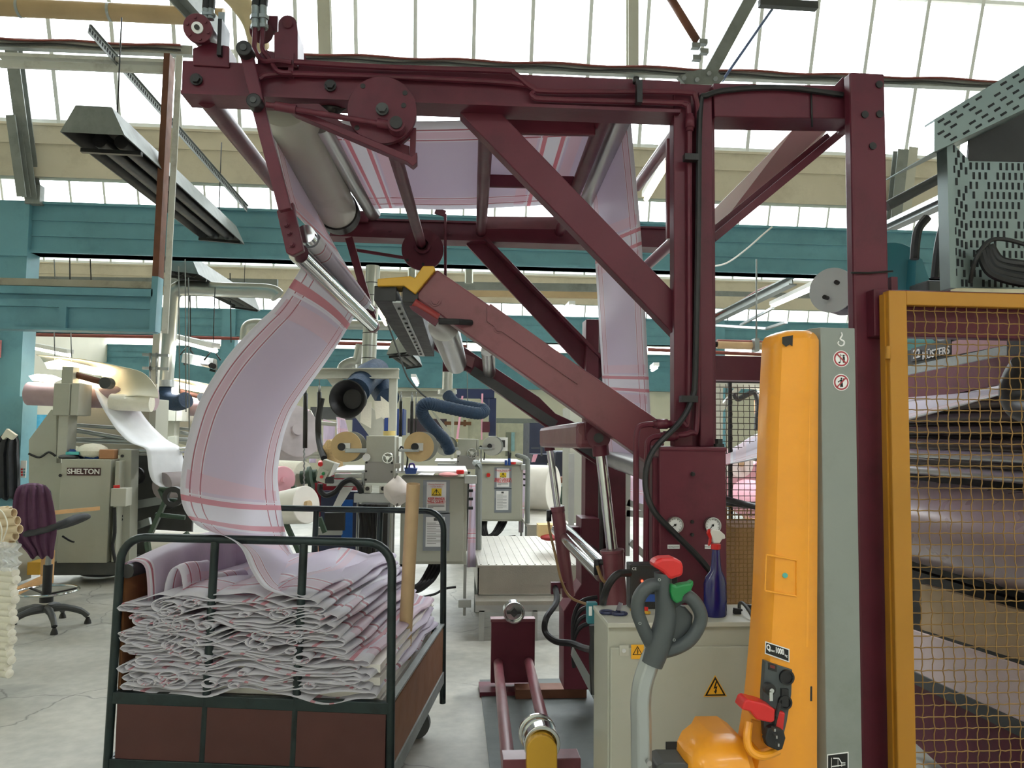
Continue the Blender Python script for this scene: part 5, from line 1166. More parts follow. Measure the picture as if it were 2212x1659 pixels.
# far bay truss pieces at right
t2 = thing('far_truss', 'grey cable laden truss between maroon post and strip light', 'truss', tuple(Q(1500, 680, 13)))
M_().ibar(Q(1530, 696, 14), Q(1712, 606, 11.5), .14, .14, .02).build('truss_rail', galv, t2)
M_().tube(catmull([Q(1532, 688, 13.9), Q(1600, 652, 13), Q(1640, 628, 12.6), Q(1700, 606, 11.7)], 5), .03, 6).build('red_cable', pipe_r, t2)
M_().bar(Q(1600, 702, 13.5), Q(1670, 665, 11.4), .04, .04).build('support_bar', galv, t2)
M_().bar(Q(1540, 703, 12.5), Q(1655, 710, 12.5), .06, .04).bar(Q(1655, 710, 12.5), Q(1698, 696, 12), .06, .04).build('cable_duct', galv, t2)
o = rail_((1400, 630), (1850, 642), 14, .1, .08, greyp, 'conduit_beam', 'dark cable tie beam between maroon post and reel', 'beam')
rh = thing('radiant_tube', 'cream radiant tube hanging between maroon post and stacker', 'heater', tuple(Q(1610, 746, 8)))
M_().cyl(Q(1549, 744, 8), Q(1700, 749, 8), .045, n=18).build('tube_cover', mat('brown topped tube', sr(190, 160, 120), .5), rh); M_().cyl(Q(1549, 739, 8), Q(1700, 744, 8), .032, n=14).build('tube_top', pipe_r, rh)
M_().box(Q(1632, 746, 7.95), (.05, .1, .14)).cyl(Q(1634, 735, 8), Q(1634, 560, 8), .01, n=6).build('hanger', galv, rh); M_().cyl(Q(1530, 744, 8), Q(1549, 744, 8), .03, n=10).build('burner', black, rh)
for (a_, b_, Y, r, lb) in (((-40, 721), (560, 732), 16.5, .035, 'red brown pipe running under the teal gantry'), ((715, 741), (1010, 748), 16.8, .04, 'red brown pipe behind the small rollers'), ((1400, 755), (1700, 768), 16.8, .04, 'red brown pipe above the maroon tie beam')):
    tag(M_().cyl(Q(*a_, Y), Q(*b_, Y), r, n=10).build('sprinkler_pipe', pipe_r, None), lb, 'pipe')
for (a_, b_, Y, lb) in (((60, 606), (600, 612), 14.5, 'grey purlin beam beyond the left gantry'), ((690, 613), (1290, 622), 14.5, 'grey purlin beam beyond the lifting arm')):
    o = rail_(a_, b_, Y, .1, .14, greyp, 'conduit_beam', lb, 'beam'); M_().bar(Q(a_[0], a_[1]+16, Y+.3), Q(b_[0], b_[1]+16, Y+.3), .1, .12).build('tan_duct', dtm, o)
# hanging drop wires, chains and the thin white lead
drops = [(386, 575, 850, 'pale', 8), (388+12, 560, 890, 'pale', 8), (407, 600, 965, 'pale', 8), (410, 560, 760, 'dark', 13), (117, 560, 605, 'pale', 8), (150, 500, 660, 'dark', 11), (497, 590, 740, 'dark', 13), (117, 715, 790, 'pale', 9), (153, 715, 780, 'pale', 9), (1008, 700, 870, 'pale', 10), (195, 560, 610, 'dark', 12)]
nm = {'pale': greyp, 'dark': blackm}
for i, (px, ya, yb2, k, Y) in enumerate(drops):
    tag(M_().cyl(Q(px, ya, Y), Q(px+2, yb2, Y), .006 if k == 'pale' else .009, n=5).build('hanging_wire', nm[k], None), ['pale drop wire beside the silver duct', 'second pale drop wire beside the silver duct', 'long pull cord above the second inspection machine', 'dark chain under the lower radiant heater', 'white drop rod above the plank of the gantry', 'dark chain left of the lower radiant heater', 'dark rod right of the far teal column', 'pale wire hanging over the warm lit hood', 'second pale wire hanging over the warm lit hood', 'thin wire hanging over the second press', 'dark chain close to the white post'][i], 'wire')
tag(M_().tube(catmull([Q(1535, 576, 7), Q(1570, 568, 7), Q(1610, 540, 7), Q(1650, 505, 7), Q(1668, 490, 7)], 6), .009, 6).build('white_lead', whitem, None), 'white lead curving across the teal girder', 'cable')
tag(M_().tube(catmull([Q(834, 690, 9), Q(860, 760, 9), Q(880, 815, 9), Q(905, 845, 9), Q(925, 862, 9)], 6), .011, 6).build('sagging_cable', greyd, None), 'thin brown cable slanting down past the small heater', 'cable')
# extraction ducts
dc_ = thing('hanging_duct', 'silver spiral duct bending down beside the white post', 'duct', tuple(Q(365, 830, 10.5)))
M_().tube(catmull([Q(600, 640, 10.5), Q(590, 632, 10.5), Q(560, 628, 10.5), Q(480, 626, 10.5), Q(400, 622, 10.5), Q(378, 630, 10.5), Q(370, 655, 10.5), Q(364, 740, 10.5), Q(357, 830, 10.5)], 6), .1, 18).build('duct_pipe', duct_m, dc_)
M_().ring(Q(352, 836, 10.5), Q(352, 822, 10.5), .14, .09, 20).build('duct_collar', galv, dc_)
M_().tube(catmull([Q(352, 835, 10.5), Q(352, 852, 10.5), Q(362, 866, 10.4), Q(385, 870, 10.3), Q(402, 864, 10.2)], 6), .105, 18).build('navy_hose', navy, dc_)
d2 = thing('hanging_duct', 'silver vertical duct with navy hose and black funnel over the first press', 'duct', tuple(Q(797, 790, 8.2)))
M_().cyl(Q(806, 575, 8.2), Q(796, 790, 8.2), .077, n=22).build('duct_pipe', duct_m, d2)
for k in range(7): c = Q(804-k*1.2, 612+k*27, 8.2); M_().ring(c+V((0, 0, .004)), c-V((0, 0, .004)), .08, .074, 20).build('duct_clip', blackm, d2)
M_().ring(Q(799, 797, 8.2), Q(799, 788, 8.2), .15, .08, 24).build('duct_collar', galv, d2)
M_().tube(catmull([Q(800, 797, 8.15), Q(812, 808, 8.1), Q(822, 835, 8.0), Q(830, 850, 7.9), Q(838, 862, 7.8)], 6), .12, 20).build('navy_hose', navy, d2)
M_().tube(catmull([Q(815, 802, 8.0), Q(795, 812, 7.7), Q(778, 832, 7.4), Q(768, 846, 7.22)], 6), .13, 20).build('navy_hose', navy, d2)
c = Q(752, 862, 7.0); ax = V((-.25, -.95, -.05)).normalized()
M_().lathe([(.12, .16), (.135, .03), (.16, 0), (.175, -.02), (.165, -.025), (.12, .02), (.09, .1), (.0, .1)], c, -ax, 36).build('black_funnel', black, d2)
d3 = thing('hanging_duct', 'silver duct with looping ribbed navy hose over the second press', 'duct', tuple(Q(966, 850, 9.5)))
M_().cyl(Q(968, 770, 9.5), Q(966, 843, 9.5), .065, n=18).ring(Q(966, 851, 9.5), Q(966, 842, 9.5), .12, .06, 20).build('duct_pipe', duct_m, d3)
P3 = catmull([Q(966, 852, 9.4), Q(985, 872, 9.3), Q(1020, 880, 9.2), Q(1045, 886, 9.1), Q(1035, 893, 9.0), Q(1000, 888, 8.9), Q(955, 878, 8.8), Q(925, 872, 8.7), Q(912, 880, 8.7), Q(915, 900, 8.8), Q(935, 925, 9.0), Q(960, 950, 9.2), Q(972, 975, 9.3)], 10)
M_().tube(P3, [.068+.006*(k % 2) for k in range(len(P3))], 16).build('navy_hose', navy, d3)
for (px, py, Y, lb, sw) in ((560, 0, 0, '', 0),): pass
for a_, b_, Y, lb in (((529, 735), (548, 700), 15, 'short grey duct bend behind the hanging cloth'), ((740, 797), (768, 745), 10, 'grey duct elbow joined to the first press duct')):
    tag(M_().tube(catmull([Q(*a_, Y), Q(a_[0]+4, b_[1]+8, Y), Q(a_[0]+20, b_[1], Y), Q(b_[0]+30, b_[1]+2, Y)] if a_[0] < 600 else [Q(738, 808, Y), Q(742, 792, Y), Q(760, 783, Y), Q(772, 782, Y), Q(780, 745, Y)], 6), .07*Y/10, 14).build('duct_elbow', duct_m, None), lb, 'duct')
tag(M_().cyl(Q(700, 700, 15.5), Q(1000, 706, 15.5), .1, n=16).build('horizontal_duct', duct_m, None), 'grey horizontal duct behind the chrome rollers', 'duct')
for px, lb in ((890, 'short silver roof duct left of the yellow bracket top'), (1013, 'short silver roof duct right of the yellow bracket')):
    tag(M_().cyl(Q(px, 580, 13), Q(px, 612, 13), .07, n=14).build('roof_duct', duct_m, None), lb, 'duct')
# cable trunk clamped to the first duct
tk = thing('square_trunking', 'pale square cable trunk strapped to the silver duct', 'cable trunk', tuple(Q(335, 850, 9.9)))
M_().bar(Q(341, 715, 9.9), Q(333, 850, 9.9), .07, S(14, 9.9), (1, 0, 0)).build('trunk', beige_l, tk)
for y in (766, 795):
    M_().bar(Q(308, y, 9.85), Q(364, y+2, 9.85), .03, .035).build('strap_rail', galv, tk)
    for px in (324, 338): M_().cyl(Q(px, y-4, 9.82), Q(px, y+34, 9.82), .012, n=6).build('strap_rod', galv, tk)
# ---------------------------------------------------------------- inspection machines
def inspector(Y, ox, oy, s, label, first):
    """panel machine: s scales pixel offsets taken from the near one at (Y=8.5)"""
    def q(x, y, d=0): return Q(ox+x*s, oy+y*s, Y+d)
    t = thing('inspection_machine', label, 'machine', tuple(q(120, 1235)))
    def R(name, x0, y0, x1, y1, d0, d1, mt=beige, bev=.006): a = q(x0, y1, d0); b = q(x1, y0, d0); return M_().bb((a.x, Y+d0, a.z), (b.x, Y+d1, b.z)).build(name, mt, t, bevel=bev)
    def PR(name, pts, d0, th, mt=beige): return M_().prism([q(x, y, d0) for x, y in pts], (0, th, 0)).build(name, mt, t, bevel=.004)
    R('drive_box', 113, 828, 151, 897, -.1, .35); R('top_box', 132, 792, 158, 828, 0, .15)
    M_().bb(q(151, 897, -.08), q(171, 828, -.08)+V((0, .3, 0))).build('drive_box_side', beige_l, t, bevel=.004)
    R('side_post', 122, 897, 148, 990, 0, .2, beige_l)
    PR('side_plate', ((62, 950), (110, 885), (122, 885), (122, 1000), (150, 1000), (150, 1215), (62, 1215)), .05, .1)
    PR('backboard', ((150, 866), (335, 866), (330, 1000), (150, 960)), .9, .05, mat('grey inspection board', sr(150, 150, 142), .45, .1, .05, 2))
    R('board_end', 318, 862, 338, 985, .6, 1.0)
    M_().cyl(q(62, 850, .4), q(335, 862, .4), .13, n=26).build('feed_roll', mat('mauve roll', sr(178, 154, 160), .6), t)
    M_().cyl(q(240, 868, .2), q(328, 872, .2), .09, n=20).build('cream_roll', cream_cloth, t)
    M_().cyl(q(150, 806, .1), q(226, 827, .1), .035, n=10).build('brown_shaft', rust, t)
    rc = q(226, 827, .0); M_().cyl(rc, rc+V((0, .12, 0)), .062, n=24).build('shaft_end', greyd, t)
    for (a, b, r) in (((158, 918), (250, 924), .02), ((165, 930), (270, 948), .025), ((160, 950), (300, 955), .03), ((280, 976), (402, 972), .035)): M_().cyl(q(*a, .3), q(*b, .3), r, n=12).build('steel_rail', chrome if r > .03 else silver, t)
    # curved translucent hood with a lit tube
    rows = []
    for k in range(13):
        u_ = k/12; rows.append([q(lerp(95, 250, u_)+4*v_, lerp(782, 800, u_)-10*math.sin(u_*2)+v_*10 - 0, .5-.1*v_) for v_ in (0, .5, 1)])
    rows = []
    for k in range(15):
        u_ = k/14; px0 = lerp(70, 205, u_); px1 = lerp(205, 342, u_)
        rows.append([q(*p) for p in ((lerp(78, 195, u_), lerp(766, 786, u_), .9), (lerp(110, 220, u_), lerp(768, 790, u_), .7), (lerp(150, 235, u_), lerp(778, 812, u_), .55), (lerp(180, 248, u_), lerp(795, 840, u_), .5), (lerp(195, 252, u_), lerp(812, 858, u_), .5))])
    hood = mat('cream hood sheet', sr(214, 210, 188), .4, 0, .04, 3)
    top_ = [(78, 766), (170, 775), (260, 792), (310, 806), (338, 838), (342, 860)]; low = [(95, 782), (185, 790), (205, 800), (228, 822), (243, 848), (252, 858)]
    T_ = catmull([q(x, y, .1+.25*(1-i/5)) for i, (x, y) in enumerate(top_)], 5); L_ = catmull([q(x, y, .15+.9*(1-i/5)) for i, (x, y) in enumerate(low)], 5)
    M_().grid([[a, lerp(a, b, .5)+V((0, 0, .02)), b] for a, b in zip(T_, L_)]).build('curved_hood', hood, t, solid=.008)
    M_().prism([q(x, y, .45) for x, y in ((96, 783), (128, 776), (215, 796), (240, 812), (205, 810), (160, 800), (102, 796))], (0, .03, 0)).build('lit_diffuser', lampy, t)
    M_().prism([q(x, y, .3) for x, y in ((62, 812), (80, 808), (110, 810), (130, 818), (110, 826), (70, 822))], (0, .05, 0)).build('lit_diffuser', lampw, t)
    M_().prism([q(x, y, .3) for x, y in ((160, 812), (215, 822), (215, 835), (160, 824))], (0, .05, 0)).build('lit_diffuser', lampy, t)
    return t, q, R, PR
t1_, q1_, R1, PR1 = inspector(8.5, 0, 0, 1, 'large grey green cloth inspection machine with warm lit hood and lettered cabinet', True)
cb = R1('cabinet_body', 122, 993, 240, 1216, -.25, .25, beige)
M_().bb(q1_(240, 1214, -.24), q1_(258, 996, -.24)+V((0, .4, 0))).build('cabinet_side', beige, t1_, bevel=.004)
R1('cabinet_plinth', 112, 1214, 262, 1243, -.2, .3, greyd)
PR1('end_column', ((258, 970), (284, 972), (279, 1215), (256, 1215)), -.1, .2); R1('switch_box', 238, 1055, 273, 1094, -.4, -.25, beige_l)
M_().cyl(q1_(252, 1055, -.33), q1_(252, 1048, -.33), .03, n=16).build('stop_button', red, t1_)
lp = R1('name_plate', 144, 1011, 217, 1027, -.262, -.25, mat('brown sign plate', sr(66, 34, 34), .5), 0)
text('lettering', 'SHELTON', .073, q1_(180.5, 1019, -.264), (1, 0, 0), (0, 0, 1), whitem, lp, bold=.0022, ext=.001)
for px, py in ((130, 1027), (264, 985), (262, 1115), (262, 1122)): M_().cyl(q1_(px, py, -.26 if px < 200 else -.11), q1_(px, py, -.275 if px < 200 else -.12), .016, n=12).build('keyhole', black, t1_)
M_().tube(catmull([q1_(247, 1096, -.3), q1_(248, 1150, -.3), q1_(243, 1180, -.3), q1_(250, 1215, -.3)], 5), .018, 8).build('black_lead', black, t1_)
M_().tube(catmull([q1_(62, 980, .0), q1_(85, 988, .0), q1_(105, 977, .0), q1_(120, 985, .0)], 5), .012, 6).build('black_lead', black, t1_)
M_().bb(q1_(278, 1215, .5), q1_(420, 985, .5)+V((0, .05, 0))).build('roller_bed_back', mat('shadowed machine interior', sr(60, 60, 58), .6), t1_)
for (a, b, r) in (((284, 1092), (352, 1080), .035), ((284, 1140), (325, 1125), .03)): M_().bar(q1_(*a, .2), q1_(*b, .1), .03, r*2.5).build('bed_rail', silver, t1_)
for px, py, r in ((294, 1028, .1), (366, 1075, .12)): c = q1_(px, py, .3); M_().ring(c, c-V((0, .04, 0)), r, r*.6, 28).cyl(c, c-V((0, .03, 0)), r*.3, n=20).build('pulley', black, t1_)
c = q1_(378, 1048, .1); M_().cyl(c-V((.1, .1, 0)), c+V((.2, .5, 0)), .14, n=28).build('batch_roll', mat('grey cloth batch', sr(150, 140, 142), .8), t1_)
t2_, q2_, R2_, PR2 = inspector(11.2, 268, 246, .74, 'second inspection machine behind the silver duct', False)
PR2('lower_plate', ((60, 950), (150, 940), (150, 1150), (60, 1150)), -.05, .1)
# white cloth run on the first machine
secs = [(q1_(204, 840, .25), q1_(262, 850, .6), 0), (q1_(212, 862, .15), q1_(292, 870, .55), .2), (q1_(230, 895, .05), q1_(306, 892, .5), .4), (q1_(252, 928, -.05), q1_(328, 920, .45), .6), (q1_(280, 955, -.1), q1_(360, 950, .4), .8), (q1_(312, 968, -.15), q1_(388, 966, .3), 1.0), (q1_(318, 985, -.15), q1_(394, 985, .3), 1.1), (q1_(322, 1020, -.15), q1_(398, 1010, .3), 1.3), (q1_(332, 1042, -.12), q1_(398, 1045, .3), 1.5), (q1_(356, 1056, -.1), q1_(400, 1060, .3), 1.6)]
rows, uv = loft(secs, 8)
wc = M_().grid(rows).build('white_cloth_run', mat('plain white cloth', sr(232, 234, 240), .6, 0, .03, 10), None, solid=.004); tag(wc, 'plain white cloth running down the front of the first inspection machine', 'cloth')
# clutter on the cabinet
def clutter(name, mb, mt, label, cat, **k): return tag(mb.build(name, mt, None, **k), label, cat)
clutter('folded_bag', M_().ball(q1_(200, 974, -.05), (.17, .1, .08)), cream_cloth, 'cream cloth bundle on the lettered cabinet', 'cloth')
m = M_(); m.grid([[q1_(150+j*9, 984-9*math.sin(j*.8+i)-i*2, -.1+i*.06) for j in range(8)] for i in range(4)])
clutter('blue_cloth', m, mat('blue cloth', sr(26, 66, 130), .8), 'crumpled blue cloth on the lettered cabinet', 'cloth', solid=.03)
clutter('turquoise_pad', M_().box(q1_(158, 979, -.12), (.12, .08, .03), .2), mat('turquoise pad', sr(90, 190, 190), .6), 'turquoise pad beside the blue cloth', 'pad')
clutter('paper_parcel', M_().box(q1_(235, 981, -.1), (.15, .12, .1)), mat('kraft paper', sr(176, 128, 92), .7), 'brown paper parcel at the right end of the lettered cabinet', 'parcel', bevel=.01)
clutter('dark_pouch', M_().ball(q1_(148, 987, -.12), (.1, .08, .03)), greyd, 'dark pouch at the left end of the lettered cabinet', 'pouch')
# jacket on the column
jk = thing('hanging_jacket', 'black jacket with cream scarf hung on the teal column', 'jacket', tuple(Q(20, 1075, 9.2)))
rows = []
for y, x0, x1, d in ((936, 10, 22, .05), (944, 2, 36, .1), (955, -8, 40, .12), (980, -14, 40, .12), (1020, -14, 42, .13), (1070, -12, 42, .12), (1078, -10, 40, .1)):
    rows.append([Q(lerp(x0, x1, k/10), y+(3*math.sin(k*1.7)), 9.28-d*math.sin(PI*k/10)*1.2-.03*math.sin(k*2.3)) for k in range(11)])
M_().grid(rows).build('jacket_body', mat('black cloth', sr(30, 32, 38), .8), jk, solid=.02)
M_().prism([Q(x, y, 9.1) for x, y in ((14, 926), (2, 944), (6, 950), (14, 944), (24, 950), (34, 940))], (0, .05, 0)).build('scarf', cream_cloth, jk)
o = RB(43, 995, 57, 1032, 9.27, .01).build('notice_sheet', white, None); tag(o, 'white notice sheet on the teal column beside the jacket', 'notice')
for k in range(2):
    for r in range(3): RB(45+k*5, 1012+r*6, 49+k*5, 1016+r*6, 9.262, .004).build('notice_swatch', (redink, teal)[k], o)
clutter('pink_notice', RB(-20, 735, 3, 772, 9.3, .01), mat('pink paper', sr(205, 130, 136), .7), 'pink notice at the edge of the teal column', 'notice')
# draughtsman chair with cardigan
YS = 6.55
ch = thing('swivel_chair', 'charcoal high swivel chair with chrome foot ring', 'chair', tuple(Q(100, 1305, YS)-V((0, 0, Q(100, 1305, YS).z))))
cx = Q(100, 1300, YS).x; cz = lambda y: Q(100, y, YS).z
M_().cyl((cx, YS, cz(1288)), (cx, YS, cz(1220)), .034, n=18).build('column_cover', black, ch); M_().cyl((cx, YS, cz(1220)), (cx+.01, YS, cz(1160)), .022, n=14).build('gas_lift', galv, ch)
M_().tube([(cx+.225*math.cos(t), YS+.225*math.sin(t), cz(1276)) for t in [2*PI*k/40 for k in range(40)]], .011, 8, closed=True).build('foot_ring', chrome, ch)
for k in range(3): t = 2*PI*k/3+.5; M_().bar((cx, YS, cz(1284)), (cx+.22*math.cos(t), YS+.22*math.sin(t), cz(1276)), .02, .012).build('ring_spoke', blackm, ch)
for k in range(5):
    t = 2*PI*k/5+.35; e = V((math.cos(t), math.sin(t), 0)); c0 = V((cx, YS, .12))
    lg = M_().tube(catmull([c0+V((0, 0, .02)), c0+e*.12+V((0, 0, .025)), c0+e*.24+V((0, 0, -.01)), c0+e*.30+V((0, 0, -.06))], 4), [.03]*5+[.026]*4+[.022]*4, 10).build('leg', greyd, ch)
    M_().lathe([(.012, .05), (.024, .02), (.028, 0), (0, 0)], c0+e*.30-V((0, 0, .12)), (0, 0, 1), 14).build('glide', black, lg)
M_().cyl((cx, YS, cz(1300)), (cx, YS, cz(1285)), .05, n=18).build('hub', black, ch)
rows = []
sx = Q(150, 1140, YS).x
st2 = M_()
for k in range(9):
    t = k/8; rows.append([V((lerp(cx-.12, cx+.24, t), YS-.2+.4*j/6, cz(1150)+.085*t**2+.025*math.sin(PI*j/6)+.03*t)) for j in range(7)])
M_().grid(rows).build('seat', mat('charcoal fabric', sr(64, 66, 70), .85), ch, solid=.05, subsurf=1)
M_().tube(catmull([(cx+.1, YS, cz(1158)), (cx+.16, YS, cz(1168)), (cx+.2, YS-.02, cz(1170))], 4), .008, 6).build('lever', black, ch)
bk = mat('plum cardigan', sr(92, 58, 84), .95, 0, .08, 12, bump=.3, bscale=90)
rows = []
for y, x0, x1 in ((1156, 30, 120), (1100, 36, 116), (1062, 45, 108), (1050, 55, 96)): rows.append([Q(lerp(x0, x1, k/6), y, YS-.02-.06*math.sin(PI*k/6)) for k in range(7)])
M_().grid(rows).build('backrest', MATS['charcoal fabric'], ch, solid=.03)
M_().bar((cx, YS+.04, cz(1170)), (cx-.03, YS+.04, cz(1110)), .05, .012, (0, 1, 0)).build('back_stem', blackm, ch)
cg = []
for i, (y, x0, x1, w_) in enumerate(((1052, 42, 100, 0), (1047, 48, 92, .01), (1050, 38, 103, -.07), (1065, 30, 110, -.11), (1100, 25, 118, -.12), (1130, 26, 122, -.13), (1152, 30, 124, -.13), (1175, 40, 118, -.12), (1190, 60, 117, -.12), (1205, 66, 116, -.11))):
    cg.append([Q(lerp(x0, x1, k/14), y-(4*math.sin(PI*k/14) if i < 3 else 0)+(i > 6)*5*math.sin(k*1.1), YS-.02+w_-.025*math.sin(k*1.9+i*.15)) for k in range(15)])
tag(M_().grid(cg).build('cardigan', bk, None, solid=.014, subsurf=1), 'plum cardigan draped over the back of the swivel chair', 'cardigan')
clutter('yellow_bin', RB(58, 1215, 86, 1242, 7.8, .2), yellow, 'small yellow box under the bench behind the chair', 'box')
wb = thing('wooden_bench', 'pale wooden bench end behind the swivel chair', 'bench', tuple(Q(100, 1250, 7.6)))
M_().bar(Q(60, 1112, 7.6), Q(163, 1103, 7.3), .5, .035).build('bench_top', woodl, wb); M_().bb(Q(86, 1262, 7.7), Q(112, 1190, 7.7)+V((0, .06, 0))).build('leg', woodl, wb); M_().bar(Q(20, 1285, 7.0), Q(95, 1250, 7.5), .06, .05).build('foot_rail', woodl, wb)
M_().bb(Q(-40, 1262, 7.7), Q(38, 1100, 7.7)+V((0, .3, 0))).build('bench_cabinet', beige_l, wb)
# stacks of tubes at the far left
YL = 4.9
sk = [(1108, 30), (1125, 38), (1143, 43), (1158, 34), (1172, 26)]
card_l = mat('pale cardboard', sr(214, 196, 164), .8, 0, .05, 14)
n = 0
tb_ = []
for i, (y, x) in enumerate(sk):
    for j in range(3 if i < 3 else 2):
        A = Q(x-j*7, y-j*3, YL+j*.09); B = A+V((-.9, .22, -.1)); r = .027
        t = M_().ring(A, B, r, r*.86, 18).cyl(A+(B-A)*.03, B, r*.86, n=12).build('cardboard_tube', card_l, None)
        tag(t, 'cardboard tube in the strapped left bundle, row %s from top, %s in its row' % (['one', 'two', 'three', 'four', 'five'][i], ['nearest', 'second', 'third'][j]), 'cardboard tube', 'cardboard tubes strapped in the left bundle'); tb_.append(t)
st3 = M_().tube(catmull([Q(-2, 1100, YL-.05), Q(8, 1110, YL-.07), Q(16, 1135, YL-.08), Q(6, 1168, YL-.07)], 5), .004, 6).tube(catmull([Q(-4, 1120, YL-.07), Q(4, 1145, YL-.08), Q(2, 1175, YL-.07)], 5), .004, 6).build('strapping', cream_cloth, None)
tag(st3, 'cream string tied around the tube bundle at the left edge', 'string')
for i in range(16):
    y = 1238+i*14.5; x = 36-.9*i+4*math.sin(i*2.1)
    A = Q(x, y, YL); rows = []
    m = M_().tube(catmull([A+V((-.004, 0, 0)), A+V((-.05, .02, 0)), A+V((-.3, .1, .01*math.sin(i))), A+V((-.8, .2, .0))], 4), [.006]+[.026]*12, 12)
    tag(m.build('folded_cloth', cream_cloth, None), 'cream folded cloth in the left edge pile under the plastic, fold %s from the top' % ['one', 'two', 'three', 'four', 'five', 'six', 'seven', 'eight', 'nine', 'ten', 'eleven', 'twelve', 'thirteen', 'fourteen', 'fifteen', 'sixteen'][i], 'folded cloth', 'cream folded cloths piled at the left edge')
pm_ = bpy.data.materials.new('clear plastic film'); pm_.use_nodes = True; pb = pm_.node_tree.nodes['Principled BSDF']; pb.inputs['Base Color'].default_value = (.85, .87, .88, 1); pb.inputs['Roughness'].default_value = .25; pb.inputs['Alpha'].default_value = .62
rp = random.Random(4); rows = []
for i in range(12): rows.append([Q(lerp(-45, 44+8*math.sin(i*1.7), k/16)+rp.uniform(-3, 3), 1172+i*5.5+rp.uniform(-4, 4), YL-.08+rp.uniform(-.03, .03)) for k in range(17)])
tag(M_().grid(rows).build('plastic_wrap', pm_, None, subsurf=1), 'crumpled clear plastic film between tube bundle and cloth pile', 'plastic film')
# coil of cable on the floor by the cabinet
tag(M_().tube([QZ(212+38*math.cos(t), 1239+5*math.sin(t), .02+.004*t) for t in [k*.4 for k in range(40)]], .014, 6).build('cable_coil', black, None), 'coiled black cable on the floor below the lettered cabinet', 'cable')
# green roll stand beside the hanging cloth
gs = thing('a_frame_stand', 'dark green steel roll stand left of the hanging cloth', 'roll stand', tuple(QZ(350, 1290, 0)))
for a, b in (((318, 1170), (358, 1080)), ((400, 1150), (440, 1210)), ((318, 1170), (322, 1200))): M_().bar(Q(*a, 6.0), Q(*b, 6.0), .03, .045, (0, 1, 0)).build('leg', green_m, gs)
for a, b in (((336, 1112), (400, 1118)), ((345, 1056), (390, 1060)), ((345, 1056), (358, 1085)), ((360, 1080), (395, 1084))): M_().cyl(Q(*a, 6.0), Q(*b, 6.0), .018, n=10).build('cross_bar', green_m, gs)
c = Q(378, 1072, 6.0); M_().ring(c, c-V((0, .05, 0)), .075, .04, 28).build('bearing_ring', black, gs)
tag(M_().cyl(Q(330, 1172, 6.3), Q(560, 1185, 6.3), .1, n=24).build('cloth_roll', whiteroll, None), 'low pale cloth roll behind the trolley hoop', 'cloth roll')
# pale ceiling board zone and blue noticeboard on far left
clutter('blue_board', RB(62, 896, 112, 960, 15, .05), mat('blue board', sr(70, 160, 196), .6, dirt=sr(120, 190, 210), dscale=6), 'blue board on the cream wall right of the teal column', 'board')
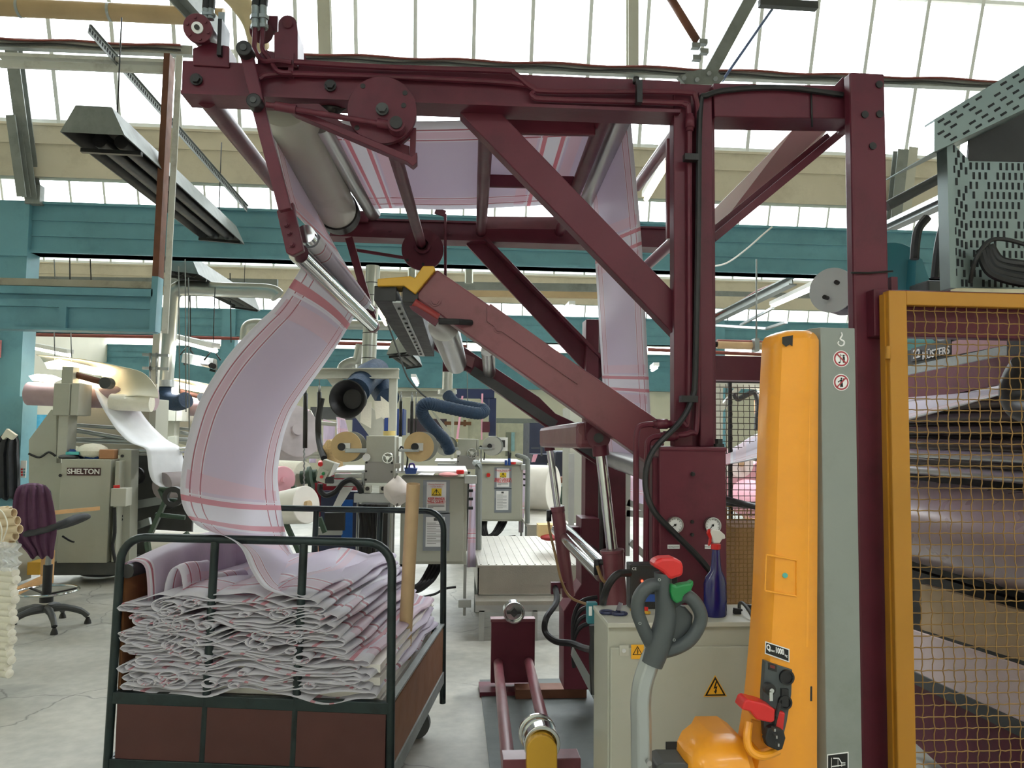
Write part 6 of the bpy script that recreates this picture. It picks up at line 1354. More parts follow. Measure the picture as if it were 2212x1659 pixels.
# ================================================================ label presses in the middle distance
def sheet_lines(par, x0, y0, x1, y1, Y, n, mt=greyd, frac=.85):
    m = M_(); r_ = random.Random(int(x0))
    for i in range(n):
        y = lerp(y0, y1, (i+.5)/n); xe = lerp(x0, x1, frac if i % 4 else .6)
        m.bar(Q(x0, y, Y), Q(xe, y, Y), .0004, S(.9, Y))
    m.build('printed_lines', mt, par)
duct_tape = mat('silver tape', sr(142, 148, 156), .35, .4, .08, 8)
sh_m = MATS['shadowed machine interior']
def press(Y, f, label, x_off=0):
    """f maps the near press's pixels to this one's"""
    def q(x, y, d=0): X, Y2 = f(x, y); return Q(X, Y2, Y+d)
    t = thing('label_press', label, 'machine', tuple(q(930, 1330)))
    def R(name, x0, y0, x1, y1, d0, d1, mt=beige, bev=.004, par=None): a = q(x0, y1, d0); b = q(x1, y0, d0); return M_().bb((a.x, Y+d0, a.z), (b.x, Y+d1, b.z)).build(name, mt, par or t, bevel=bev)
    cb = R('cabinet', 863, 1030, 1010, 1219, -.02, .25); R('cabinet_door', 868, 1033, 1003, 1214, -.03, -.02, par=cb)
    R('tape_frame', 913, 1037, 972, 1110, -.034, -.03, duct_tape, 0, cb); R('tape_frame', 913, 1108, 972, 1190, -.034, -.03, duct_tape, 0, cb)
    p1 = R('warning_poster', 921, 1041, 964, 1103, -.036, -.034, white, 0, cb)
    def tx(b_, y, s, mt, bold=0): c = q(942.5, y, -.038); text('lettering', b_, s*Y/6.5, c, (1, 0, 0), (0, 0, 1), mt, p1, bold=bold, ext=.0004)
    tx('Closing Stamps are', 1046.5, .017, redink); tx('! Crush Risks !', 1051.5, .017, redink)
    R('yellow_field', 932, 1055, 954, 1071.5, -.0372, -.036, yellowink, 0, p1)
    def tri(k, dd): return M_().prism([q(942.6+dx*k, 1064+dy*k, dd) for dx, dy in ((-10, 6), (10, 6), (0, -8))], (0, .0005, 0))
    wt = tri(1, -.0378).build('warning_triangle', blackink, p1); tri(.76, -.0384).build('sign_field', yellowink, wt); text('lettering', '!', .06*Y/6.5, q(942.6, 1064.5, -.039), (1, 0, 0), (0, 0, 1), blackink, wt, bold=.001)
    for b_, y in (('KEEP HANDS', 1077), ('WELL CLEAR !', 1084)): tx(b_, y, .0235, redink, .0008)
    m = M_(); m.bar(q(923, 1080.3, -.0375), q(961, 1080.3, -.0375), .0004, .003).bar(q(922, 1087.3, -.0375), q(960, 1087.3, -.0375), .0004, .003); m.build('underline', redink, p1)
    for i, s_ in enumerate(('Always disconnect power before', 'cleaning or clearing any stamp', 'on this press.')):
        pass
    m = M_()
    for i, w_ in enumerate((36, 36, 12)): m.bar(q(924, 1091+i*2.8, -.0375), q(924+w_, 1091+i*2.8, -.0375), .0004, .004)
    m.build('printed_lines', greyd, p1)
    p2 = R('instruction_sheet', 919, 1117, 961, 1181, -.036, -.034, white, 0, cb)
    m = M_()
    for i in range(13):
        y = 1130+i*3.7; m.bar(q(922, y, -.0375), q(955 if i % 3 else 942, y, -.0375), .0004, .003)
    m.build('printed_lines', greyd, p2); R('sheet_picture', 937, 1119, 945, 1125, -.0375, -.036, greyd, 0, p2)
    # head tower and reels
    R('press_head', 790, 942, 853, 1006, -.3, .1); R('head_plate', 787, 998, 850, 1043, -.32, -.28, mat('bare steel plate', sr(150, 148, 145), .4, .6, .06, 4)); R('head_side', 853, 944, 862, 1006, -.1, .3, beige_l)
    R('tape_roll_stand', 846, 1006, 852, 1040, -.3, .1, beige_l)
    c = q(838, 989, -.31); hw = M_().tube([c+V((S(10, Y)*math.cos(a), -.02, S(10, Y)*math.sin(a))) for a in [2*PI*k/24 for k in range(24)]], .007, 6, closed=True).build('handwheel', chrome, t)
    M_().cyl(c, c-V((0, .03, 0)), S(4, Y), n=14).build('wheel_hub', chrome, hw)
    for k in range(3): a = 2*PI*k/3+.4; M_().bar(c-V((0, .02, 0)), c+V((S(10, Y)*math.cos(a), -.02, S(10, Y)*math.sin(a))), .008, .008).build('wheel_spoke', chrome, hw)
    for bx, by in ((792, 999), (847, 1000), (791, 1018), (846, 1019), (790, 1036)): c = q(bx, by, -.322); M_().cyl(c, c-V((0, .008, 0)), .009, n=8).build('plate_bolt', blackm, t)
    c = q(792, 988, -.32); M_().cyl(c, c-V((0, .03, 0)), .03, n=12).build('side_knob', whitem, t)
    reelm = wood_r if f is F0 else mat('grey reel disc', sr(176, 176, 168), .6, 0, .05, 6)
    for cx_, d0 in ((748, -.35), (905, -.3)):
        c = q(cx_, 965, d0); rr = S(30.5, Y)*(1 if f is F0 else .66)
        r_ = M_().cyl(c, c-V((0, .015, 0)), rr, n=44).build('reel_disc', reelm, t); M_().cyl(c+V((.03, .1, 0)), c+V((.03, .115, 0)), rr, n=44).build('reel_disc', greyp, t)
        M_().cyl(c, c+V((.02, .1, 0)), rr*.5, n=24).build('label_tape', white, r_)
        M_().box(c-V((0, .03, 0)), (.07, .03, .06)).build('reel_hub', steel, r_); M_().cyl(c-V((.03, .045, 0)), c-V((.03, .06, 0)), .03, n=16).build('hub_cap', black, r_)
    R('reel_arm', 745, 969, 792, 978, -.4, -.36, silver); R('reel_arm', 862, 970, 905, 976, -.36, -.32, silver)
    # side hopper mechanism
    R('guide_column', 866, 975, 872, 1020, -.2, -.15, alu); R('sensor_block', 852, 1001, 864, 1012, -.25, -.15, beige_l); R('guide_column', 858, 985, 862, 1018, -.2, -.15, steel)
    M_().tube(catmull([q(862, 975, -.1), q(868, 965, -.1), q(880, 985, -.15), q(878, 1012, -.15)], 5), .008, 6).build('wire_loop', black, t)
    # table with profile rails
    a0 = q(700, 1022, -.3); b0 = q(1010, 1018, 0)
    R('table_top', 712, 1018, 1010, 1021, -.1, .9, whitem, .001); R('table_rail', 722, 1024, 782, 1033, -.3, -.24, alu); R('table_rail', 705, 1037, 785, 1050, -.3, -.25, alu)
    R('corner_profile', 780, 1020, 787, 1065, -.3, -.2, alu); R('end_profile', 1003, 1028, 1030, 1045, -.1, .0, alu)
    R('shelf_rail', 764, 1066, 850, 1086, -.35, -.3, alu); R('bearing_block', 786, 1050, 801, 1065, -.36, -.28, beige_l); R('bearing_block', 819, 1050, 835, 1065, -.36, -.28, beige_l)
    for bx in (793.5, 827): c = q(bx, 1055.5, -.362); M_().cyl(c, c-V((0, .006, 0)), .016, n=14).build('bearing_bore', blackm, t)
    for x_, d_ in ((764, -.34), (840, -.34), (845, .5), (1000, .1), (770, .5)): R('leg', x_, 1086 if x_ < 900 else 1219, x_+8, 1330 + (20 if d_ < 0 else 0), d_, d_+.05, alu)
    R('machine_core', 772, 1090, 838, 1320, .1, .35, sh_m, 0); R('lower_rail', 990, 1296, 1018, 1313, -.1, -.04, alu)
    for k in range(5): M_().tube(catmull([q(868+k*6, 1218, .1), q(864+k*7, 1245, .0), q(880+k*6, 1268+k*3, .0), q(905+k*9, 1262-k*2, .0), q(925+k*8, 1230, .1), q(930+k*8, 1218, .1)] if k < 4 else [q(912, 1290, 0), q(940, 1283, 0), q(960, 1272, 0), q(985, 1268, 0)], 6), .017 if k < 4 else .01, 8).build('cable_loop', black, t)
    for k in range(4): M_().tube(catmull([q(775+k*12, 1090, .05), q(782+k*11, 1150+k*9, .0), q(775+k*14, 1230, .0), q(790+k*12, 1300, .05)], 6), .014, 6).build('hanging_cable', black, t)
    # clamps down the right edge
    for y in (1057, 1075, 1095): R('edge_clamp', 1012, y, 1022, y+6, -.05, .02, black)
    return t, q, R
wood_r = mat('pale chipboard disc', sr(206, 178, 130), .7, 0, .08, 9)
F0 = lambda x, y: (x, y)
K = .64
F1 = lambda x, y: (1083+(x-937)*K+0, 1005+(y-1030)*K)
tA_, qA, RA = press(6.5, F0, 'near label press with keep hands clear poster and two wooden reel discs')
tB_, qB, RB2 = press(9.9, F1, 'far label press with grey reel discs beside the navy frame')
RB2('switch_plate', 888, 1056, 898, 1070, -.04, -.03, yellow); c = qB(893, 1063, -.04); M_().cyl(c, c-V((0, .03, 0)), .025, n=12).build('red_switch', red, tB_)
# overhead support arms
def gallows(Y, xt, ax0, ax1, ay0, ay1, tx0, tx1, y1, label):
    t = thing('support_gallows', label, 'support frame', tuple(Q((tx0+tx1)/2, y1, Y)))
    a = Q(ax0, ay1, Y); b = Q(ax1, ay0, Y); M_().ibar(Q(ax0, (ay0+ay1)/2, Y), Q(ax1, (ay0+ay1)/2, Y), .12, S(ay1-ay0, Y), .012).build('arm', beige_l, t)
    a = Q(tx0, y1, Y); b = Q(tx1, ay0, Y); M_().bb((a.x, Y, a.z), (b.x, Y+.12, b.z)).build('column', beige_l, t, bevel=.006)
    return t
g_ = gallows(7.4, 0, 672, 862, 796, 818, 830, 858, 1300, 'pale grey gallows column and arm behind the near press head')
M_().prism([Q(x, y, 7.38) for x, y in ((705, 817), (738, 817), (828, 905), (828, 945), (800, 945))], (0, .06, 0)).build('brace', beige_l, g_)
g2_ = gallows(10.4, 0, 845, 980, 844, 858, 970, 982, 1200, 'thin pale gallows column and arm behind the far press head')
M_().prism([Q(x, y, 10.3) for x, y in ((930, 885), (940, 893), (975, 935), (972, 950))], (0, .04, 0)).build('brace', beige_l, g2_)
for (x, y0_, y1_, Y, lb) in ((660, 838, 968, 7.6, 'dark spring balancer rod left of the blonde worker'), (690, 835, 962, 7.7, 'dark hose rod just left of the first reel disc'), (866, 855, 945, 9.8, 'dark spring balancer beside the navy cabinet'), (890, 855, 945, 9.8, 'second dark spring balancer beside the navy cabinet'), (899, 862, 945, 9.9, 'thin dark rod right of the spring balancers')):
    sp_ = thing('spring_balancer', lb, 'balancer', tuple(Q(x, y1_, Y)))
    M_().cyl(Q(x, y0_+12, Y), Q(x-1, y1_, Y), .022 if x < 895 else .01, n=10).build('spring_tube', blackm, sp_); M_().cyl(Q(x, y0_-2, Y), Q(x, y0_+12, Y), .012, n=8).build('hook', galv, sp_); M_().cyl(Q(x, 798 if x < 800 else 846, Y), Q(x, y0_, Y), .005, n=5).build('suspension_wire', galv, sp_)
M_().tube(catmull([Q(695, 860, 7.7), Q(688, 900, 7.7), Q(688, 940, 7.7), Q(692, 965, 7.6), Q(700, 990, 7.4)], 6), .03, 8).build('rubber_sleeve', black, sp_)
# chain on the left and the control pod
tag(M_().tube([Q(657+.8*math.sin(k*1.6), 968+k*2.6, 6.8) for k in range(38)], .007, 5).build('hanging_chain', galv, None), 'steel chain hanging in front of the cream cloth roll', 'chain')
cp2 = thing('control_pod', 'grey tilted push button pod left of the near press', 'control box', tuple(Q(710, 1040, 6.1)))
M_().prism([Q(x, y, 6.0) for x, y in ((699, 992), (722, 1000), (704, 1046), (682, 1038), (686, 1018))], (0, .12, 0)).build('pod_body', beige, cp2, bevel=.006)
M_().prism([Q(x, y, 5.99) for x, y in ((722, 1000), (731, 1002), (716, 1028), (710, 1030))], (0, .1, 0)).build('pod_side', whitem, cp2)
M_().prism([Q(x, y, 5.985) for x, y in ((697, 1013), (711, 1019), (703, 1034), (690, 1028))], (0, .01, 0)).build('button_panel', beige_l, cp2)
for px, py, mt in ((699, 1023, green), (695, 1030, red)): c = Q(px, py, 5.98); M_().cyl(c, c-V((0, .02, 0)), .012, n=14).build('push_button', mt, cp2)
M_().cyl(Q(692, 999, 6.05), Q(692, 1003, 5.98), .018, n=12).build('stop_button', red, cp2); M_().box(Q(712, 1037, 6.02), (.06, .06, .05)).build('pod_mount', black, cp2)
tag(M_().tube(catmull([Q(692, 1045, 6.1), Q(692, 1060, 6.1), Q(705, 1070, 6.1), Q(725, 1062, 6.1), Q(742, 1042, 6.1), Q(760, 1037, 6.1), Q(775, 1050, 6.1), Q(780, 1068, 6.2)], 6), .022, 8).build('black_conduit', black, None), 'thick black conduit looping from the push button pod to the near press', 'cable')
tag(M_().prism([Q(x, y, 6.25) for x, y in ((739, 1052), (763, 1052), (733, 1098), (716, 1100))], (0, .01, 0)).build('paper_web', whitem, None), 'pale paper strip slanting below the conduit', 'paper')
# helpers for loose items
def item(name, mb, mt, label, cat, **k): return tag(mb.build(name, mt, None, **k), label, cat)
ZTb = Q(930, 1019, 6.5).z
bk_ = thing('blue_basket', 'small blue plastic basket on the near press', 'basket', tuple(Q(886, 1025, 6.4)))
M_().prism([Q(x, y, 6.35) for x, y in ((873, 1010), (901, 1012), (898, 1024), (876, 1024))], (0, .16, 0)).build('basket_body', blue, bk_); M_().tube(catmull([Q(884, 1012, 6.4), Q(885, 1003, 6.4), Q(893, 1002, 6.4), Q(896, 1012, 6.4)], 5), .008, 6).build('handle', mat('purple plastic', sr(60, 40, 110), .4), bk_)
bea = thing('beacon', 'red round beacon lamp at the right of the near press table', 'beacon', tuple(Q(994, 1026, 6.4)))
M_().cyl(Q(994, 1024, 6.4), Q(994, 1015, 6.4), S(8.5, 6.4), n=20).build('red_dome', red, bea, bevel=.006); M_().cyl(Q(994, 1029, 6.4), Q(994, 1024, 6.4), S(7.5, 6.4), n=20).build('beacon_base', cream_cloth, bea)
be2 = thing('beacon', 'small red beacon lamp on the far press cabinet', 'beacon', tuple(Q(1108, 1003, 9.8)))
M_().cyl(Q(1109, 1003, 9.8), Q(1109, 998, 9.8), S(5.5, 9.8), n=16).build('red_dome', red, be2)
item('red_rag', M_().ball(Q(968, 1025, 6.35), (.08, .06, .018)), mat('pink striped rag', sr(214, 150, 150), .8), 'pink striped rag left of the red beacon', 'rag')
item('paper_sheets', M_().prism([Q(902, 1026, 6.3), Q(935, 1027, 6.3), Q(950, 1014, 6.6), Q(925, 1016, 6.6)], (0, 0, .005)), whitem, 'loose paper sheets on the near press table', 'paper')
item('tape_roll', M_().ring(Q(841, 941, 6.3), Q(841, 931, 6.3), S(13, 6.3), S(7, 6.3), 28), mat('cream tape', sr(226, 204, 134), .5), 'cream tape roll on top of the near press head', 'tape roll')
item('tape_roll', M_().ring(Q(993, 955, 9.8), Q(993, 948, 9.8), S(9, 9.8), S(5, 9.8), 24), MATS['cream tape'], 'cream tape roll on top of the far press head', 'tape roll')
ph_ = thing('pen_holder', 'blue pen tubs on the far press cabinet', 'pen holder', tuple(Q(1096, 1005, 9.8)))
M_().cyl(Q(1093, 1005, 9.8), Q(1093, 994, 9.8), S(3, 9.8), n=12).cyl(Q(1100, 1005, 9.8), Q(1100, 990, 9.8), S(3.2, 9.8), n=12).build('tub', blue, ph_); M_().bar(Q(1099, 990, 9.8), Q(1098, 975, 9.8), .02, .01).bar(Q(1101, 990, 9.8), Q(1103, 978, 9.8), .02, .01).build('scissor_handle', black, ph_)
m = M_(); rp = random.Random(9); rows = []
for i in range(9):
    v_ = i/8; r_ = [.02, .06, .09, .12, .13, .12, .10, .06, .01][i]
    rows.append([Q(857+4*math.sin(v_*3), 1030+v_*62, 6.0)+V((r_*math.cos(2*PI*k/12)*(1+rp.uniform(-.25, .25)), r_*.6*math.sin(2*PI*k/12), rp.uniform(-.02, .02))) for k in range(12)])
for r in rows: r.append(r[0].copy())
item('white_rag', m.grid(rows), mat('white rag', sr(226, 218, 214), .85), 'crumpled white rag hanging on the near press shelf', 'rag', subsurf=1)
for (pts, lb) in ((((781, 868), (803, 868), (801, 925), (778, 912)), 'cream cloth strip hanging beside the black funnel'), (((808, 866), (826, 866), (828, 900), (812, 906)), 'cream cloth strip hanging from the right of the navy hose')):
    item('cloth_strip', M_().prism([Q(x, y, 7.0) for x, y in pts] if False else [Q(x, y, 7.2) for x, y in (pts[0], pts[3], pts[2], pts[1])], (0, .01, 0)), cream_cloth, lb, 'cloth')
item('cloth_strip', M_().prism([Q(x, y, 7.25) for x, y in ((822, 855), (840, 870), (841, 902), (826, 903))], (0, .01, 0)), cream_cloth, 'widest cream cloth strip at the right end of the navy hose', 'cloth')
# worker with blonde hair behind the pod
wk = thing('person', 'person with long blonde hair and dark red top working at the press', 'person', (Q(715, 1000, 7.6).x, 7.6, 0))
hc = Q(716, 978, 7.6)
bx_ = wk.location.x
body = M_()
rows = []
for z, rx, ry in ((.85, .15, .11), (1.0, .17, .12), (1.12, .19, .12), (1.2, .2, .11), (1.26, .16, .09), (1.30, .06, .06), (1.36, .055, .06)):
    rows.append([V((bx_+.03+rx*math.cos(t), 7.62+ry*math.sin(t), z)) for t in [2*PI*k/20 for k in range(21)]])
body.grid(rows)
wb_ = M_().grid(rows)
skin = mat('skin', sr(220, 172, 146), .5, 0, .04)
def limb(m, pts, rs): return m.tube(catmull(pts, 4), [lerp(rs[0], rs[-1], i/(4*(len(pts)-1))) for i in range(4*(len(pts)-1)+1)], 10)
zb = hc.z
fig = M_()
prof = [(.0, .12, .09), (.42, .14, .1), (.80, .16, .11), (.95, .17, .12), (zb-.32, .19, .12), (zb-.22, .18, .1), (zb-.17, .07, .06), (zb-.1, .055, .06), (zb-.06, .07, .08), (zb, .078, .095), (zb+.06, .07, .09), (zb+.1, .04, .05), (zb+.11, .0, .0)]
rows = [[V((bx_+.02+rx*math.cos(t), 7.62+ry*math.sin(t), z)) for t in [2*PI*k/20 for k in range(21)]] for z, rx, ry in prof]
fig.grid(rows); limb(fig, [(bx_+.18, 7.62, zb-.26), (bx_+.24, 7.5, zb-.45), (bx_+.20, 7.25, zb-.42)], [.05, .03]); limb(fig, [(bx_-.14, 7.62, zb-.26), (bx_-.2, 7.5, zb-.45), (bx_-.08, 7.25, zb-.42)], [.05, .03])
fg = fig.build('body', skin, wk)
rows = [[V((bx_+.02+rx*math.cos(t), 7.62+ry*math.sin(t), z)) for t in [2*PI*k/20 for k in range(21)]] for z, rx, ry in ((.78, .18, .13), (.95, .19, .14), (zb-.31, .21, .14), (zb-.21, .2, .12), (zb-.16, .09, .08))]
m = M_().grid(rows); limb(m, [(bx_+.17, 7.62, zb-.25), (bx_+.25, 7.5, zb-.45)], [.065, .05]); limb(m, [(bx_-.13, 7.62, zb-.25), (bx_-.21, 7.5, zb-.45)], [.065, .05]); m.build('red_top', mat('dark red knit', sr(130, 26, 42), .85), wk)
rows = [[V((bx_+.02+rx*math.cos(t), 7.62+.02+ry*math.sin(t), z)) for t in [2*PI*k/20 for k in range(21)]] for z, rx, ry in ((0, .13, .1), (.4, .15, .12), (.82, .18, .13))]
M_().grid(rows).build('trousers', mat('dark trousers', sr(36, 38, 48), .85), wk)
hr = M_(); rows = []
for z, rx, ry in ((zb+.125, .0, .0), (zb+.11, .05, .06), (zb+.05, .088, .1), (zb, .095, .11), (zb-.08, .098, .11), (zb-.16, .105, .1), (zb-.22, .09, .08)):
    rows.append([V((bx_+.01+rx*math.cos(t), 7.60+ry*math.sin(t)-.01, z))+V((0, 0, 0 if k % 2 else .006)) for k, t in enumerate([PI*.80+2*PI*.9*k/24 for k in range(25)])])
hr.grid(rows).build('hair', mat('blonde hair', sr(196, 166, 118), .6, 0, .2, 60), wk, solid=.012)
# person behind the guard, right
w2 = thing('person', 'person in grey shirt with dark tie seen through the wire guard', 'person', (Q(1648, 1000, 8.0).x, 8.0, 0))
px_ = w2.location.x; zh = Q(1648, 1003, 8.0).z
prof = [(.0, .12, .09), (.42, .14, .1), (.80, .16, .11), (.95, .17, .12), (zh-.34, .2, .12), (zh-.24, .18, .1), (zh-.17, .07, .06), (zh-.1, .055, .06), (zh-.06, .07, .085), (zh, .078, .1), (zh+.06, .072, .09), (zh+.1, .045, .05), (zh+.115, .0, .0)]
m = M_().grid([[V((px_+rx*math.cos(t), 8.0+ry*math.sin(t), z)) for t in [2*PI*k/20 for k in range(21)]] for z, rx, ry in prof])
limb(m, [(px_+.19, 8, zh-.28), (px_+.25, 7.9, zh-.5), (px_+.15, 7.75, zh-.6)], [.05, .03]); limb(m, [(px_-.19, 8, zh-.28), (px_-.25, 7.9, zh-.5), (px_-.15, 7.75, zh-.6)], [.05, .03])
m.ball((px_, 7.895, zh-.01), (.013, .02, .02), 8); fb2 = m.build('body', skin, w2)
for s in (-1, 1): M_().ball((px_+s*.03, 7.905, zh+.02), .008, 8).build('eye', blackink, fb2)
M_().ball((px_, 7.906, zh-.048), (.022, .008, .005), 8).build('mouth', redink, fb2)
M_().grid([[V((px_+rx*math.cos(t), 8.0+ry*math.sin(t), z)) for t in [2*PI*k/20 for k in range(21)]] for z, rx, ry in ((.8, .18, .13), (zh-.34, .22, .14), (zh-.22, .2, .12), (zh-.15, .08, .075))]).build('shirt', mat('grey shirt', sr(150, 156, 160), .85), w2)
M_().bar((px_, 7.855, zh-.19), (px_, 7.85, zh-.5), .03, .01, (0, 1, 0)).build('tie', black, w2)
M_().grid([[V((px_+rx*math.cos(t), 8.02+ry*math.sin(t), z)) for t in [2*PI*k/20 for k in range(21)]] for z, rx, ry in ((0, .13, .1), (.4, .15, .12), (.82, .18, .13))]).build('trousers', MATS['dark trousers'], w2)
M_().grid([[V((px_+rx*math.cos(t), 8.02+ry*math.sin(t), z)) for t in [2*PI*k/20 for k in range(21)]] for z, rx, ry in ((zh+.13, 0, 0), (zh+.11, .055, .07), (zh+.07, .082, .1), (zh+.04, .085, .1))]).build('hair', greyd, w2)
# cloth rolls between the hanging cloth and the press
def croll(a, Ya, b, Yb_, r, mt, label, r2=None, cream=False):
    A = Q(*a, Ya); B = Q(*b, Yb_); t = thing('cloth_roll', label, 'cloth roll', tuple((A+B)/2))
    d = (B-A).normalized()
    M_().cyl(A, B, r, r2 or r, n=40).build('wound_cloth', mt, t, bevel=.006); [M_().cyl(p, p+e*.03, q_*.2, n=18).build('core_tube', card if mt in (whiteroll, cream_cloth) else mt, t) for p, e, q_ in ((B, d, r2 or r), (A, -d, r))]; return t
croll((520, 1038), 6.8, (612, 1036), 6.2, .105, pinkroll, 'pink cloth roll end beside the hanging cloth')
croll((560, 1032), 7.3, (655, 1036), 7.1, .17, cream_cloth, 'cream cloth roll with shaft behind the steel chain', .165)
croll((545, 1105), 5.9, (662, 1090), 5.6, .10, whiteroll, 'white cloth roll flaring to the right below the pink roll', .135)
item('roll_shaft', M_().cyl(Q(650, 1032, 7.0), Q(685, 1028, 7.0), .06, n=16).cyl(Q(668, 1035, 6.9), Q(674, 1034, 6.9), .11, n=20), green_m, 'dark green shaft bearing right of the cream cloth roll', 'bearing')
st4 = thing('a_frame_stand', 'dark green steel roll stand right of the hanging cloth', 'roll stand', tuple(QZ(640, 1240, 0)))
for a, b in (((604, 1100), (672, 1250)), ((625, 1090), (606, 1140)), ((612, 1090), (622, 1100)), ((660, 1198), (760, 1205)), ((690, 1118), (702, 1150)), ((634, 1050), (650, 1090))): M_().bar(Q(*a, 5.7), Q(*b, 5.7), .03, .05, (0, 1, 0)).build('leg', green_m, st4)
bn = thing('waste_bin', 'navy bin lined with black bag behind the trolley', 'bin', tuple(QZ(715, 1330, 0)))
YBn = 5.5; cb_ = Q(714, 1200, YBn)
M_().lathe([(0, 0), (.14, 0), (.17, .45), (.18, .45)], (cb_.x, YBn, .02), (0, 0, 1), 28).build('bin_body', navyp, bn)
rows = []
for i, (z, r) in enumerate(((.30, .178), (.36, .19), (.45, .19), (.55, .18), (.60, .165), (.61, .13), (.58, .1))):
    rows.append([V((cb_.x+(r+.006*math.sin(k*2.3+i))*math.cos(2*PI*k/30), YBn+(r+.006*math.sin(k*2.3+i))*math.sin(2*PI*k/30), z+.008*math.sin(k*1.3))) for k in range(31)])
M_().grid(rows).build('bin_bag', mat('black bin bag', sr(26, 26, 28), .3), bn)
item('control_unit', RB(700, 1108, 745, 1146, 6.0, .04), blackm, 'black control panel behind the trolley rail', 'panel')
item('blue_apron', RB(737, 1080, 762, 1170, 6.3, .03), mat('bright blue cloth', sr(32, 90, 170), .8), 'bright blue cloth hanging behind the black control panel', 'cloth')
item('navy_cabinet', RB(690, 1062, 775, 1190, 7.1, .15), navyp, 'navy machine cabinet low behind the conduit', 'cabinet')
item('aluminium_stand', RB(682, 1140, 738, 1156, 6.1, .06), alu, 'low aluminium frame rail under the black control panel', 'frame')
item('cloth_sack', M_().ball(Q(735, 1290, 5.3), (.2, .12, .13)), cream_cloth, 'cream sack on the floor beside the navy bin', 'sack')
item('plastic_bag', M_().ball(Q(893, 1308, 6.2), (.16, .1, .07)), whiteroll, 'white plastic bag on the floor under the near press', 'bag')
# pink cloth hanging between the presses, in front of their right sides
def hang(pts, Y, d, label, v0=0, u0=0):
    rows = []; uv = []
    a, b, c, e = [Q(x, y, Y) for x, y in pts]
    for i in range(9):
        for_ = []; t = i/8
        for j in range(7): s_ = j/6; for_.append(lerp(lerp(a, e, t), lerp(b, c, t), s_)+V((0, d*math.sin(s_*8+t*3), 0))); uv.append((u0+.5*s_, v0+t*1.6))
        rows.append(for_)
    return tag(M_().grid(rows).build('striped_cloth', stripe, None, uv=uv, solid=.004), label, 'cloth')
hang(((1014, 1045), (1027, 1045), (1027, 1225), (1008, 1225)), 6.7, .01, 'striped cloth hanging down the right side of the near press')
hang(((1124, 1010), (1136, 1010), (1130, 1150), (1120, 1150)), 10, .01, 'striped cloth hanging down the right side of the far press')
pinkc = mat('pink towel cloth', sr(222, 160, 178), .85, 0, .04, 8)
for pts, Y, lb, u0 in ((((640, 880), (668, 885), (683, 950), (652, 960)), 10.5, 'striped cloth loop behind the blonde worker', .1), (((698, 905), (724, 912), (722, 980), (698, 985)), 10, 'wide pink cloth sheet behind the blonde worker', .3), (((726, 900), (745, 905), (756, 945), (728, 945)), 10.2, 'striped cloth corner above the first reel disc', .0), (((668, 950), (684, 950), (684, 1000), (668, 1000)), 10.8, 'pale lilac cloth strip left of the blonde worker', .4)):
    hang(pts, Y, .02, lb, 0, u0)
wf = thing('drying_frame', 'pale tubular frame carrying pink cloths behind the presses', 'frame', tuple(Q(660, 1080, 9.8)))
for a, b in (((635, 885), (668, 925)), ((668, 888), (690, 930)), ((664, 912), (727, 917)), ((661, 915), (658, 1000)), ((608, 978), (690, 980)), ((608, 985), (690, 987)), ((690, 912), (690, 990))): M_().cyl(Q(*a, 9.8), Q(*b, 9.8), .025, n=8).build('frame_tube', beige_l, wf)
big = croll((600, 960), 8.6, (640, 930), 8.3, .30, mat('grey lilac roll', sr(196, 186, 192), .7), 'big pale lilac roll partly hidden by the hanging cloth')
# step platform
sp2 = thing('step_platform', 'large checker plate step platform beside the near press', 'platform', tuple(QZ(1140, 1340, 0)))
YSP = 6.2
chk = mat('checker plate', sr(176, 172, 162), .34, .7, .08, 5, bump=.35, bscale=120)
fl_ = Q(1032, 1221, YSP); frr = Q(1256, 1221, YSP); zt2 = fl_.z
bk_y = YSP + 2.2
dpt = QZ(1033, 1158, zt2).y-YSP
M_().bb((fl_.x, YSP, zt2-.02), (frr.x+.1, YSP+dpt, zt2)).build('deck', chk, sp2, bevel=.003)
M_().bb((fl_.x, YSP, Q(1032, 1284, YSP).z), (frr.x+.1, YSP+.01, zt2-.02)).build('front_plate', chk, sp2); M_().bb((fl_.x, YSP, Q(1032, 1284, YSP).z), (fl_.x+.01, YSP+dpt, zt2-.02)).build('side_plate', chk, sp2)
m = M_()
for k in range(15): x = lerp(fl_.x+.02, frr.x+.06, k/14); m.bb((x, YSP+.02, zt2), (x+.012, YSP+dpt-.02, zt2+.004))
m.build('tread_ribs', chk, sp2)
zl = Q(1032, 1290, YSP).z
M_().bb((fl_.x-.02, YSP-.2, zl-.02), (frr.x+.1, YSP+.05, zl+.01)).build('step', chk, sp2); M_().bb((fl_.x-.02, YSP-.2, zl-.07), (frr.x+.1, YSP-.16, zl-.02)).build('step_rail', alu, sp2)
for px in (1035, 1150): x = Q(px, 1330, YSP-.2).x; M_().bb((x, YSP-.2, 0), (x+.04, YSP-.16, zl-.06)).build('leg', alu, sp2)
for dx in (.05, 1.0): M_().bb((fl_.x+dx, YSP+dpt-.1, 0), (fl_.x+dx+.05, YSP+dpt-.05, zt2-.02)).build('leg', alu, sp2)
hrp = thing('handrail', 'grey bent handrail post at the far press cabinet', 'handrail', tuple(Q(1138, 1160, 9.5)))
M_().tube(catmull([Q(1117, 985, 9.5), Q(1120, 984, 9.5), Q(1138, 992, 9.4), Q(1140, 1010, 9.4), Q(1139, 1160, 9.4)], 5), .03, 10).build('rail_tube', greyp, hrp)
h3 = thing('handrail', 'grey handrail post between the two press cabinets', 'handrail', tuple(Q(1030, 1220, 6.9)))
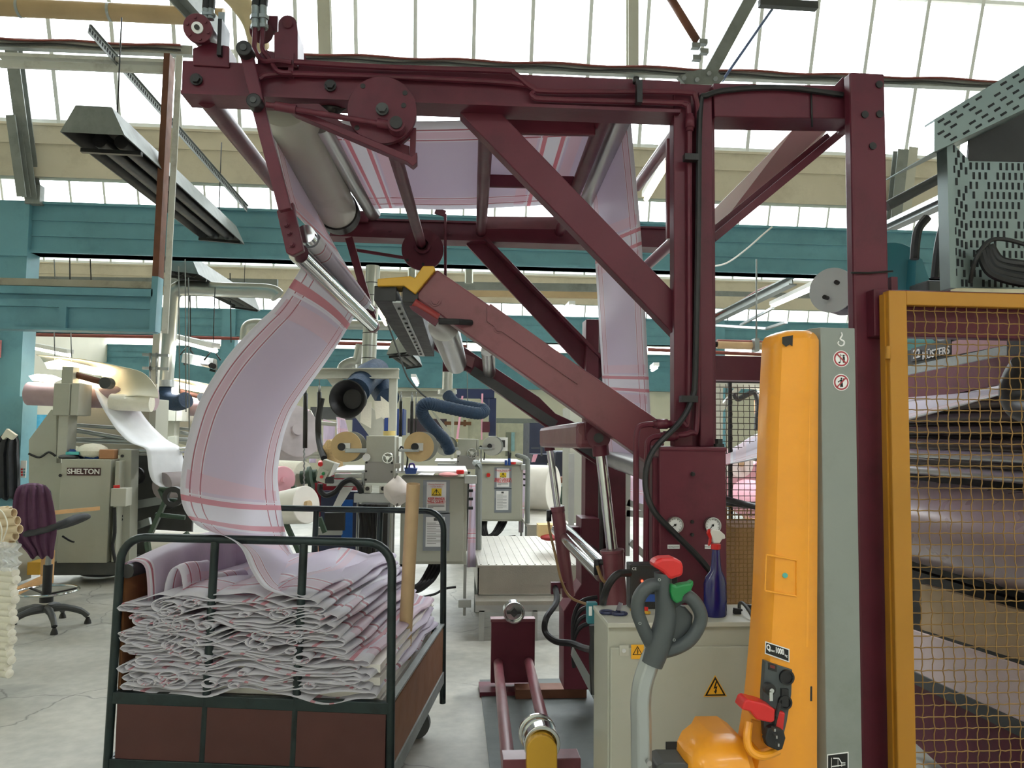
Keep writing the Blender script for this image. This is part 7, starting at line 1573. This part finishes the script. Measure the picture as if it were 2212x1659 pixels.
M_().tube(catmull([Q(1027, 1000, 7.2), Q(1033, 1006, 7.1), Q(1034, 1040, 7.1), Q(1031, 1340, 6.95)], 5), .032, 10).build('rail_tube', greyp, h3)
f2 = thing('step_platform', 'smaller far step platform beyond the large one', 'platform', tuple(QZ(1190, 1180, 0)))
A = Q(1139, 1134, 9.2); B = Q(1250, 1134, 9.2); M_().bb((A.x, 9.2, A.z-.03), (B.x, 11.5, A.z)).build('deck', chk, f2); M_().bb((A.x, 9.2, 0.02), (B.x, 9.25, A.z-.03)).build('front_plate', chk, f2)
item('yellow_carton', RB(1163, 1134, 1202, 1160, 6.9, .15), mat('cream carton', sr(220, 194, 140), .7), 'cream carton on the large step platform', 'carton')
item('red_packet', M_().ball(Q(1188, 1161, 6.9), (.09, .06, .03)), mat('red packet', sr(160, 44, 44), .5), 'crumpled red packet in front of the cream carton', 'packet')
rw = croll((1135, 1053), 11.2, (1196, 1055), 11.0, .33, whiteroll, 'big white cloth roll beyond the far press', .33)
item('roll_cradle', RB(1132, 1095, 1196, 1112, 11.2, .5), greyd, 'dark cradle under the big white roll', 'cradle')
gpm = thing('green_pump', 'dark green pump unit right of the big white roll', 'machine', tuple(QZ(1222, 1125, 0)))
M_().bb(Q(1203, 1090, 11.5), Q(1228, 1050, 11.5)+V((0, .3, 0))).build('pump_body', green_m, gpm, bevel=.02); M_().tube(catmull([Q(1198, 1040, 11.4), Q(1215, 1036, 11.4), Q(1235, 1040, 11.4)], 5), .05, 10).cyl(Q(1210, 1112, 11.4), Q(1222, 1100, 11.4), .06, n=12).build('pipe', rust, gpm)
# background wall features
YW = 24.0
item('door_frame', RB(1072, 905, 1200, 914, YW, .1), greyp, 'grey lintel over the pale doorway at the back', 'lintel')
dr2 = thing('pale_door', 'pale door with tall window at the back wall', 'door', tuple(Q(1110, 990, YW)))
RB(1076, 915, 1136, 996, YW, .05).build('door_leaf', mat('pale door paint', sr(196, 194, 172), .6), dr2); RB(1092, 934, 1104, 985, YW-.05, .04).build('glass_panel', mat('dim glass', sr(120, 122, 104), .2), dr2); RB(1104, 934, 1112, 975, YW-.06, .04).build('blue_poster', mat('pale blue poster', sr(150, 190, 196), .6), dr2)
item('notice_board', RB(1075, 945, 1097, 974, 12, .05), whitem, 'white framed photo print on the control screen stand', 'notice'); 
item('screen', RB(1077, 951, 1091, 966, 11.95, .03), blackm, 'dark picture on the white notice', 'picture')
item('dark_blue_machine', RB(1143, 914, 1183, 1012, 14, 1.2), mat('night blue paint', sr(22, 28, 48), .45), 'tall night blue machine casing at the back', 'machine')
nb = thing('weaving_machine', 'dark loom with round handwheel right of the big white roll', 'machine', tuple(QZ(1215, 1090, 0)))
RB(1150, 982, 1203, 1000, 13, .6).build('loom_front', MATS['night blue paint'], nb); RB(1200, 975, 1232, 1040, 12.6, .6).build('loom_side', MATS['night blue paint'], nb, bevel=.03); c = Q(1226, 996, 12.5); M_().ring(c, c-V((0, .05, 0)), .07, .05, 20).build('handwheel', greyp, nb); M_().bar(Q(1170, 985, 12.9), Q(1169, 955, 12.9), .03, .03).bar(Q(1148, 968, 12.9), Q(1166, 968, 12.9), .02, .02).build('tension_arm', greyd, nb)
item('pink_strip', M_().prism([Q(x, y, 12.8) for x, y in ((1152, 982), (1162, 981), (1156, 998), (1148, 998))], (0, .02, 0)), pinkc, 'small pink cloth end on the dark loom', 'cloth')
nf = thing('machine_gantry', 'navy blue overhead machine frame with pink tapes', 'frame', tuple(Q(1065, 945, 13)))
RB(984, 841, 1068, 860, 13, .15).build('frame_beam', navyp, nf); RB(1056, 860, 1072, 942, 13, .15).build('frame_post', navyp, nf); M_().prism([Q(x, y, 13) for x, y in ((1036, 860), (1056, 860), (1056, 878))], (0, .1, 0)).build('frame_gusset', navyp, nf); RB(984, 860, 992, 868, 13, .1).build('frame_lug', blackm, nf)
RB(1042, 911, 1058, 934, 12.9, .15).build('motor_unit', mat('maroon black motor', sr(84, 26, 40), .5), nf)
M_().prism([Q(x, y, 12.95) for x, y in ((997, 855), (1001, 855), (990, 948), (985, 948))], (0, .01, 0)).build('pink_tape', pinkc, nf); M_().prism([Q(x, y, 12.95) for x, y in ((1040, 850), (1044, 850), (1042, 950), (1039, 950))], (0, .01, 0)).build('pink_tape', pinkc, nf)
RB(1056, 942, 1073, 962, 12.9, .05).build('control_label', whitem, nf)
item('blue_cabinet', RB(830, 883, 872, 940, 13, .8), mat('royal blue casing', sr(20, 48, 104), .4), 'royal blue machine casing behind the gallows column', 'cabinet')
item('blue_cabinet', RB(760, 905, 830, 965, 14, .8), navyp, 'dark navy machine casing behind the first reel disc', 'cabinet')
item('dark_rack', RB(670, 880, 770, 905, 15, .6), greyd, 'dark rack behind the pink cloths', 'rack')
for x0, x1, y0_, y1_, lb in ((1010, 1062, 892, 1000, 'pale panel seam door left of the navy post'), (880, 965, 905, 935, 'dim purple machine window behind the spring balancers')):
    item('wall_panel', RB(x0, y0_, x1, y1_, YW, .05), MATS['pale door paint'] if x0 > 1000 else mat('dim purple', sr(70, 56, 66), .5), lb, 'panel')
cr2 = thing('wooden_cross', 'brown wooden cross bar on the cream wall', 'cross bar', tuple(Q(1010, 915, YW-.2)))
RB(960, 911, 1018, 918, YW-.2, .1).build('bar', wood, cr2); RB(1001, 907, 1007, 921, YW-.25, .1).build('upright', wood, cr2)
# tall pale cabinet edge left of the back post and aluminium posts
item('pale_cabinet', RB(1230, 880, 1262, 1130, 7.5, .5), beige, 'tall pale cabinet edge left of the maroon back post', 'cabinet')
item('alu_post', RB(1229, 980, 1241, 1160, 7.3, .06), alu, 'aluminium post beside the tall pale cabinet', 'post')
fr3 = thing('guard_frame', 'aluminium profile frame behind the maroon piping', 'frame', tuple(Q(1370, 1300, 6.5)))
for a, b in (((1354, 1020), (1352, 1200)), ((1354, 1085), (1400, 1100)), ((1352, 1108), (1404, 1112)), ((1360, 1170), (1404, 1210)), ((1404, 1020), (1404, 1300))): M_().bar(Q(*a, 6.0), Q(*b, 6.0), .05, .05).build('profile', alu, fr3)
hang(((1352, 1025), (1404, 1030), (1404, 1105), (1352, 1090)), 6.6, .02, 'striped cloth behind the maroon pipes', .2)
for i, (a, b, r, mt, lb) in enumerate((((1560, 1030), (1640, 1045), .2, pinkroll, 'pink cloth roll beyond the wire guard'), ((1560, 1000), (1600, 1002), .12, whiteroll, 'white cloth roll beyond the wire guard'), ((1610, 1075), (1668, 1085), .16, pinkroll, 'lower pink cloth roll beyond the wire guard'))):
    croll(a, 7.4-i*.4, b, 7.0-i*.4, r, mt, lb)
gb = thing('gantry_arm', 'pale gantry arm with hanging black hose beyond the wire guard', 'gantry', tuple(Q(1580, 940, 8.5)))
M_().bar(Q(1535, 828, 8.5), Q(1670, 835, 8.5), .1, .08).bar(Q(1595, 838, 8.5), Q(1552, 890, 8.5), .04, .06).bar(Q(1552, 830, 8.5), Q(1551, 960, 8.5), .08, .08, (1, 0, 0)).build('arm_frame', beige_l, gb)
M_().tube(catmull([Q(1586, 850, 8.4), Q(1594, 862, 8.4), Q(1615, 852, 8.4), Q(1630, 848, 8.4), Q(1636, 870, 8.4), Q(1634, 930, 8.4)], 6), .03, 8).build('black_hose', black, gb); RB(1636, 850, 1645, 930, 8.6, .08).build('brown_post', wood, gb)
batten((1644, 852), 9, (1664, 846), 8.2, 'lit strip seen through the wire guard')
